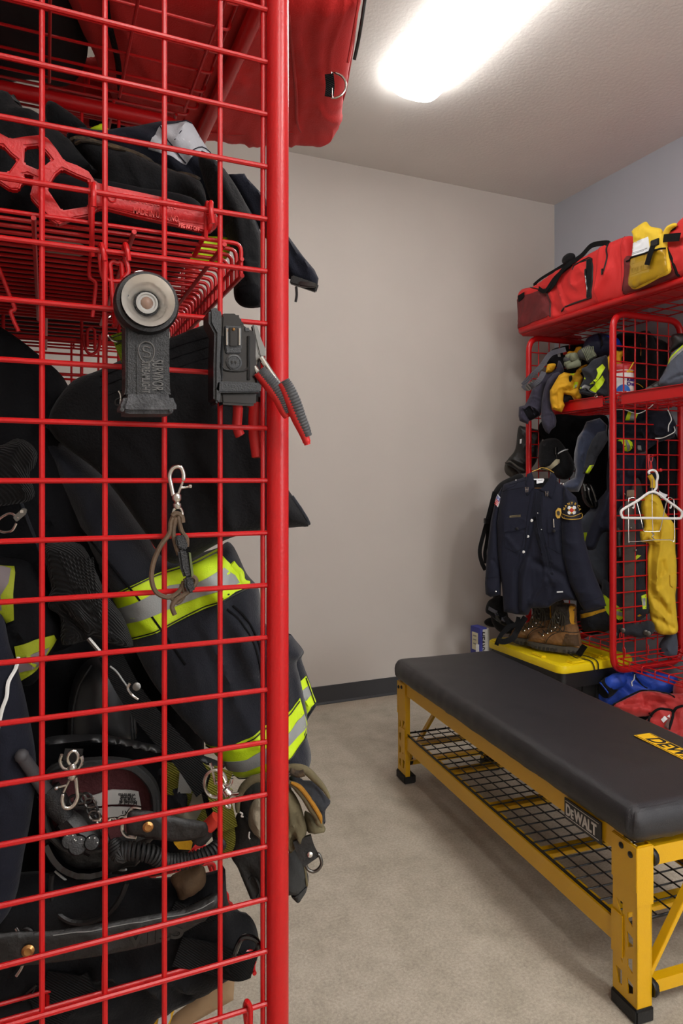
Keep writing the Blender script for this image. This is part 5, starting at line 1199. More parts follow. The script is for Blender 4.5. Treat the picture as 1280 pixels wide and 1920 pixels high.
ob, c = heap('jacket', 'red rain jacket with black zip heaped on the floor behind the bench', 'jacket', D7(440, 1045, 560, 980, 700, 910, 800, 870, 930, 875, 1100, 900, 1300, 900, 1500, 900, 1600, 1100, 1600, 1700, 1280, 1600, 1000, 1400, 830, 1240, 900, 1170, 700, 1175, 560, 1120), .17, REDJ, th=.05, namp=.018, seed=1, folds=[(D7(480, 1040, 700, 1050, 800, 1040), .012, -.022), (D7(780, 930, 810, 1040, 900, 1080), .014, -.02), (D7(850, 1000, 1100, 1030, 1280, 1000), .012, -.02), (D7(1190, 1400, 1280, 1360), .02, -.02), (D7(900, 920, 1150, 1000), .02, .02)])
c.line('binding', D7(440, 1040, 560, 965, 700, 895, 800, 862, 940, 870, 1060, 900, 1180, 990), .004, BCLOTH, ob)
c.line('zip', D7(870, 1250, 900, 1170, 980, 1125, 1060, 1120, 1160, 1160, 1110, 1360), .006, BCLOTH, ob); c.line('zip', D7(1160, 1160, 1200, 1110, 1280, 1090), .006, BCLOTH, ob)
c.patch('black_lining', D7(700, 1180, 890, 1150, 880, 1230, 830, 1240, 770, 1220), DNAVY, ob, off=.01)
c.patch('care_label', D7(1015, 1245, 1060, 1205, 1095, 1240, 1045, 1285), PAPER, ob, off=.006); c.patch('care_label', D7(1085, 1210, 1120, 1185, 1118, 1225), PAPER, ob, off=.006)
c.patch('hood_edge', D7(1050, 1330, 1110, 1230, 1120, 1240, 1105, 1365), mat('brown_mesh', (96, 66, 60), .8), ob, off=.008)
ob, c = heap('jacket', 'second red jacket folded on the pile under the locker', 'jacket', D7(1160, 860, 1180, 780, 1260, 740, 1500, 700, 1600, 800, 1600, 1000, 1280, 980, 1180, 930), .235, REDJ, th=.05, namp=.012, seed=3)
# pile support: dark clothing under both jackets
ob, c = heap('clothing_pile', 'dark clothing heaped on the floor under the jackets', 'clothing', D7(500, 1100, 560, 760, 760, 700, 1200, 740, 1600, 800, 1600, 1500, 1100, 1500, 800, 1300), .09, DNAVY, th=.08, edge=.08, namp=.02, res=.02, part='cloth')
# ================================================================== LEFT FOREGROUND LOCKER
def ty(px, Y): r = ray(px, 900); return Y/r.y
CAMP = Vector((0, 0, H))
# ---- bags on the top rack, seen from below
ba = math.radians(-18); Ra = Matrix.Rotation(ba, 3, 'Z'); ua = Ra @ Vector((1, 0, 0)); va = Ra @ Vector((0, 1, 0))
b1 = thing('duffel_bag', 'large red duffel bag overhanging the top of the near locker, steel D-ring on its end', 'duffel bag', (.33, 1.40, 2.136))
bc = Vector((.365, 1.50, 2.136+.19))
def bdisp(v, o):
    k = crease(Vector((v.x*2.2, v.y*.8, v.z)), 9)
    return v+o*(k*.007)
mb_ = rbox(bc, (.56, .62, .38), .06, Ra, n=70, disp=bdisp); mb_.build('body', REDNY, b1, sharp=80)
def BA(x, y, z): return bc+ua*x+va*y+Vector((0, 0, z))
cord('bottom_seam', [BA(.275, -.26, -.11), BA(.283, .0, -.115), BA(.275, .20, -.115), BA(.21, .285, -.115), BA(0, .305, -.115), BA(-.2, .30, -.115)], .004, REDNY2, b1)
cord('panel_seam', [BA(.14, -.25, -.19), BA(.16, .0, -.192), BA(.17, .16, -.19), BA(.20, .24, -.165), BA(.24, .28, -.12)], .0035, REDNY2, b1)
cord('panel_seam', [BA(-.2, .21, -.188), BA(0, .215, -.19), BA(.16, .19, -.19)], .003, REDNY2, b1)
cord('zip', W([(690, -40), (684, 0), (678, 40), (671, 80), (664, 112)], [1.26, 1.28, 1.30, 1.33, 1.35]), .0035, BPL, b1)
cord('zip_piping', W([(680, -40), (673, 0), (666, 40), (659, 80), (652, 118)], [1.25, 1.27, 1.29, 1.32, 1.34]), .003, REDNY2, b1)
c_ = at(628, 160, t=1.38); strap('ring_tab', [c_+RT*-.012+Vector((0, 0, .022)), c_+RT*-.010, c_+RT*-.012+Vector((0, 0, -.022))], .018, WEBB, b1, th=.005)
dr = [c_+RT*(.028*math.sin(math.pi*k/12)-.006)+Vector((0, 0, .026*math.cos(math.pi*k/12))) for k in range(13)]
MB().tube(dr, .0024, 8, closed=True).build('d_ring', CHROME, b1)
b2 = thing('mesh_bag', 'black mesh gear bag on the near locker top beside the red duffel', 'bag', (-.02, 1.5, 2.136))
mb_ = rbox((-.075, 1.42, 2.136+.15), (.25, .62, .30), .08, Matrix.Rotation(math.radians(-10), 3, 'Z'), n=40, disp=lambda v, o: v+o*noise.noise(v*9)*.02); mb_.build('body', BMESH, b2, sharp=80)
cord('binding', [(.12, 1.14, 2.136), (.10, 1.3, 2.130), (.14, 1.5, 2.132), (.16, 1.68, 2.15)], .006, WEBB, b2)
b3 = thing('helmet_bag', 'small bright red bag glimpsed at the back of the near locker top', 'bag', (.12, 1.95, 2.14))
rbox((.13, 1.98, 2.14+.10), (.26, .34, .2), .06, None, n=30, disp=lambda v, o: v+o*fbm(v, 9)*.02).build('body', REDNY, b3, sharp=80)
strap('webbing', [(.24, 1.83, 2.16), (.2, 1.82, 2.145), (.1, 1.81, 2.14)], .03, WEBB, b3)

# ---- middle shelf of the near bay
Z0 = 1.575
ob, c, _ = soft('turnout_jacket', 'navy jacket with a pale grey shoulder patch on the near locker shelf', 'jacket',
    C1(380, 240, 460, 200, 560, 215, 640, 210, 780, 190, 900, 165, 990, 160, 1090, 170, 1150, 260, 1240, 400, 1290, 480, 1400, 620, 1480, 760, 1495, 900, 1490, 1000, 1420, 940, 1340, 780, 1240, 640, 1100, 560, 900, 480, 700, 400, 500, 330, 400, 290), 1.26, NAVY, part='shell', th=.05, edge=.05, namp=.008, nscale=14, res=.006, seed=0,
    folds=[(C1(900, 300, 1060, 440, 1160, 560), .008, -.01), (C1(1240, 400, 1330, 560, 1420, 760), .012, .012), (C1(700, 230, 900, 330), .012, .008)])
c.patch('grey_patch', C1(850, 365, 915, 240, 1000, 205, 1100, 195, 1235, 395, 1150, 372, 1060, 446), LGREY, ob)
c.line('stitching', C1(915, 240, 960, 330, 1060, 440), .0012, NAVY, ob, off=.004); c.line('stitching', C1(1070, 410, 1150, 350, 1230, 372), .0009, NAVY, ob, off=.004); c.line('stitching', C1(930, 232, 1095, 200), .0009, NAVY, ob, off=.004); c.line('zip', C1(1310, 700, 1260, 600, 1200, 520), .003, BPL, ob)
c.patch('grey_tab', C1(365, 235, 420, 210, 450, 215, 400, 255), LGREY, ob)
cl = cloth([(372, 290), (408, 304), (440, 345), (470, 400), (487, 440), (491, 490), (491, 566), (480, 577), (455, 575), (440, 560), (438, 530), (442, 500), (430, 455), (405, 400), (385, 350)], 1.19, th=.03, edge=.03, namp=.008, nscale=16, res=.006, folds=[([(400, 320), (440, 400), (460, 500)], .008, .010), ([(440, 500), (470, 492), (490, 496)], .004, -.006)]); cl.build('sleeve', BCLOTH, ob)
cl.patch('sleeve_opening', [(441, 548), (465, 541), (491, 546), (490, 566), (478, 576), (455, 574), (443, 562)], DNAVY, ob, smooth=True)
cl = cloth(A1(772, 602, 838, 595, 848, 612, 905, 672, 985, 805, 1040, 880, 1078, 925, 1092, 955, 1086, 992, 1040, 978, 990, 955, 940, 860, 860, 740), 1.30, smooth=False, th=.018, edge=.018, namp=.006, nscale=16, res=.007, folds=[(A1(840, 610, 930, 740, 1060, 940), .008, .01)]); cl.build('sleeve', NAVY, ob)
q = W(A2(1090, 148, 1120, 160, 1188, 168, 1190, 182, 1120, 178), 1.28)
MB().bar(q[0], q[3], .010, .016).build('zip_end', BPL, ob, bevel=.002); MB().bar(*W(A2(1120, 165, 1185, 172), 1.272), .008, .010).build('zip_slider', BGLOSS, ob, bevel=.002)
cord('zip_cord', W(A2(1110, 175, 1112, 205, 1108, 232), 1.27), .0025, BPL, ob)
ob, c, _ = soft('folded_liner', 'black quilted liner with a frayed brown edge lying on the near shelf', 'clothing',
    C1(395, 275, 480, 265, 620, 300, 800, 360, 950, 430, 1140, 500, 1180, 600, 1180, 660, 1000, 640, 760, 640, 600, 600, 560, 470, 450, 340), 1.12, BCLOTH, part='lining', th=.04, edge=.03, namp=.006, nscale=12, res=.007)
BRE = mat('frayed_brown_edge', (84, 66, 44), .9, bump=1, bscale=200, var=.6, vscale=60, rgb2=(26, 22, 18))
c.line('frayed_edge', C1(400, 268, 480, 272, 560, 285, 640, 315, 760, 355, 850, 385, 960, 430, 1060, 470, 1135, 505), .0045, BRE, ob, off=.002)
c.line('frayed_edge', C1(440, 310, 520, 315, 590, 325, 640, 345, 720, 365), .003, BRE, ob, off=.004)
ob, c, _ = soft('helmet', 'black helmet with leather tab at the left of the near shelf', 'helmet', C1(-120, 60, 0, 0, 80, 30, 130, 100, 200, 120, 300, 200, 420, 300, 500, 400, 580, 480, 560, 520, 460, 500, 300, 620, 160, 660, -120, 640), 1.09, BCLOTH, part='shell', th=.06, edge=.05, namp=.012, nscale=10, res=.008, folds=[(C1(100, 180, 260, 200, 420, 340, 540, 480), .010, .014), (C1(30, 20, 110, 110, 170, 130), .008, .012)])
c.line('brim_edge', C1(50, 0, 120, 90, 215, 130, 330, 215, 440, 310), .004, LEATH, ob)
c.patch('leather_tab', C1(128, 75, 160, 65, 205, 95, 218, 130, 150, 118), mat('tan_leather', (150, 118, 80), .6), ob, off=.008, th=.006, smooth=True); c.patch('leather_tab', C1(262, 180, 300, 185, 330, 225, 280, 205), MATS['tan_leather'], ob, off=.008)
ob, c, _ = soft('radio_harness', 'black padded strap behind the wire at the top left of the near shelf', 'strap', C1(265, 40, 300, 30, 380, 80, 460, 140, 500, 190, 420, 200, 300, 190, 262, 120), 1.2, BCLOTH, th=.02, res=.008)
ob, c, _ = soft('lime_cap', 'small lime green corner of cloth on the near shelf', 'cloth', C1(510, 190, 560, 165, 590, 160, 632, 210, 560, 212), 1.28, LIME, th=.01, res=.006)
ob, c, _ = soft('safety_vest', 'folded lime safety vest resting on the near wire shelf', 'vest', C1(950, 790, 1080, 785, 1180, 800, 1300, 810, 1320, 860, 1280, 940, 1150, 960, 930, 940, 960, 870), 1.20, LIME, part='shell', th=.02, namp=.008, nscale=20, res=.007)
c.line('black_binding', C1(975, 790, 1000, 850, 1010, 930), .006, BPL, ob)
ob, c, _ = soft('dark_clothing', 'dark clothing piled on the near wire shelf behind the red wrench', 'clothing', C1(-120, 560, 200, 560, 560, 600, 900, 680, 1250, 740, 1330, 820, 1200, 860, 600, 840, 0, 840, -120, 800), 1.22, DNAVY, th=.05, namp=.02, res=.012)
for (px, py, r_, lb) in ((115, 470, .05, 'white plastic dish lying face down on the near wire shelf'), (80, 570, .05, 'pale dish at the back of the near wire shelf')):
    p = at(px, py, Z=1.616); o = MB().lathe(p, (0, 0, 1), [(r_*.2, 0), (r_*.7, .001), (r_, .008), (r_*1.02, .014), (r_*.6, .012)], 32).build('dish', mat('grey_white_plastic', (170, 166, 158), .5)); tag(o, lb, 'dish')
# ---- red spanner wrench
wn = thing('hydrant_wrench', 'red cast hydrant wrench with pentagon jaws hung on the near locker mesh', 'wrench', at(200, 440, Y=.985))
def CY(pts, Y=.985): return [at(p[0], p[1], Y=Y) for p in pts]
out = C1(-120, 190, 0, 222, 60, 255, 150, 240, 235, 232, 272, 250, 320, 310, 365, 378, 440, 405, 505, 440, 545, 500, 620, 522, 760, 550, 900, 580, 1050, 620, 1190, 655, 1238, 690, 1240, 750, 1200, 785, 1160, 782, 1000, 742, 800, 700, 620, 655, 560, 650, 520, 690, 430, 705, 330, 742, 298, 722, 255, 680, 170, 580, 190, 512, 150, 500, 125, 505, 112, 545, 60, 545, 0, 505, -120, 480)
hol = [C1(-70, 290, 18, 292, 60, 340, 102, 374, 50, 446, -10, 440, -70, 430), C1(142, 300, 222, 290, 262, 330, 297, 374, 262, 402, 226, 434, 138, 396), C1(355, 425, 440, 465, 508, 492, 505, 638, 352, 662, 268, 536, 318, 455), C1(128, 458, 160, 452, 205, 474, 175, 488, 135, 476)]
MB().prism(CY(out), (0, -1, 0), .014, [CY(h) for h in hol]).build('casting', RED, wn, bevel=.0022, sharp=50)
hd = C1(590, 545, 900, 605, 1180, 672, 1215, 700, 1210, 745, 1000, 710, 600, 630)
MB().prism(CY(hd, .9775), (0, -1, 0), .002).build('handle_panel', RED, wn, bevel=.0006)
REDL = mat('red_cast_letter', (222, 70, 66), .35, coat=.4)
a_, b_ = CY(C1(760, 668, 1110, 738), .9758); dd = (b_-a_).normalized(); upv = Vector((0, -1, 0)).cross(dd)*1; upv = Vector((0, 0, 1))-dd*dd.z
text('cast_lettering', 'MADE IN U.S.A. NO.', a_, dd, upv, .0115, REDL, wn, bold=.0003, depth=.0006, xs=.62)
a_, b_ = CY(C1(700, 590, 1050, 655), .9758); text('cast_lettering', 'FIRE HYDRANTS', a_, (b_-a_), upv, .0125, REDL, wn, bold=.0003, depth=.0006, xs=.8)
a_, b_ = CY(C1(1020, 748, 1170, 780), .9758); text('cast_lettering', 'REG PAT OFF', a_, (b_-a_), upv, .008, REDL, wn, bold=.0003, depth=.0006, xs=.62)
MB().tube([at(*C1(640, 585)[0], Y=.976)+Vector((math.cos(a)*.005, 0, math.sin(a)*.005)) for a in [k*math.pi/5 for k in range(10)]], .0012, 6, closed=True).build('cast_ring', RED, wn)
# hooks that carry it: over the wire, down and back
def yp(px, py, Y): return at(px, py, Y=Y)
def hook(label, front, back):
    t = thing('wire_hook', label, 'hook', front[-1]); MB().tube(smooth_path(front[::-1]+back, 5), .0036, 8).build('hook_wire', RED, t); return t
p = C1(535, 632, 535, 560, 535, 505, 528, 560, 525, 700, 525, 914)
hook('red wire hook holding the pentagon jaw of the wrench', [yp(*p[1], .950), yp(*p[0], .951)][:2], [yp(*p[2], .958), yp(*p[3], .967), yp(*p[4], .972), yp(*p[5], 1.0)])
p = C1(1215, 728, 1205, 650, 1205, 608, 1195, 660, 1200, 740, 1165, 800, 1110, 914)
hook('red wire hook holding the handle end of the wrench', [yp(*p[1], .950), yp(*p[0], .951)], [yp(*p[2], .958), yp(*p[3], .967), yp(*p[4], .972), yp(*p[5], .99), yp(*p[6], 1.03)])
# double hook with the ring and lime strap
dh = thing('wire_hook', 'red double wire hook left of the flashlight carrying a ring and lime strap', 'hook', at(215, 612, Y=.97))
for s in (0, 1):
    x = 0 if s == 0 else 193
    p = C2(838+x, 210, 825+x, 120, 808+x, 78, 800+x, 150, (812+x if s == 0 else 1025), 290, 830 if s == 0 else 985, 350)
    MB().tube(smooth_path([yp(*p[0], .950), yp(*p[1], .950), yp(*p[2], .957), yp(*p[3], .968), yp(*p[4], .970), yp(*p[5], .970)], 5), .0034, 8).build('hook_prong', RED, dh)
p = C2(920, 710, 905, 560, 885, 300, 880, 240, 905, 218, 940, 230, 960, 225, 975, 260, 985, 480, 990, 640)
MB().tube(smooth_path([yp(*q, .972) for q in p], 5), .0034, 8).build('hook_loop', RED, dh)
MB().tube(smooth_path([yp(*q, .972) for q in C2(830, 350, 900, 372, 985, 372)], 4), .0032, 8).build('cross_bar', RED, dh)
MB().tube(smooth_path([yp(*q, .970) for q in C2(905, 560, 925, 690, 920, 725, 905, 715)], 5), .0038, 8).build('hook_tip', RED, dh)
rg = thing('key_ring', 'steel ring with a lime green webbing strap behind the flashlight', 'ring', at(213, 670, Y=.98))
c_ = yp(*C2(935, 752)[0], .973); MB().tube([c_+Vector((.0165*math.cos(a), .004*math.sin(a), .0185*math.sin(a))) for a in [k*math.pi/12 for k in range(24)]], .0018, 8, closed=True).build('ring', CHROME, rg)
MB().prism([yp(*q, .975) for q in C2(888, 808, 985, 775, 1060, 800, 1060, 1050, 978, 1036, 940, 940)], (0, -1, 0), .003).build('lime_webbing', mat('lime_webbing_cloth', (158, 190, 20), .7, bump=1, bscale=250, kind='weave'), rg)
for a, b in (((925, 880), (985, 860)), ((892, 825), (985, 795))): MB().tube([yp(*q, .973) for q in C2(*a, *b)], .0007, 5).build('stitching', BPL, rg)
# small hooks on the second divider
for dx in (0,):
    t = thing('wire_hook', 'dark red paper-clip shaped hook hanging from the second wire panel', 'hook', at(175, 665, Y=1.58))
    p = C2(672, 800, 675, 880, 700, 940, 740, 955, 785, 920, 798, 860, 798, 805); MB().tube(smooth_path([yp(*q, 1.58) for q in p], 4), .0034, 8).build('outer_loop', RED, t)
    p = C2(700, 900, 697, 790, 712, 755, 745, 755, 758, 790, 758, 920); MB().tube(smooth_path([yp(*q, 1.575) for q in p], 4), .0034, 8).build('inner_loop', RED, t)
for (pts, lb) in ((C2(745, -10, 712, 250, 712, 345, 770, 378, 750, 560, 738, 660), 'long bent red wire hook hanging under the near shelf'), (C2(-40, 200, 20, 340, 75, 480, 125, 600, 80, 610, 110, 690, 150, 775), 'kinked red wire hook at the far left under the near shelf')):
    o = MB().tube(fillet([yp(*q, 1.12) for q in pts], .006, 3), .003, 8).build('wire_hook', RED); tag(o, lb, 'hook')

# ---- flashlight
fl = thing('flashlight', 'black right-angle flashlight clipped on the near locker mesh', 'flashlight', at(272, 780, Y=.915))
YF_ = .925
def FY(pts, Y): return [at(p[0], p[1], Y=Y) for p in pts]
FBM = mat('scuffed_black_plastic', (27, 27, 28), .45, bump=.8, bscale=500, var=.25, vscale=40)
SC2 = mat('scuffed_grey_plastic', (70, 70, 72), .6, bump=.8, bscale=300, var=.7, vscale=60, rgb2=(34, 34, 36))
MB().prism(FY(C3(155, 290, 170, 262, 200, 252, 240, 255, 290, 258, 330, 262, 380, 275, 400, 300, 405, 420, 402, 700, 405, 880, 412, 935, 150, 935, 158, 880, 157, 600), YF_), (0, -1, 0), .050).build('housing', FBM, fl, bevel=.008, sharp=50)
MB().prism(FY(C3(150, 925, 415, 925, 428, 965, 440, 985, 438, 1028, 380, 1034, 180, 1034, 132, 1026, 130, 985, 140, 965), .918), (0, -1, 0), .062).build('base_cap', SC2, fl, bevel=.005, sharp=50)
hc = at(*C3(288, 395)[0], Y=.90); hr = .0385
MB().lathe(hc+Vector((0, .030, 0)), (0, -1, 0), [(hr*.9, 0), (hr*1.0, .006), (hr*1.04, .020), (hr*1.04, .036), (hr*.98, .041), (hr*.86, .041), (hr*.845, .037), (hr*.845, .008)], 48).build('bezel', BPL, fl)
REFL = mat('reflector_silver', (225, 220, 212), .32, metal=.85)
MB().lathe(hc+Vector((0, .008, 0)), (0, -1, 0), [(.0001, 0), (.009, .001), (.0125, .004), (.020, .012), (.028, .020), (hr*.85, .0275)], 40, cap=(1, 0)).build('reflector', REFL, fl)
MB().lathe(hc+Vector((0, -.002, 0)), (0, -1, 0), [(.013, 0), (.0135, .003), (.0115, .004), (.010, .002)], 28).build('inner_lens_ring', mat('frosted_ring', (190, 188, 184), .3), fl)
MB().sphere(hc+Vector((0, .0, 0)), .009, 14).build('bulb_dome', mat('amber_led', (150, 120, 104), .2), fl)
GLS = mat('clear_lens', (250, 250, 250), .05, trans=1); GLS.node_tree.nodes['Principled BSDF'].inputs['IOR'].default_value = 1.2
MB().lathe(hc+Vector((0, -.0075, 0)), (0, -1, 0), [(hr*.84, 0), (hr*.84, .0015), (.001, .0028)], 40).build('lens', GLS, fl)
for a in (2.9, -.25): MB().lathe(hc+Vector((math.cos(a)*.026, -.002, math.sin(a)*.026)), (0, -1, 0), [(.0028, 0), (.0028, .006), (.001, .007)], 10).build('lens_pin', CHROME, fl)
MB().prism(FY(C3(228, 627, 345, 630, 348, 915, 232, 917), .8995), (0, -1, 0), .0015).build('name_plate', BPL, fl, bevel=.0004)
pl = .8983; q0, q1 = FY(C3(318, 905, 318, 640), pl); up_ = Vector((-1, 0, 0))
EMB = mat('embossed_plastic', (82, 80, 78), .4)
text('plate_lettering', 'SURVIVOR', FY(C3(322, 712), pl)[0], (0, 0, -1), (1, 0, 0), .0195, EMB, fl, xs=.44, depth=.0004, bold=.0003)
text('plate_lettering', 'STREAMLIGHT', FY(C3(262, 722), pl)[0], (0, 0, -1), (1, 0, 0), .014, EMB, fl, xs=.45, depth=.0004, bold=.0003)
c_ = FY(C3(288, 672), pl)[0]
MB().tube([c_+Vector((.0098*math.cos(a)*(1+.15*math.sin(a)), 0, .0135*math.sin(a))) for a in [k*math.pi/14 for k in range(28)]], .0009, 6, closed=True).build('logo_ring', EMB, fl)
MB().tube(smooth_path([c_+Vector(v) for v in ((.004, 0, .006), (-.003, 0, .007), (-.004, 0, .002), (.004, 0, -.001), (.003, 0, -.006), (-.004, 0, -.006))], 4), .0009, 6).build('logo_mark', EMB, fl)
c_ = FY(C3(265, 250), .935)[0]; MB().tube([c_+Vector((.0135*math.cos(a), .003*math.sin(a), .010*math.sin(a))) for a in [k*math.pi/10 for k in range(20)]], .0013, 8, closed=True).build('hang_ring', CHROME, fl)
MB().tube(smooth_path(FY(C3(130, 892, 142, 920, 140, 970), .93), 4), .0016, 6).build('clip_wire', CHROME, fl); MB().tube(smooth_path(FY(C3(140, 935, 115, 945, 115, 970, 135, 978), .93), 4), .0014, 6).build('clip_wire', BPL, fl)
for q in ((148, 1000), (428, 1005)): MB().lathe(FY(C3(*q), .888)[0], (0, -1, 0), [(.0028, 0), (.0028, .001), (.0012, .0012)], 10).build('screw', BPL, fl)

# ---- radio holder
rh = thing('radio_holster', 'black hard plastic radio holster clipped on the mesh beside the red post', 'holster', at(440, 768, Y=.92))
MB().prism(FY(C3(700, 470, 720, 462, 790, 462, 815, 480, 820, 520, 850, 545, 900, 570, 898, 700, 905, 820, 900, 980, 870, 985, 820, 982, 700, 975, 690, 800, 695, 600), .925), (0, -1, 0), .030).build('cup', BGLOSS, rh, bevel=.004, sharp=50)
MB().prism(FY(C3(628, 445, 660, 435, 690, 440, 700, 470, 698, 600, 690, 760, 700, 860, 690, 980, 655, 960, 655, 760, 660, 580, 628, 520), .915), (0, -1, 0), .040).build('side_rail', BPL, rh, bevel=.005, sharp=50)
MB().prism(FY(C3(680, 845, 690, 842, 900, 850, 930, 855, 935, 870, 930, 905, 690, 908, 670, 890), .905), (0, -1, 0), .020).build('retaining_band', BPL, rh, bevel=.006, sharp=50)
MB().prism(FY(C3(735, 520, 830, 525, 832, 640, 825, 680, 742, 680, 735, 640), .9085), (0, -1, 0), .005).build('clip_frame', BPL, rh, bevel=.0012)
MB().prism(FY(C3(760, 530, 808, 532, 806, 640, 762, 638), .905), (0, -1, 0), .005).build('clip_tongue', BGLOSS, rh, bevel=.001)
for x in (748, 820): MB().tube(FY(C3(x, 535, x, 632), .904), .0016, 6).build('clip_pin', CHROME, rh)
MB().sphere(FY(C3(786, 541), .9015)[0], .0022, 8).build('rivet', BRASSY, rh)
MB().lathe(FY(C3(788, 730), .9095)[0], (0, -1, 0), [(.011, 0), (.011, .001), (.0085, .0015), (.008, .0008)], 24).build('round_boss', BPL, rh)
for x in (778, 798): MB().box(FY(C3(x, 728), .9075)[0], (.002, .001, .003)).build('boss_slot', BGLOSS, rh)
MB().tube(smooth_path(FY(C3(712, 700, 712, 740, 745, 775, 840, 778, 870, 760), .9085), 4), .0016, 6).build('moulded_rib', BPL, rh)
MB().tube(FY(C3(872, 580, 872, 830), .9085), .002, 6).build('moulded_rib', BPL, rh)
MB().tube(FY(C3(722, 580, 715, 830), .9085), .002, 6).build('moulded_rib', BPL, rh)
MB().prism(FY(C3(840, 540, 862, 540, 866, 560, 842, 560), .918), (0, -1, 0), .02).build('latch', BPL, rh)

# ---- grey and red handled pliers
GH = mat('grey_handle_rubber', (66, 66, 68), .6, bump=.3, bscale=300); RH = mat('red_handle_rubber', (196, 36, 34), .5)
pz_ = thing('pliers', 'pliers with ribbed grey and red handles hung beside the red post', 'pliers', at(560, 838, Y=.93))
def PY(pts, Y=.90): return [at(p[0], p[1], Y=Y) for p in pts]
MB().prism(PY(C3(888, 520, 915, 518, 940, 600, 965, 660, 962, 700, 930, 700, 905, 600), .93), (0, -1, 0), .010).build('jaw', STEEL, pz_, bevel=.0015)
MB().prism(PY(C3(905, 600, 925, 690, 940, 705, 925, 730, 905, 755, 898, 700), .925), (0, -1, 0), .008).build('jaw', STEEL, pz_, bevel=.001)
MB().tube(PY(C3(940, 700, 985, 770, 1040, 850), .915), .0045, 10).build('shank', CHROME, pz_); MB().tube(PY(C3(900, 755, 930, 800), .915), .0045, 10).build('shank', CHROME, pz_)
def grip(pts, w0, Y):
    P = smooth_path(PY(pts, Y), 10); n = len(P)
    R = [w0*(.72+.45*math.sin(math.pi*min(1, (i/n)*1.0+.12))**.8)*(1.0 if i < n-3 else .8) for i in range(n)]
    body = MB().tube(P, R, 16, flat=.8).build('handle', RH, pz_)
    # ribbed grey sleeve over the red core, leaving the outer red edge bare
    V = MB(); Q = []; RR = []
    for i in range(int(n*.0), int(n*.90)):
        Q.append(P[i]+Vector((.0022, -.0022, .0022))); RR.append(R[i]*(1.0+(.07 if i % 2 else -.03)))
    V.tube(Q, RR, 16, flat=.85).build('ribbed_sleeve', GH, body)
grip(C3(925, 785, 965, 830, 1010, 885, 1050, 950, 1075, 1010, 1092, 1045), .0095, .905)
grip(C3(1060, 845, 1085, 890, 1120, 970, 1150, 1050, 1185, 1130, 1208, 1200), .0095, .895)
rp = thing('pliers', 'pliers with plain red handles hanging behind the radio holster', 'pliers', at(465, 862, Y=1.0))
MB().tube(smooth_path(PY(C3(812, 960, 808, 1040, 805, 1090, 815, 1130, 825, 1150), .985), 6), [.009]*24+[.006], 12, flat=.8).build('handle', RH, rp)
P = smooth_path(PY(C3(910, 960, 905, 1060, 908, 1150, 918, 1220, 925, 1275), .985), 6); MB().tube(P, [.0115]*(len(P)-1)+[.007], 12, flat=.8).build('handle', RH, rp)
MB().tube(PY(C3(925, 930, 910, 975), .985), .008, 10).build('shank', BPL, rp)

# ---- leather wrist loop on a swivel snap
def snap(root, c, ax, s, hook_open=1, m=CHROME):
    """bolt snap: hook, plunger, swivel eye; ax points from eye to hook"""
    ax = Vector(ax).normalized(); n = (CAMP-Vector(c)).normalized(); sd = ax.cross(n).normalized(); c = Vector(c)
    def P(a, b): return c+sd*a*s+ax*b*s
    MB().tube(smooth_path([P(-.004, -.004), P(-.006, .010), P(-.007, .020), P(-.002, .029), P(.006, .029), P(.009, .021), P(.0085, .013)], 5), [.0026*s]*30+[.002*s], 10).build('snap_hook', m, root)
    MB().tube([P(.002, -.002), P(.008, .012)], .0016*s, 8).build('snap_gate', m, root)
    MB().tube([P(.004, .004), P(.016, .006)], .0014*s, 8).build('thumb_lug', m, root); MB().sphere(P(.016, .006), .0026*s, 8).build('lug_ball', m, root)
    MB().lathe(P(0, -.020), ax, [(.003*s, 0), (.0048*s, .003*s), (.0048*s, .006*s), (.003*s, .008*s), (.0055*s, .011*s), (.0055*s, .016*s), (.003*s, .019*s)], 14).build('swivel', m, root)
    MB().tube([P(.0055*math.cos(a), -.026+.008*math.sin(a)) for a in [k*math.pi/8 for k in range(16)]], .0018*s, 8, closed=True).build('swivel_eye', m, root)
lp = thing('leather_lanyard', 'brown leather loop with a nickel snap hanging from the mesh', 'lanyard', at(325, 1155, Y=.945))
snap(lp, yp(*A3(662, 145)[0], .944), (-.05, 0, 1), 1.0*1.15)
def lc(pts, r=.0032, Y=.943): return MB().tube(smooth_path([yp(p[0], p[1], Y) for p in pts], 6), r, 8).build('leather_cord', BROWNL, lp)
lc(A3(655, 225, 640, 260, 635, 300, 600, 350, 575, 410, 568, 470, 585, 520, 630, 540, 670, 520, 690, 480), .0034, .944)
lc(A3(660, 240, 650, 290, 655, 330, 670, 380), .0032); lc(A3(668, 235, 680, 290, 700, 320, 700, 350), .0032); lc(A3(645, 235, 660, 225, 680, 235, 685, 260), .0036)
lc(A3(690, 480, 720, 462, 735, 480, 715, 510, 690, 530, 660, 550, 645, 575, 655, 605), .0034, .94); lc(A3(640, 540, 665, 560, 690, 530, 680, 490), .003)
MB().prism([yp(*p, .938) for p in A3(655, 310, 690, 305, 705, 350, 690, 365, 662, 350)], (0, -1, 0), .008).build('buckle_top', FBM, lp, bevel=.002)
MB().prism([yp(*p, .938) for p in A3(665, 360, 705, 368, 722, 460, 690, 470, 675, 430)], (0, -1, 0), .009).build('buckle_body', FBM, lp, bevel=.003)
MB().prism([yp(*p, .936) for p in A3(690, 465, 722, 462, 730, 520, 705, 525, 692, 500)], (0, -1, 0), .009).build('buckle_end', FBM, lp, bevel=.003)
MB().prism([yp(*p, .935) for p in A3(706, 372, 713, 372, 724, 455, 716, 462)], (0, -1, 0), .008).build('buckle_strap', mat('olive_strap', (84, 92, 54), .7), lp)

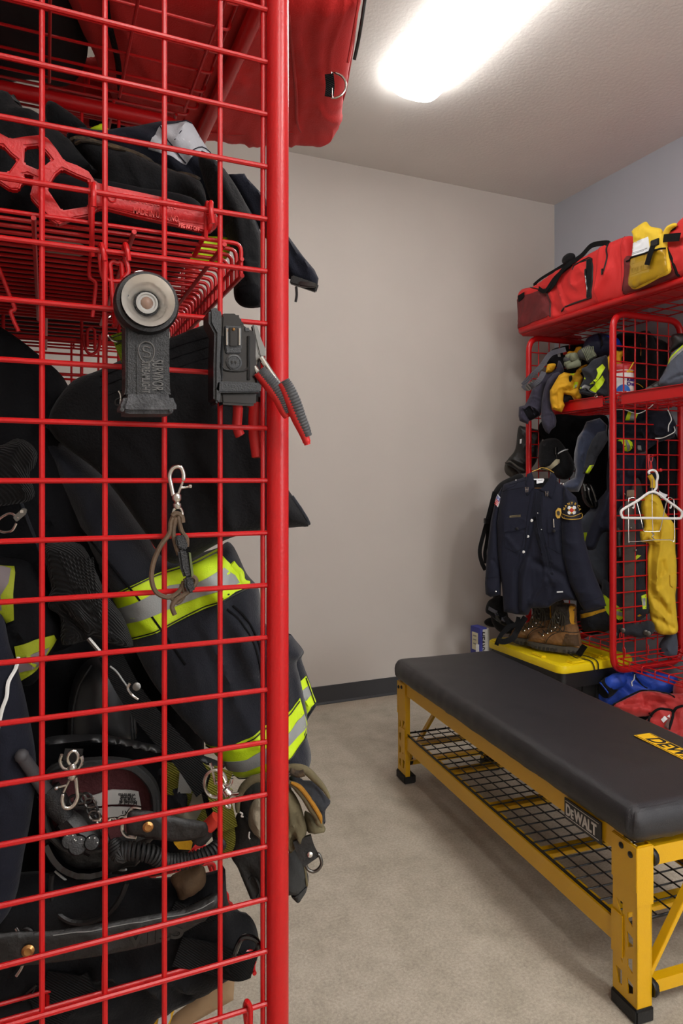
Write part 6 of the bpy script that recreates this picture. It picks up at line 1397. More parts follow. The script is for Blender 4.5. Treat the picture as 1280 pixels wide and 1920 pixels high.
# ---- black trousers over the coat
def big(name, label, cat, out, t, m, part, **k): return soft(name, label, cat, out, t, m, part=part, **k)
o = [(128, 722), (190, 692), (300, 642), (380, 610), (425, 600), (452, 620), (490, 680), (505, 790), (520, 880), (545, 925), (568, 955), (579, 985), (560, 988), (500, 994), (440, 1006), (400, 1024), (350, 1052), (310, 1050), (262, 985), (190, 890), (92, 805)]
tr_, c, ob = big('bunker_trousers', 'black turnout trousers with quilted waistband hung inside the near locker', 'trousers', o, 1.13, BCLOTH, 'shell', th=.045, edge=.05, namp=.010, nscale=7, res=.008,
    folds=[([(200, 720), (330, 670), (430, 640)], .006, -.008), ([(205, 740), (330, 690), (440, 658)], .006, -.008), ([(215, 760), (340, 708), (450, 675)], .006, -.008), ([(310, 780), (330, 900), (360, 1000)], .02, .012), ([(430, 760), (450, 900)], .02, -.012), ([(480, 700), (500, 900), (545, 975)], .015, .01)])
for k in range(3): c.line('quilting', [(195, 712+k*20), (320, 662+k*20), (432, 628+k*18)], .0009, DNAVY, tr_, off=.0005)
c.line('pocket_edge', [(545, 930), (579, 982)], .003, DCLOTH, tr_)
# ---- turnout coat with bands
o = [(60, 790), (95, 805), (190, 885), (262, 980), (310, 1046), (400, 1030), (432, 1018), (462, 1075), (485, 1105), (492, 1160), (520, 1190), (545, 1192), (562, 1212), (568, 1224), (556, 1242), (562, 1270), (570, 1310), (576, 1345), (574, 1375), (583, 1415), (576, 1436), (530, 1445), (470, 1452), (435, 1448), (392, 1400), (330, 1335), (280, 1270), (235, 1180), (200, 1100), (160, 1010), (110, 910)]
TC = mat('navy_turnout_shell', (27, 29, 37), .85, spec=.2, bump=.5, bscale=420, var=.25, vscale=8, sheen=.2)
tc_, c, ob = big('turnout_coat', 'navy turnout coat with lime and silver bands hanging in the near locker', 'coat', o, 1.19, TC, 'shell', th=.05, edge=.05, back=1, namp=.010, nscale=8, res=.007,
    folds=[(A3(640, 330, 760, 420, 860, 560, 960, 760), .02, .016), (A3(400, 300, 560, 560, 700, 800), .03, .012), ([(540, 1210), (552, 1300), (560, 1400)], .010, -.012), ([(430, 1120), (470, 1180), (492, 1260)], .010, -.010), ([(230, 880), (300, 1000), (330, 1060)], .014, .010)])
def band(c, outer, inner, root, st=True):
    c.patch('lime_band', outer, LIME, root, off=.0015); c.patch('silver_band', inner, SILV, root, off=.003)
band(c, A3(410, 527, 500, 480, 600, 436, 720, 400, 815, 356, 850, 392, 900, 440, 935, 488, 880, 500, 800, 545, 700, 595, 600, 645, 486, 692, 440, 600), A3(436, 577, 540, 530, 640, 480, 750, 462, 840, 415, 880, 445, 896, 472, 800, 498, 700, 540, 600, 580, 461, 633), tc_)
for k in (A3(412, 533, 500, 486, 600, 442, 720, 406, 815, 364), A3(484, 684, 600, 637, 700, 587, 800, 537, 930, 492)): c.line('stitching', k, .0011, BPL, tc_, off=.005)
ov = A4(770, 218, 860, 200, 930, 165, 990, 122, 1040, 100, 1090, 70, 1118, 40, 1150, 150, 1147, 185, 1085, 235, 1000, 300, 930, 330, 870, 352, 845, 330, 810, 270)
band(c, ov, A4(835, 268, 920, 245, 1000, 190, 1060, 160, 1135, 98, 1145, 150, 1085, 185, 1000, 250, 920, 290, 848, 307), tc_)
for k in (A4(772, 222, 860, 206, 930, 172, 990, 130, 1040, 107, 1090, 77, 1116, 48), A4(868, 346, 930, 324, 1000, 294, 1085, 229, 1145, 180)): c.line('stitching', k, .0011, BPL, tc_, off=.005)
# rear panel beyond the post
cr = cloth(C6(740, 130, 790, 180, 860, 275, 845, 340, 870, 420, 915, 540, 945, 640, 975, 720, 960, 760, 905, 830, 880, 900, 870, 960, 700, 960, 700, 200), 1.27, th=.02, edge=.025, namp=.005, nscale=16, res=.006); cr.build('rear_panel', TC, tc_)
cr.patch('lime_band', C6(800, 530, 885, 480, 915, 550, 940, 630, 970, 705, 930, 730, 895, 790, 862, 870, 800, 870), LIME, tc_); cr.patch('silver_band', C6(818, 600, 905, 558, 935, 632, 870, 680, 840, 700, 818, 700), SILV, tc_, off=.003)
cr.line('stitching', C6(885, 490, 930, 620, 960, 705), .0011, BPL, tc_, off=.004); cr.line('hem', C6(970, 715, 905, 820, 870, 900), .0022, DCLOTH, tc_)
cf = cloth(C6(740, 130, 790, 180, 862, 275, 850, 320, 780, 390, 760, 300, 735, 250), 1.235, th=.014, edge=.014, namp=.003, res=.005); cf.build('shoulder_flap', DCLOTH, tc_)
cf = cloth(C6(735, 1190, 830, 1130, 895, 1080, 925, 1200, 900, 1270, 870, 1290, 760, 1280, 730, 1260), 1.21, th=.02, edge=.02, namp=.004, res=.006); cf.build('sleeve_cuff', TC, tc_)
# lime name lettering on the back panel, only its last strokes visible
c.line('name_lettering', A3(930, 482, 905, 470, 900, 440, 885, 425, 868, 402), .006, LIME, tc_, off=.003, flat=.4)
c.patch('lime_band', A3(962, 512, 985, 505, 985, 570, 968, 530), LIME, tc_)
for q in (A3(850, 560, 900, 610, 950, 700, 980, 830), A3(870, 550, 920, 600, 965, 690, 985, 780)): c.line('seam', q, .0018, DNAVY, tc_)
c.line('flap_edge', A3(300, 260, 420, 380, 560, 560, 700, 760), .002, DNAVY, tc_)

# ---- dark garment at the left
dk_, c, ob = big('station_coat', 'black coat hanging at the far left inside the near locker', 'coat', [(-90, 560), (0, 612), (60, 655), (127, 722), (110, 800), (150, 900), (190, 1010), (205, 1110), (150, 1200), (60, 1230), (-90, 1230)], 1.12, DNAVY, 'shell', th=.04, namp=.012, nscale=6, res=.010, folds=[([(100, 740), (120, 800), (200, 900)], .012, .012), ([(40, 700), (80, 900), (140, 1100)], .03, -.02)])
c.line('lapel_edge', [(88, 800), (140, 850), (190, 905)], .004, DCLOTH, dk_); c.line('seam', [(40, 940), (80, 1040), (130, 1130)], .003, DCLOTH, dk_)
kn, c, ob = big('knit_hood', 'black ribbed knit hood crumpled inside the near locker', 'hood', C4(420, 0, 720, 0, 860, 240, 960, 460, 1100, 640, 1200, 900, 1180, 930, 1000, 900, 830, 830, 800, 860, 640, 905, 550, 890, 540, 660, 440, 580, 430, 480, 460, 400, 420, 200), 1.06, KNIT, 'knit_body', th=.035, edge=.03, namp=.008, nscale=14, res=.006, folds=[(C4(560, 540, 700, 700, 820, 830), .006, -.012), (C4(600, 470, 760, 640, 960, 800, 1140, 860), .007, .01), (C4(560, 830, 680, 840, 800, 820), .005, -.008)])
for k in range(9): c.line('rib', C4(540+k*36, 60+k*8, 640+k*30, 300+k*30, 740+k*34, 500+k*38, 900+k*20, 720+k*12), .0022, KNIT, kn, off=-.0002)
kn2, c, ob = big('knit_glove', 'black knit glove poking out at the far left of the near locker', 'glove', A2(-80, 760, 0, 770, 60, 745, 110, 760, 140, 800, 130, 850, 110, 880, 130, 960, 60, 990, -80, 980), 1.02, KNIT, 'knit_body', th=.02, edge=.025, namp=.007, nscale=18, res=.006)
# snap at left and band fragments
sn = thing('snap_hook', 'flat steel snap hook at the far left behind the mesh', 'hook', at(20, 1000, t=.98))
MB().tube(smooth_path(W(A3(70, 245, 40, 225, 0, 245, -20, 275, 10, 295, 45, 290, 62, 262), .97), 5), .0018, 8).build('wire_loop', CHROME, sn)
MB().prism(W(A3(48, 240, 85, 205, 102, 210, 98, 228, 62, 258), .968), (0, -1, 0), .004).build('tongue', STEEL, sn, bevel=.001)
MB().box(W(A3(82, 218), .966)[0], (.004, .002, .004)).build('rivet', CHROME, sn)
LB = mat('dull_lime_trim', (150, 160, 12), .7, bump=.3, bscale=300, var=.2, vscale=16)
g2, c, ob = big('turnout_coat', 'black turnout coat with dull lime trim deep at the left of the near locker', 'coat', C4(-300, 100, 40, 120, 300, 200, 500, 600, 540, 780, 460, 1000, 300, 1260, 100, 1260, -300, 1260), 1.045, DNAVY, 'shell', th=.03, namp=.01, res=.010)
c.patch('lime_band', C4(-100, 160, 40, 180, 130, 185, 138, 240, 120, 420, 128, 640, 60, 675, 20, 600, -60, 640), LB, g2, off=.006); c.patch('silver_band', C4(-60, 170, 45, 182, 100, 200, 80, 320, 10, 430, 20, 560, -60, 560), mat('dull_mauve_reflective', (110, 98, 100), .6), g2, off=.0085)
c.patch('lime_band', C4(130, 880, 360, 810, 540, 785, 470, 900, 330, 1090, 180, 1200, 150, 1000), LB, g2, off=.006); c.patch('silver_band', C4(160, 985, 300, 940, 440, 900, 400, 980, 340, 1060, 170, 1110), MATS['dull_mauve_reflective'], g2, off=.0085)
nv, c, ob = big('work_trousers', 'dark navy trousers hanging at the left edge of the near locker with a white cord', 'trousers', [(-60, 1150), (0, 1150), (18, 1210), (35, 1260), (52, 1330), (68, 1430), (60, 1520), (45, 1600), (30, 1680), (0, 1730), (-60, 1740)], .98, NAVY, 'leg', th=.03, namp=.006, nscale=10, res=.008)
cord('white_cord', [c.on(p, .006) for p in C4(165, 1010, 140, 1100, 75, 1200, 60, 1320, 20, 1430, -20, 1600)], .0028, WHITE, nv)
MB().tube(W(A4(85, 270, 110, 310, 150, 370), .95), [.0105, .0105, .009], 14).build('grey_antenna_stub', mat('grey_rubber', (74, 72, 74), .6), nv) if False else None

# ---- boots: black rubber shaft, maroon-lined boot with gear inside
bt, c, ob = big('rubber_boot', 'smooth black rubber boot standing behind the maroon-lined boot', 'boot', C4(610, 1660, 620, 1420, 680, 1180, 800, 1040, 960, 1020, 1100, 1080, 1180, 1240, 1210, 1500, 1210, 1740, 900, 1800, 640, 1780), 1.16, mat('smooth_rubber', (30, 30, 31), .38, bump=.15, bscale=60), 'shaft', th=.06, edge=.06, res=.007, namp=.002)
c.line('moulded_rib', C4(655, 1660, 665, 1450, 720, 1220, 820, 1060), .0022, BRUB, bt); c.line('moulded_rib', C4(1160, 1360, 1180, 1560, 1185, 1740), .0022, BRUB, bt); c.line('moulded_rib', C4(1190, 1360, 1205, 1560, 1210, 1740), .0022, BRUB, bt)
hs, c, ob = big('air_hose', 'thick black rubber hose crossing above the lined boot', 'hose', A4(180, 205, 300, 195, 420, 200, 560, 230, 700, 255, 830, 300, 830, 320, 700, 290, 560, 262, 420, 232, 300, 225, 180, 235), 1.09, MATS['smooth_rubber'], 'hose_body', th=.014, edge=.014, res=.006, namp=0)
lb = thing('fire_boot', 'black fire boot with maroon lining and grey size label, opening facing out', 'boot', at(190, 1690, t=1.12))
oc = cloth(C5(90, 200, 200, 165, 330, 150, 480, 145, 620, 165, 700, 230, 750, 330, 780, 430, 790, 560, 720, 600, 640, 740, 560, 760, 460, 800, 440, 860, 300, 880, 200, 830, 110, 740, 60, 620, 40, 500, 50, 320), 1.10, th=.05, edge=.04, res=.007, namp=.004); oc.build('outer_shell', LEATH, lb)
ic = cloth(C5(110, 240, 220, 195, 340, 180, 480, 175, 600, 195, 680, 260, 725, 340, 735, 450, 730, 560, 560, 640, 400, 680, 240, 690, 140, 620, 90, 540, 80, 400), 1.022, th=-.024, edge=.05, back=-1.1, res=.007, namp=.003); ic.build('maroon_lining', MAROON, lb)
ic.line('rim_piping', C5(110, 240, 220, 195, 340, 180, 480, 175, 600, 195, 680, 260, 725, 340, 735, 450, 730, 560, 560, 640, 400, 680, 240, 690, 140, 620, 90, 540, 80, 400), .0042, BRUB, lb, off=.002, closed=True)
ic.line('rim_wall', C5(100, 250, 220, 200, 340, 185, 480, 180, 605, 200, 690, 265, 735, 345, 745, 450, 735, 565, 560, 645, 400, 690, 240, 700, 135, 630, 80, 540, 72, 400), .008, BRUB, lb, off=-.010, closed=True)
ic.patch('size_label', C5(355, 380, 480, 345, 640, 345, 655, 430, 500, 432, 380, 440), mat('label_grey', (150, 148, 144), .8), lb, off=.012); ic.patch('size_label', C5(360, 460, 480, 450, 640, 450, 640, 500, 440, 510), MATS['label_grey'], lb, off=.012)
lab_u = (at(*C5(380, 400)[0], t=1.0)-at(*C5(640, 410)[0], t=1.0)).normalized()
for (tx, q, sz) in (('Model 4007', (632, 396), .0098), ('Size 9.5 D', (624, 378), .0098), ('362320', (610, 362), .008), ('W 08 10 113', (620, 352), .006), ('NFPA 1971', (620, 462), .008), ('CLASS 75', (600, 488), .008)):
    text('label_lettering', tx, ic.on(C5(*q)[0], .0165), lab_u, (0, 0, -1), sz*.8, BLACKP, lb, bold=.0002, depth=.0003)
WL = mat('white_piping', (190, 190, 186), .6)
oc.line('white_piping', C5(145, 745, 200, 780, 240, 805, 340, 815, 440, 800, 510, 775, 560, 740), .0018, WL, lb, off=.006)
oc.line('heavy_rim', C5(100, 560, 150, 640, 230, 695, 330, 710, 420, 695), .008, BGLOSS, lb, off=.012)
TEAL = mat('teal_print', (36, 110, 98), .6); text('side_lettering', 'H2O', oc.on(C5(295, 852)[0], .004), RT, (0, 0, 1), .0125, TEAL, lb, bold=.0004, xs=1.3); text('side_lettering', 'WATERPROOF', oc.on(C5(298, 864)[0], .004), RT, (0, 0, 1), .0038, WL, lb)
# radio and microphone in the boot
rd = thing('portable_radio', 'black portable radio with antenna lying inside the maroon-lined boot', 'radio', at(150, 1600, t=1.0))
P = W(A4(82, 275, 110, 315, 150, 375, 190, 430), [.955, .965, .985, 1.0]); MB().tube(P, [.0085, .009, .0095, .0105], 14).build('antenna', mat('grey_rubber', (66, 64, 66), .6), rd)
MB().sphere(P[0], .0098, 12).build('antenna_cap', MATS['grey_rubber'], rd)
MB().tube(W(A4(180, 400, 215, 460, 250, 510), 1.0), [.017, .018, .013], 14).build('antenna_base', FBM, rd)
MB().tube(W(A4(250, 500, 300, 550, 370, 600), 1.01), [.02, .026, .022], 8).build('radio_body', BPL, rd)
for q, r_ in (((262, 592), .012), ((292, 610), .014), ((345, 600), .011)):
    cc = W(A4(*q), .985)[0]; MB().lathe(cc, (CAMP-cc), [(r_, 0), (r_, .010), (r_*.85, .013), (r_*.3, .0135)], 16).build('knob', BPL, rd)
    for k in range(6):
        a = k*math.pi/3; MB().sphere(cc+RT*math.cos(a)*r_*.7+Vector((0, 0, math.sin(a)*r_*.7))+(CAMP-cc).normalized()*.0135, .0011, 6).build('dial_mark', WHITE, rd)
MB().tube(smooth_path(W(A4(270, 460, 330, 470, 370, 520, 400, 590, 420, 640), .99), 5), .005, 8).build('radio_cable', BPL, rd)
cc = []
base_ = W(A4(425, 590, 450, 640, 470, 630, 560, 640, 620, 670, 700, 668, 780, 640, 830, 600), [.99, .985, .985, .99, 1.0, 1.01, 1.02, 1.04])
sp_ = smooth_path(base_, 60); 
hel = []
for i in range(len(sp_)-1):
    t = (sp_[i+1]-sp_[i]).normalized() if (sp_[i+1]-sp_[i]).length > 0 else Vector((1, 0, 0)); a = i*.62; u1 = t.orthogonal().normalized(); u2 = t.cross(u1)
    u1 = (Vector((0, 0, 1))-t*t.z).normalized(); u2 = t.cross(u1); r_ = .0125*(1-.35*i/len(sp_))*min(1, .3+i/60)
    hel.append(sp_[i]+u1*math.cos(a)*r_+u2*math.sin(a)*r_)
MB().tube(hel, .0027, 6).build('coiled_cord', BRUB, rd)
# snaps and chain
s1 = thing('snap_hook', 'nickel snap hanging from a black strap D-ring above the lined boot', 'hook', at(130, 1500, t=.98))
strap('strap_end', W(C5(195, 110, 245, 112, 300, 112), .985), .016, LEATH, s1, th=.005)
MB().tube(smooth_path(W(C5(180, 112, 170, 150, 190, 190, 235, 200, 280, 190, 300, 150, 295, 120), .978), 5), .0028, 8).build('d_ring', CHROME, s1)
snap(s1, W(C5(238, 270), .97)[0], (-.05, 0, -1), 1.25)
MB().tube(smooth_path(W(C5(225, 180, 235, 230, 232, 260), .972), 4), .004, 8).build('swivel_stem', CHROME, s1)
s2 = thing('snap_hook', 'large nickel bolt snap and ring beside the right end of the near boot gear', 'hook', at(420, 1510, t=1.0))
cc = W(C5(1098, 285), 1.0)[0]; MB().tube([cc+RT*.016*math.cos(a)+Vector((0, 0, .020*math.sin(a))) for a in [k*math.pi/12 for k in range(24)]], .0028, 8, closed=True).build('ring', CHROME, s2)
MB().tube(smooth_path(W(C5(1068, 160, 1085, 220, 1100, 290), 1.0), 4), .002, 6).build('wire_stem', CHROME, s2)
MB().tube(smooth_path(W(C5(1110, 270, 1140, 300, 1165, 330, 1180, 350), .995), 5), [.004]*8+[.007]*4+[.008]*4, 10).build('swivel_body', CHROME, s2)
MB().tube(smooth_path(W(C5(1165, 300, 1190, 290, 1200, 255), .992), 4), .0022, 8).build('thumb_lug', CHROME, s2)
MB().tube(smooth_path(W(C5(1180, 350, 1200, 350, 1240, 345, 1225, 352, 1195, 365, 1180, 400, 1190, 430, 1160, 420), .992), 4), .0022, 8).build('snap_hook', CHROME, s2)
s3 = thing('snap_chain', 'nickel snap and links lying across the lined boot opening', 'chain', at(200, 1545, t=1.0))
MB().tube(smooth_path(W(C5(655, 440, 600, 435, 575, 465, 550, 500, 540, 560, 570, 600, 625, 608), .99), 5), .003, 8).build('d_ring', CHROME, s3)
for k, q in enumerate(((385, 505), (415, 510), (445, 505), (480, 512), (515, 510), (545, 500))):
    cc = W(C5(*q), .985)[0]; up_ = Vector((0, 0, 1)) if k % 2 else (CAMP-cc).normalized()
    MB().tube([cc+RT*.0065*math.cos(a)+up_*.0045*math.sin(a) for a in [j*math.pi/6 for j in range(12)]], .0018, 6, closed=True).build('link', CHROME, s3)
for k, q in enumerate(((255, 385), (290, 375), (325, 372), (350, 400), (360, 440), (375, 475))):
    cc = W(C5(*q), .985)[0]; MB().tube([cc+RT*.008*math.cos(a)+Vector((0, 0, .007*math.sin(a))) for a in [j*math.pi/6 for j in range(12)]], .002, 6, closed=True).build('link', STEEL if k % 2 else LEATH, s3)
# leather strap with rivet
ls = thing('leather_strap', 'black leather strap with a copper rivet and metal ring across the lined boot', 'strap', at(300, 1590, t=1.0))
cc = cloth(C5(590, 450, 700, 450, 800, 470, 900, 495, 1000, 510, 1050, 530, 1040, 600, 900, 632, 760, 625, 620, 600, 575, 590, 565, 540, 570, 480), .985, th=.004, edge=.006, namp=.003, nscale=10, res=.006); cc.build('leather', LEATH, ls)
MB().lathe(cc.on(C5(696, 533)[0], .001), cc.N, [(.0075, 0), (.0075, .0015), (.0045, .0035), (.002, .003)], 18).build('rivet', BRASSY, ls)
# red tool with black cap
rt_ = thing('pry_tool', 'red tool handle with a black cap poking through the straps', 'tool', at(385, 1580, t=1.03))
MB().tube(W(C5(1110, 490, 1060, 540, 1020, 575), 1.03), .0105, 16).build('handle', ORANGE, rt_)
MB().tube(W(C5(1040, 560, 1000, 600, 985, 618), 1.02), [.0145, .0155, .0135], 16).build('end_cap', BRUB, rt_)
# yellow-lime suspenders bunch
ys, c, ob = big('suspenders', 'dirty lime webbing suspenders bundled behind the mesh', 'suspenders', C5(760, 200, 900, 190, 960, 165, 1030, 230, 1060, 330, 1010, 430, 960, 500, 860, 500, 800, 440, 760, 330), 1.12, DCLOTH, 'dark_backing', th=.03, namp=.012, res=.008)
YW = mat('dirty_lime_webbing', (128, 126, 24), .8, bump=.9, bscale=160, kind='weave', var=.3, vscale=30)
strap('lime_webbing', [c.on(p, .01) for p in C5(800, 215, 900, 215, 980, 210, 1020, 270, 1010, 360, 960, 440, 860, 490)], .05, YW, ys, up=c.N)
strap('grey_stripe', [c.on(p, .013) for p in C5(880, 225, 960, 225)], .034, SILV, ys, up=c.N); strap('grey_stripe', [c.on(p, .013) for p in C5(1000, 290, 985, 350, 930, 410, 840, 450)], .022, mat('grubby_grey', (116, 112, 96), .8), ys, up=c.N)
strap('lime_webbing', W(C5(1150, 200, 1110, 320, 1140, 420, 1175, 560), 1.05), .03, YW, ys); strap('lime_webbing', W(C5(1160, 560, 1165, 640, 1130, 700), 1.06), .028, YW, ys)
MB().prism(W(C5(850, 640, 980, 620, 960, 700, 880, 680), 1.08), (0, -1, 0), .006).build('yellow_tab', YJACK, ys)
# wide diagonal suspender and buckle
wd = thing('shoulder_harness', 'wide black webbing harness strap running diagonally with steel clips', 'strap', at(330, 1420, t=1.05))
strap('webbing', W([(205, 1225), (245, 1300), (300, 1370), (345, 1420), (385, 1480)], [1.07, 1.05, 1.04, 1.04, 1.05]), .034, WEBB, wd, th=.004)
strap('webbing', W([(395, 1480), (410, 1540), (420, 1580)], 1.06), .03, WEBB, wd, th=.004)
MB().tube(W(C4(795, 850, 880, 950, 950, 1030), 1.04), .0042, 8).build('steel_rod', STEEL, wd)
MB().tube(smooth_path(W(C4(1170, 1250, 1150, 1300, 1190, 1360, 1245, 1400), 1.03), 4), .0022, 8).build('steel_clip', CHROME, wd); MB().tube(smooth_path(W(C4(1150, 1290, 1100, 1220, 1050, 1150, 990, 1100), 1.03), 4), .0014, 6).build('pale_edge', SILV, wd)
cc = W(A4(512, 15), 1.02)[0]; MB().lathe(cc, (CAMP-cc), [(.006, 0), (.006, .003), (.003, .004)], 12).build('snap_stud', STEEL, wd)
# ---- gloves hung off the front
gv = thing('fire_glove', 'worn tan and black leather fire gloves hooked outside the front of the near locker', 'gloves', at(575, 1690, t=1.13))
def part(nm, o, t, m, **k):
    c = cloth(o, t, **k); ob = c.build(nm, m, gv); return c
BLG = mat('black_glove_leather', (46, 46, 44), .8, bump=.9, bscale=140, var=.3, vscale=18)
g1 = part('black_glove', C7(300, 480, 420, 500, 740, 520, 740, 760, 800, 800, 850, 900, 905, 1020, 890, 1140, 860, 1190, 800, 1230, 760, 1200, 735, 1160, 520, 1200, 420, 1210, 370, 1120, 300, 950, 240, 840, 260, 650), 1.14, BLG, th=.035, edge=.035, namp=.010, nscale=14, res=.006, folds=[(C7(760, 800, 830, 920, 880, 1080), .008, -.01), (C7(770, 1130, 880, 1080), .005, -.007), (C7(420, 980, 470, 1120), .02, -.012)])
part('black_glove', C7(300, 560, 305, 420, 340, 300, 420, 225, 520, 190, 620, 170, 740, 140, 740, 520, 500, 600, 400, 600), 1.15, BLG, th=.02, edge=.02, namp=.008, nscale=16, res=.006)
g1.line('seam', C7(400, 1000, 430, 970, 470, 990, 490, 1080, 470, 1150), .002, BLG, gv); g1.line('seam', C7(800, 790, 870, 930, 890, 1060), .002, TAN, gv); g1.line('seam', C7(765, 1140, 885, 1075), .0018, BPL, gv)
g2_ = part('tan_palm', C7(390, 560, 400, 440, 440, 370, 500, 350, 560, 380, 560, 700, 500, 700, 420, 630), 1.09, TAN2, th=.022, edge=.03, namp=.008, nscale=20, res=.005, folds=[(C7(400, 600, 460, 640, 520, 700), .007, .01), (C7(450, 420, 500, 440), .008, -.012)])
g3 = part('grey_knuckle', C7(735, 260, 790, 320, 840, 420, 880, 560, 890, 640, 860, 720, 780, 800, 740, 820, 700, 700, 700, 300), 1.10, TAN, th=.022, edge=.025, namp=.008, nscale=22, res=.005, folds=[(C7(760, 300, 800, 420, 790, 600, 760, 760), .007, -.012), (C7(760, 700, 860, 690), .005, -.006)])
part('black_lining', C7(740, 180, 800, 150, 860, 200, 960, 220, 1060, 340, 1095, 385, 1050, 460, 1050, 560, 1020, 570, 980, 480, 900, 380, 820, 270), 1.115, mat('grey_lining', (34, 36, 42), .8, bump=.8, bscale=150, var=.4, vscale=20), th=.022, edge=.02, namp=.012, nscale=26, res=.005, seed=1)
part('tan_finger', C7(880, 460, 960, 520, 1030, 580, 1052, 610, 1040, 635, 960, 645, 890, 630, 870, 540), 1.12, TAN, th=.018, edge=.018, namp=.004, nscale=24, res=.005)
_p = smooth_path(W(C7(300, 470, 300, 380, 340, 270, 420, 195, 520, 170, 620, 150, 720, 100, 800, 90, 880, 110, 960, 180, 1040, 270, 1085, 350), [1.08]*6+[1.10]*6), 5); MB().tube(_p, taper(len(_p), .0065), 12).build('rolled_edge', TAN, gv)
_p = smooth_path(W(C7(735, 215, 800, 250, 870, 330, 930, 430, 980, 500, 1000, 560, 1030, 590), 1.09), 5); MB().tube(_p, taper(len(_p), .009), 12, flat=.7).build('rolled_edge', TAN, gv)
_p = smooth_path(W(C7(755, 215, 830, 255, 900, 340, 960, 430, 1005, 510, 1015, 565), 1.085), 5); MB().tube(_p, taper(len(_p), .006), 12, flat=.6).build('amber_lining', AMBER, gv)
MB().tube(smooth_path(W(C7(750, 120, 820, 140, 870, 130), 1.095), 5), .006, 10).build('amber_lining', BRE, gv)
strap('hang_strap', W(C7(850, 690, 880, 790, 930, 890), 1.09), .030, LEATH, gv, th=.005)
MB().lathe(W(C7(918, 835), 1.085)[0], (CAMP-W(C7(918, 835), 1.085)[0]), [(.0042, 0), (.0042, .0012), (.002, .002)], 14).build('snap_stud', CHROME, gv)
MB().tube(smooth_path(W(C7(880, 915, 900, 960, 945, 980, 990, 960, 1018, 910, 1005, 850, 985, 825), 1.09), 5), .0027, 10).build('d_ring', STEEL, gv)
cord('loose_thread', W(C7(318, 470, 340, 485, 330, 505, 350, 510), 1.05), .0012, WHITE, gv); cord('loose_thread', W(C7(400, 640, 395, 680, 405, 700), 1.05), .0012, WHITE, gv)
# ---- belts and black bag at the bottom
be, c, ob = big('leather_belt', 'wide black leather belt with embossed lettering and a steel ring', 'belt', A5(-120, 330, 0, 340, 60, 335, 200, 330, 400, 300, 600, 265, 700, 245, 815, 190, 825, 230, 780, 280, 700, 330, 600, 375, 400, 420, 200, 450, 100, 460, -120, 470), .98, LEATH, 'strap_body', th=.005, edge=.008, namp=.004, nscale=6, res=.007)
MB().tube(smooth_path(W(A5(60, 318, 80, 360, 90, 410, 85, 460, 62, 498), .995), 5), .0028, 10).build('steel_ring', CHROME, be); MB().lathe(c.on(A5(106, 397)[0], .001), c.N, [(.0085, 0), (.0085, .002), (.005, .004), (.002, .003)], 18).build('rivet', BRASSY, be)
MB().tube(smooth_path(W(A5(20, 320, 70, 318, 118, 330, 130, 380, 122, 440), 1.0), 5), .003, 8).build('keeper', BPL, be)
pp = c.on(A5(470, 388)[0], .0012); qq = c.on(A5(600, 362)[0], .0012); text('embossed_lettering', 'VILS', pp, (qq-pp), (0, 0, 1), .040, mat('emboss_leather', (24, 22, 21), .35), be, bold=.0004, xs=1.15, depth=.0009)
c.line('stitching', A5(200, 340, 400, 310, 600, 275, 700, 255, 800, 205), .0008, GREYP, be); 
cord('leather_loop', W(A5(195, 120, 190, 170, 200, 240, 250, 290, 320, 300, 400, 270, 450, 210, 475, 150), 1.02), .004, LEATH)
o = C.objects[-1]; tag(o, 'loop of black leather cord hanging below the lined boot', 'cord')
MB().sphere(W(A5(192, 125), 1.02)[0], .008, 10).build('cord_knot', TAN2, o) if False else None
for out_, lb_ in ((A5(60, 150, 120, 130, 165, 140, 200, 190, 160, 215, 90, 195), 'tan leather glove fingers poking out at the left below the boot'), (A5(205, 150, 240, 140, 320, 175, 385, 210, 300, 218, 220, 218), 'tan leather palm edge just under the boot'), (A5(640, 130, 700, 100, 755, 85, 772, 120, 760, 170, 680, 215, 660, 180), 'brown leather glove cuff below the coiled cord')):
    o, c, _ = soft('work_glove', lb_, 'glove', out_, 1.07, mat('tan_glove_dull', (96, 72, 46), .85, bump=.8, bscale=150, var=.4, vscale=20), th=.018, res=.006)
bg, c, ob = big('gear_bag', 'black canvas gear bag filling the bottom rack of the near locker', 'bag', [(-80, 1700), (0, 1650), (60, 1640), (180, 1640), (300, 1650), (400, 1640), (420, 1620), (430, 1700), (470, 1720), (485, 1760), (480, 1800), (440, 1820), (400, 1850), (340, 1880), (300, 1900), (260, 1960), (200, 2000), (-80, 2000)], 1.09, BCLOTH, 'canvas', th=.04, edge=.05, namp=.012, nscale=8, res=.010,
    folds=[(A5(380, 420, 500, 440, 640, 450, 680, 490), .008, .018), (A5(640, 460, 680, 520, 720, 540), .006, -.015), (A5(100, 640, 260, 560, 420, 560), .01, .008), (A5(240, 560, 300, 480, 360, 430), .012, .01)])
strap('webbing', [c.on(p, .006) for p in A5(180, 470, 300, 470, 360, 440)], .045, WEBB, bg, up=c.N); strap('webbing', [c.on(p, .006) for p in A5(180, 480, 210, 540, 250, 580)], .045, WEBB, bg, up=c.N)
strap('webbing', [c.on(p, .008) for p in A5(660, 330, 760, 350, 880, 380, 940, 390)], .045, WEBB, bg, up=c.N); strap('webbing', [c.on(p, .006) for p in A5(630, 200, 700, 220, 800, 180)], .04, WEBB, bg, up=c.N)
MB().tube(smooth_path(W(A5(880, 415, 905, 360, 940, 355, 968, 375, 960, 410, 920, 430, 880, 428), 1.01), 5, True), .004, 8, closed=True).build('black_d_ring', BGLOSS, bg)
cord('toggle_cord', [c.on(p, .008) for p in A5(155, 455, 120, 490, 105, 515, 130, 500, 150, 470)], .002, BPL, bg)
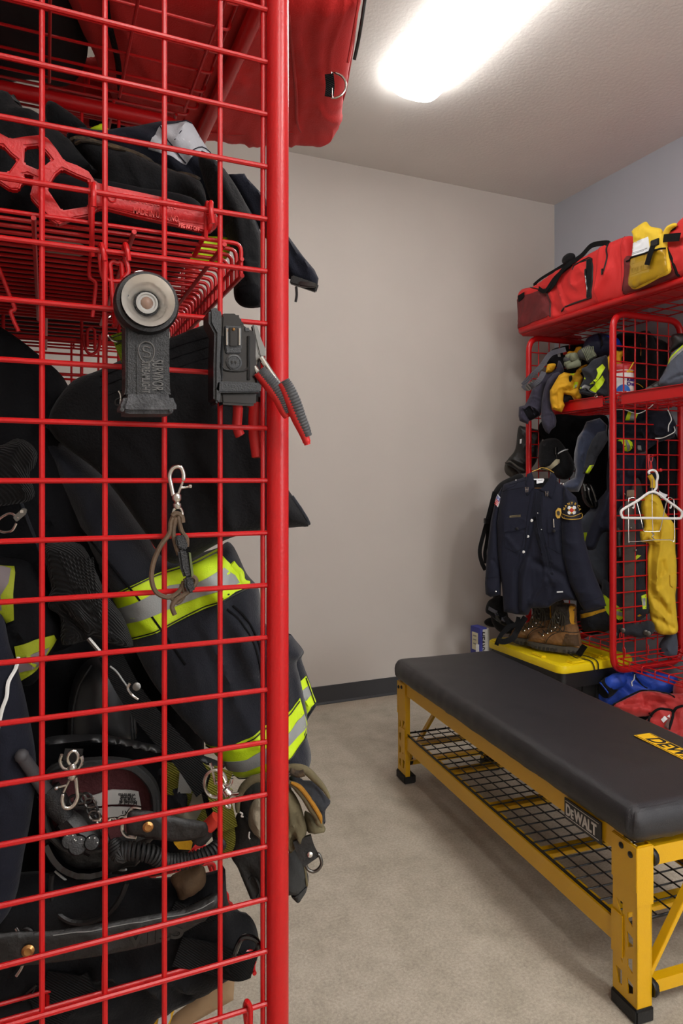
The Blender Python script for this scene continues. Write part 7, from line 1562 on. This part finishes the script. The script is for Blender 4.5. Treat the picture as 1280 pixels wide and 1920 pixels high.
ob, c, _ = soft('cardboard_sheet', 'brown cardboard edge under the black bag on the bottom rack', 'cardboard', A5(600, 700, 660, 640, 850, 500, 880, 500, 875, 590, 700, 690), 1.22, mat('cardboard', (150, 122, 90), .85), th=.003, edge=.004, namp=0, smooth=False)
ob, c, _ = soft('yellow_folder', 'yellow and white folder corner at the bottom of the near locker', 'folder', A5(540, 700, 580, 640, 610, 605, 655, 610, 650, 640, 620, 700), 1.15, PYEL, th=.004, edge=.006, namp=0, part='cover')
c.patch('white_sheet', A5(585, 700, 600, 625, 640, 625, 640, 650, 615, 700), PAPER, ob)
t = thing('wire_hook', 'red wire hook over the bottom rack edge beside the red post', 'hook', at(467, 1920, Y=.97))
MB().tube(smooth_path([yp(*q, .955) for q in A5(938, 690, 938, 620, 925, 595)]+[yp(*q, .968) for q in A5(918, 620, 925, 690)], 5), .0036, 8).build('hook_wire', RED, t)

# ---- clothing on the wire shelves, then extra dark coats blackening the gaps behind
def slab(name, label, cat, c, d, m, r=.03, rot=0, amp=.014, group=None):
    o = rbox(c, d, r, Matrix.Rotation(math.radians(rot), 3, 'Z'), n=26, disp=lambda v, q: v+q*noise.noise(v*11)*amp if q.z > -.5 else v+q*noise.noise(v*9)*.003).build(name, m, None, sharp=80); return tag(o, label, cat, group)
slab('folded_clothing', 'black folded clothing covering the near wire shelf', 'clothing', (.03, 1.30, 1.655), (.40, .54, .07), DNAVY)
slab('folded_clothing', 'dark clothing on the wire shelf of the second bay', 'clothing', (.03, 1.92, 1.72), (.40, .56, .10), DNAVY)
slab('folded_clothing', 'dark clothing stacked at the back of the near wire shelf', 'clothing', (-.06, 1.40, 1.74), (.20, .32, .18), DNAVY)
for k, (y, x0, w_, zt, zb, lb_) in enumerate(((1.50, -.03, .30, 1.30, .52, 'black coat added to darken the gap behind the knit hood in the near bay'), (1.36, .05, .44, .98, .52, 'black clothing mass added to darken the gap behind the boots on the near bottom rack'), (1.85, .0, .34, 1.36, .56, 'black coat added to darken the second bay of the near locker'), (2.1, -.02, .32, 1.42, .56, 'dark coat added to darken the far end of the near locker row'))):  # added dark fill so the depth of the locker reads black
    o = rbox((x0, y, (zt+zb)/2), (w_, .16, zt-zb), .06, None, n=40, disp=lambda v, q: v+q*(noise.noise(Vector((v.x*16, v.y*16, v.z*3)))*.022)).build('dark_fill_coat', DNAVY, None, sharp=80); tag(o, lb_, 'coat')
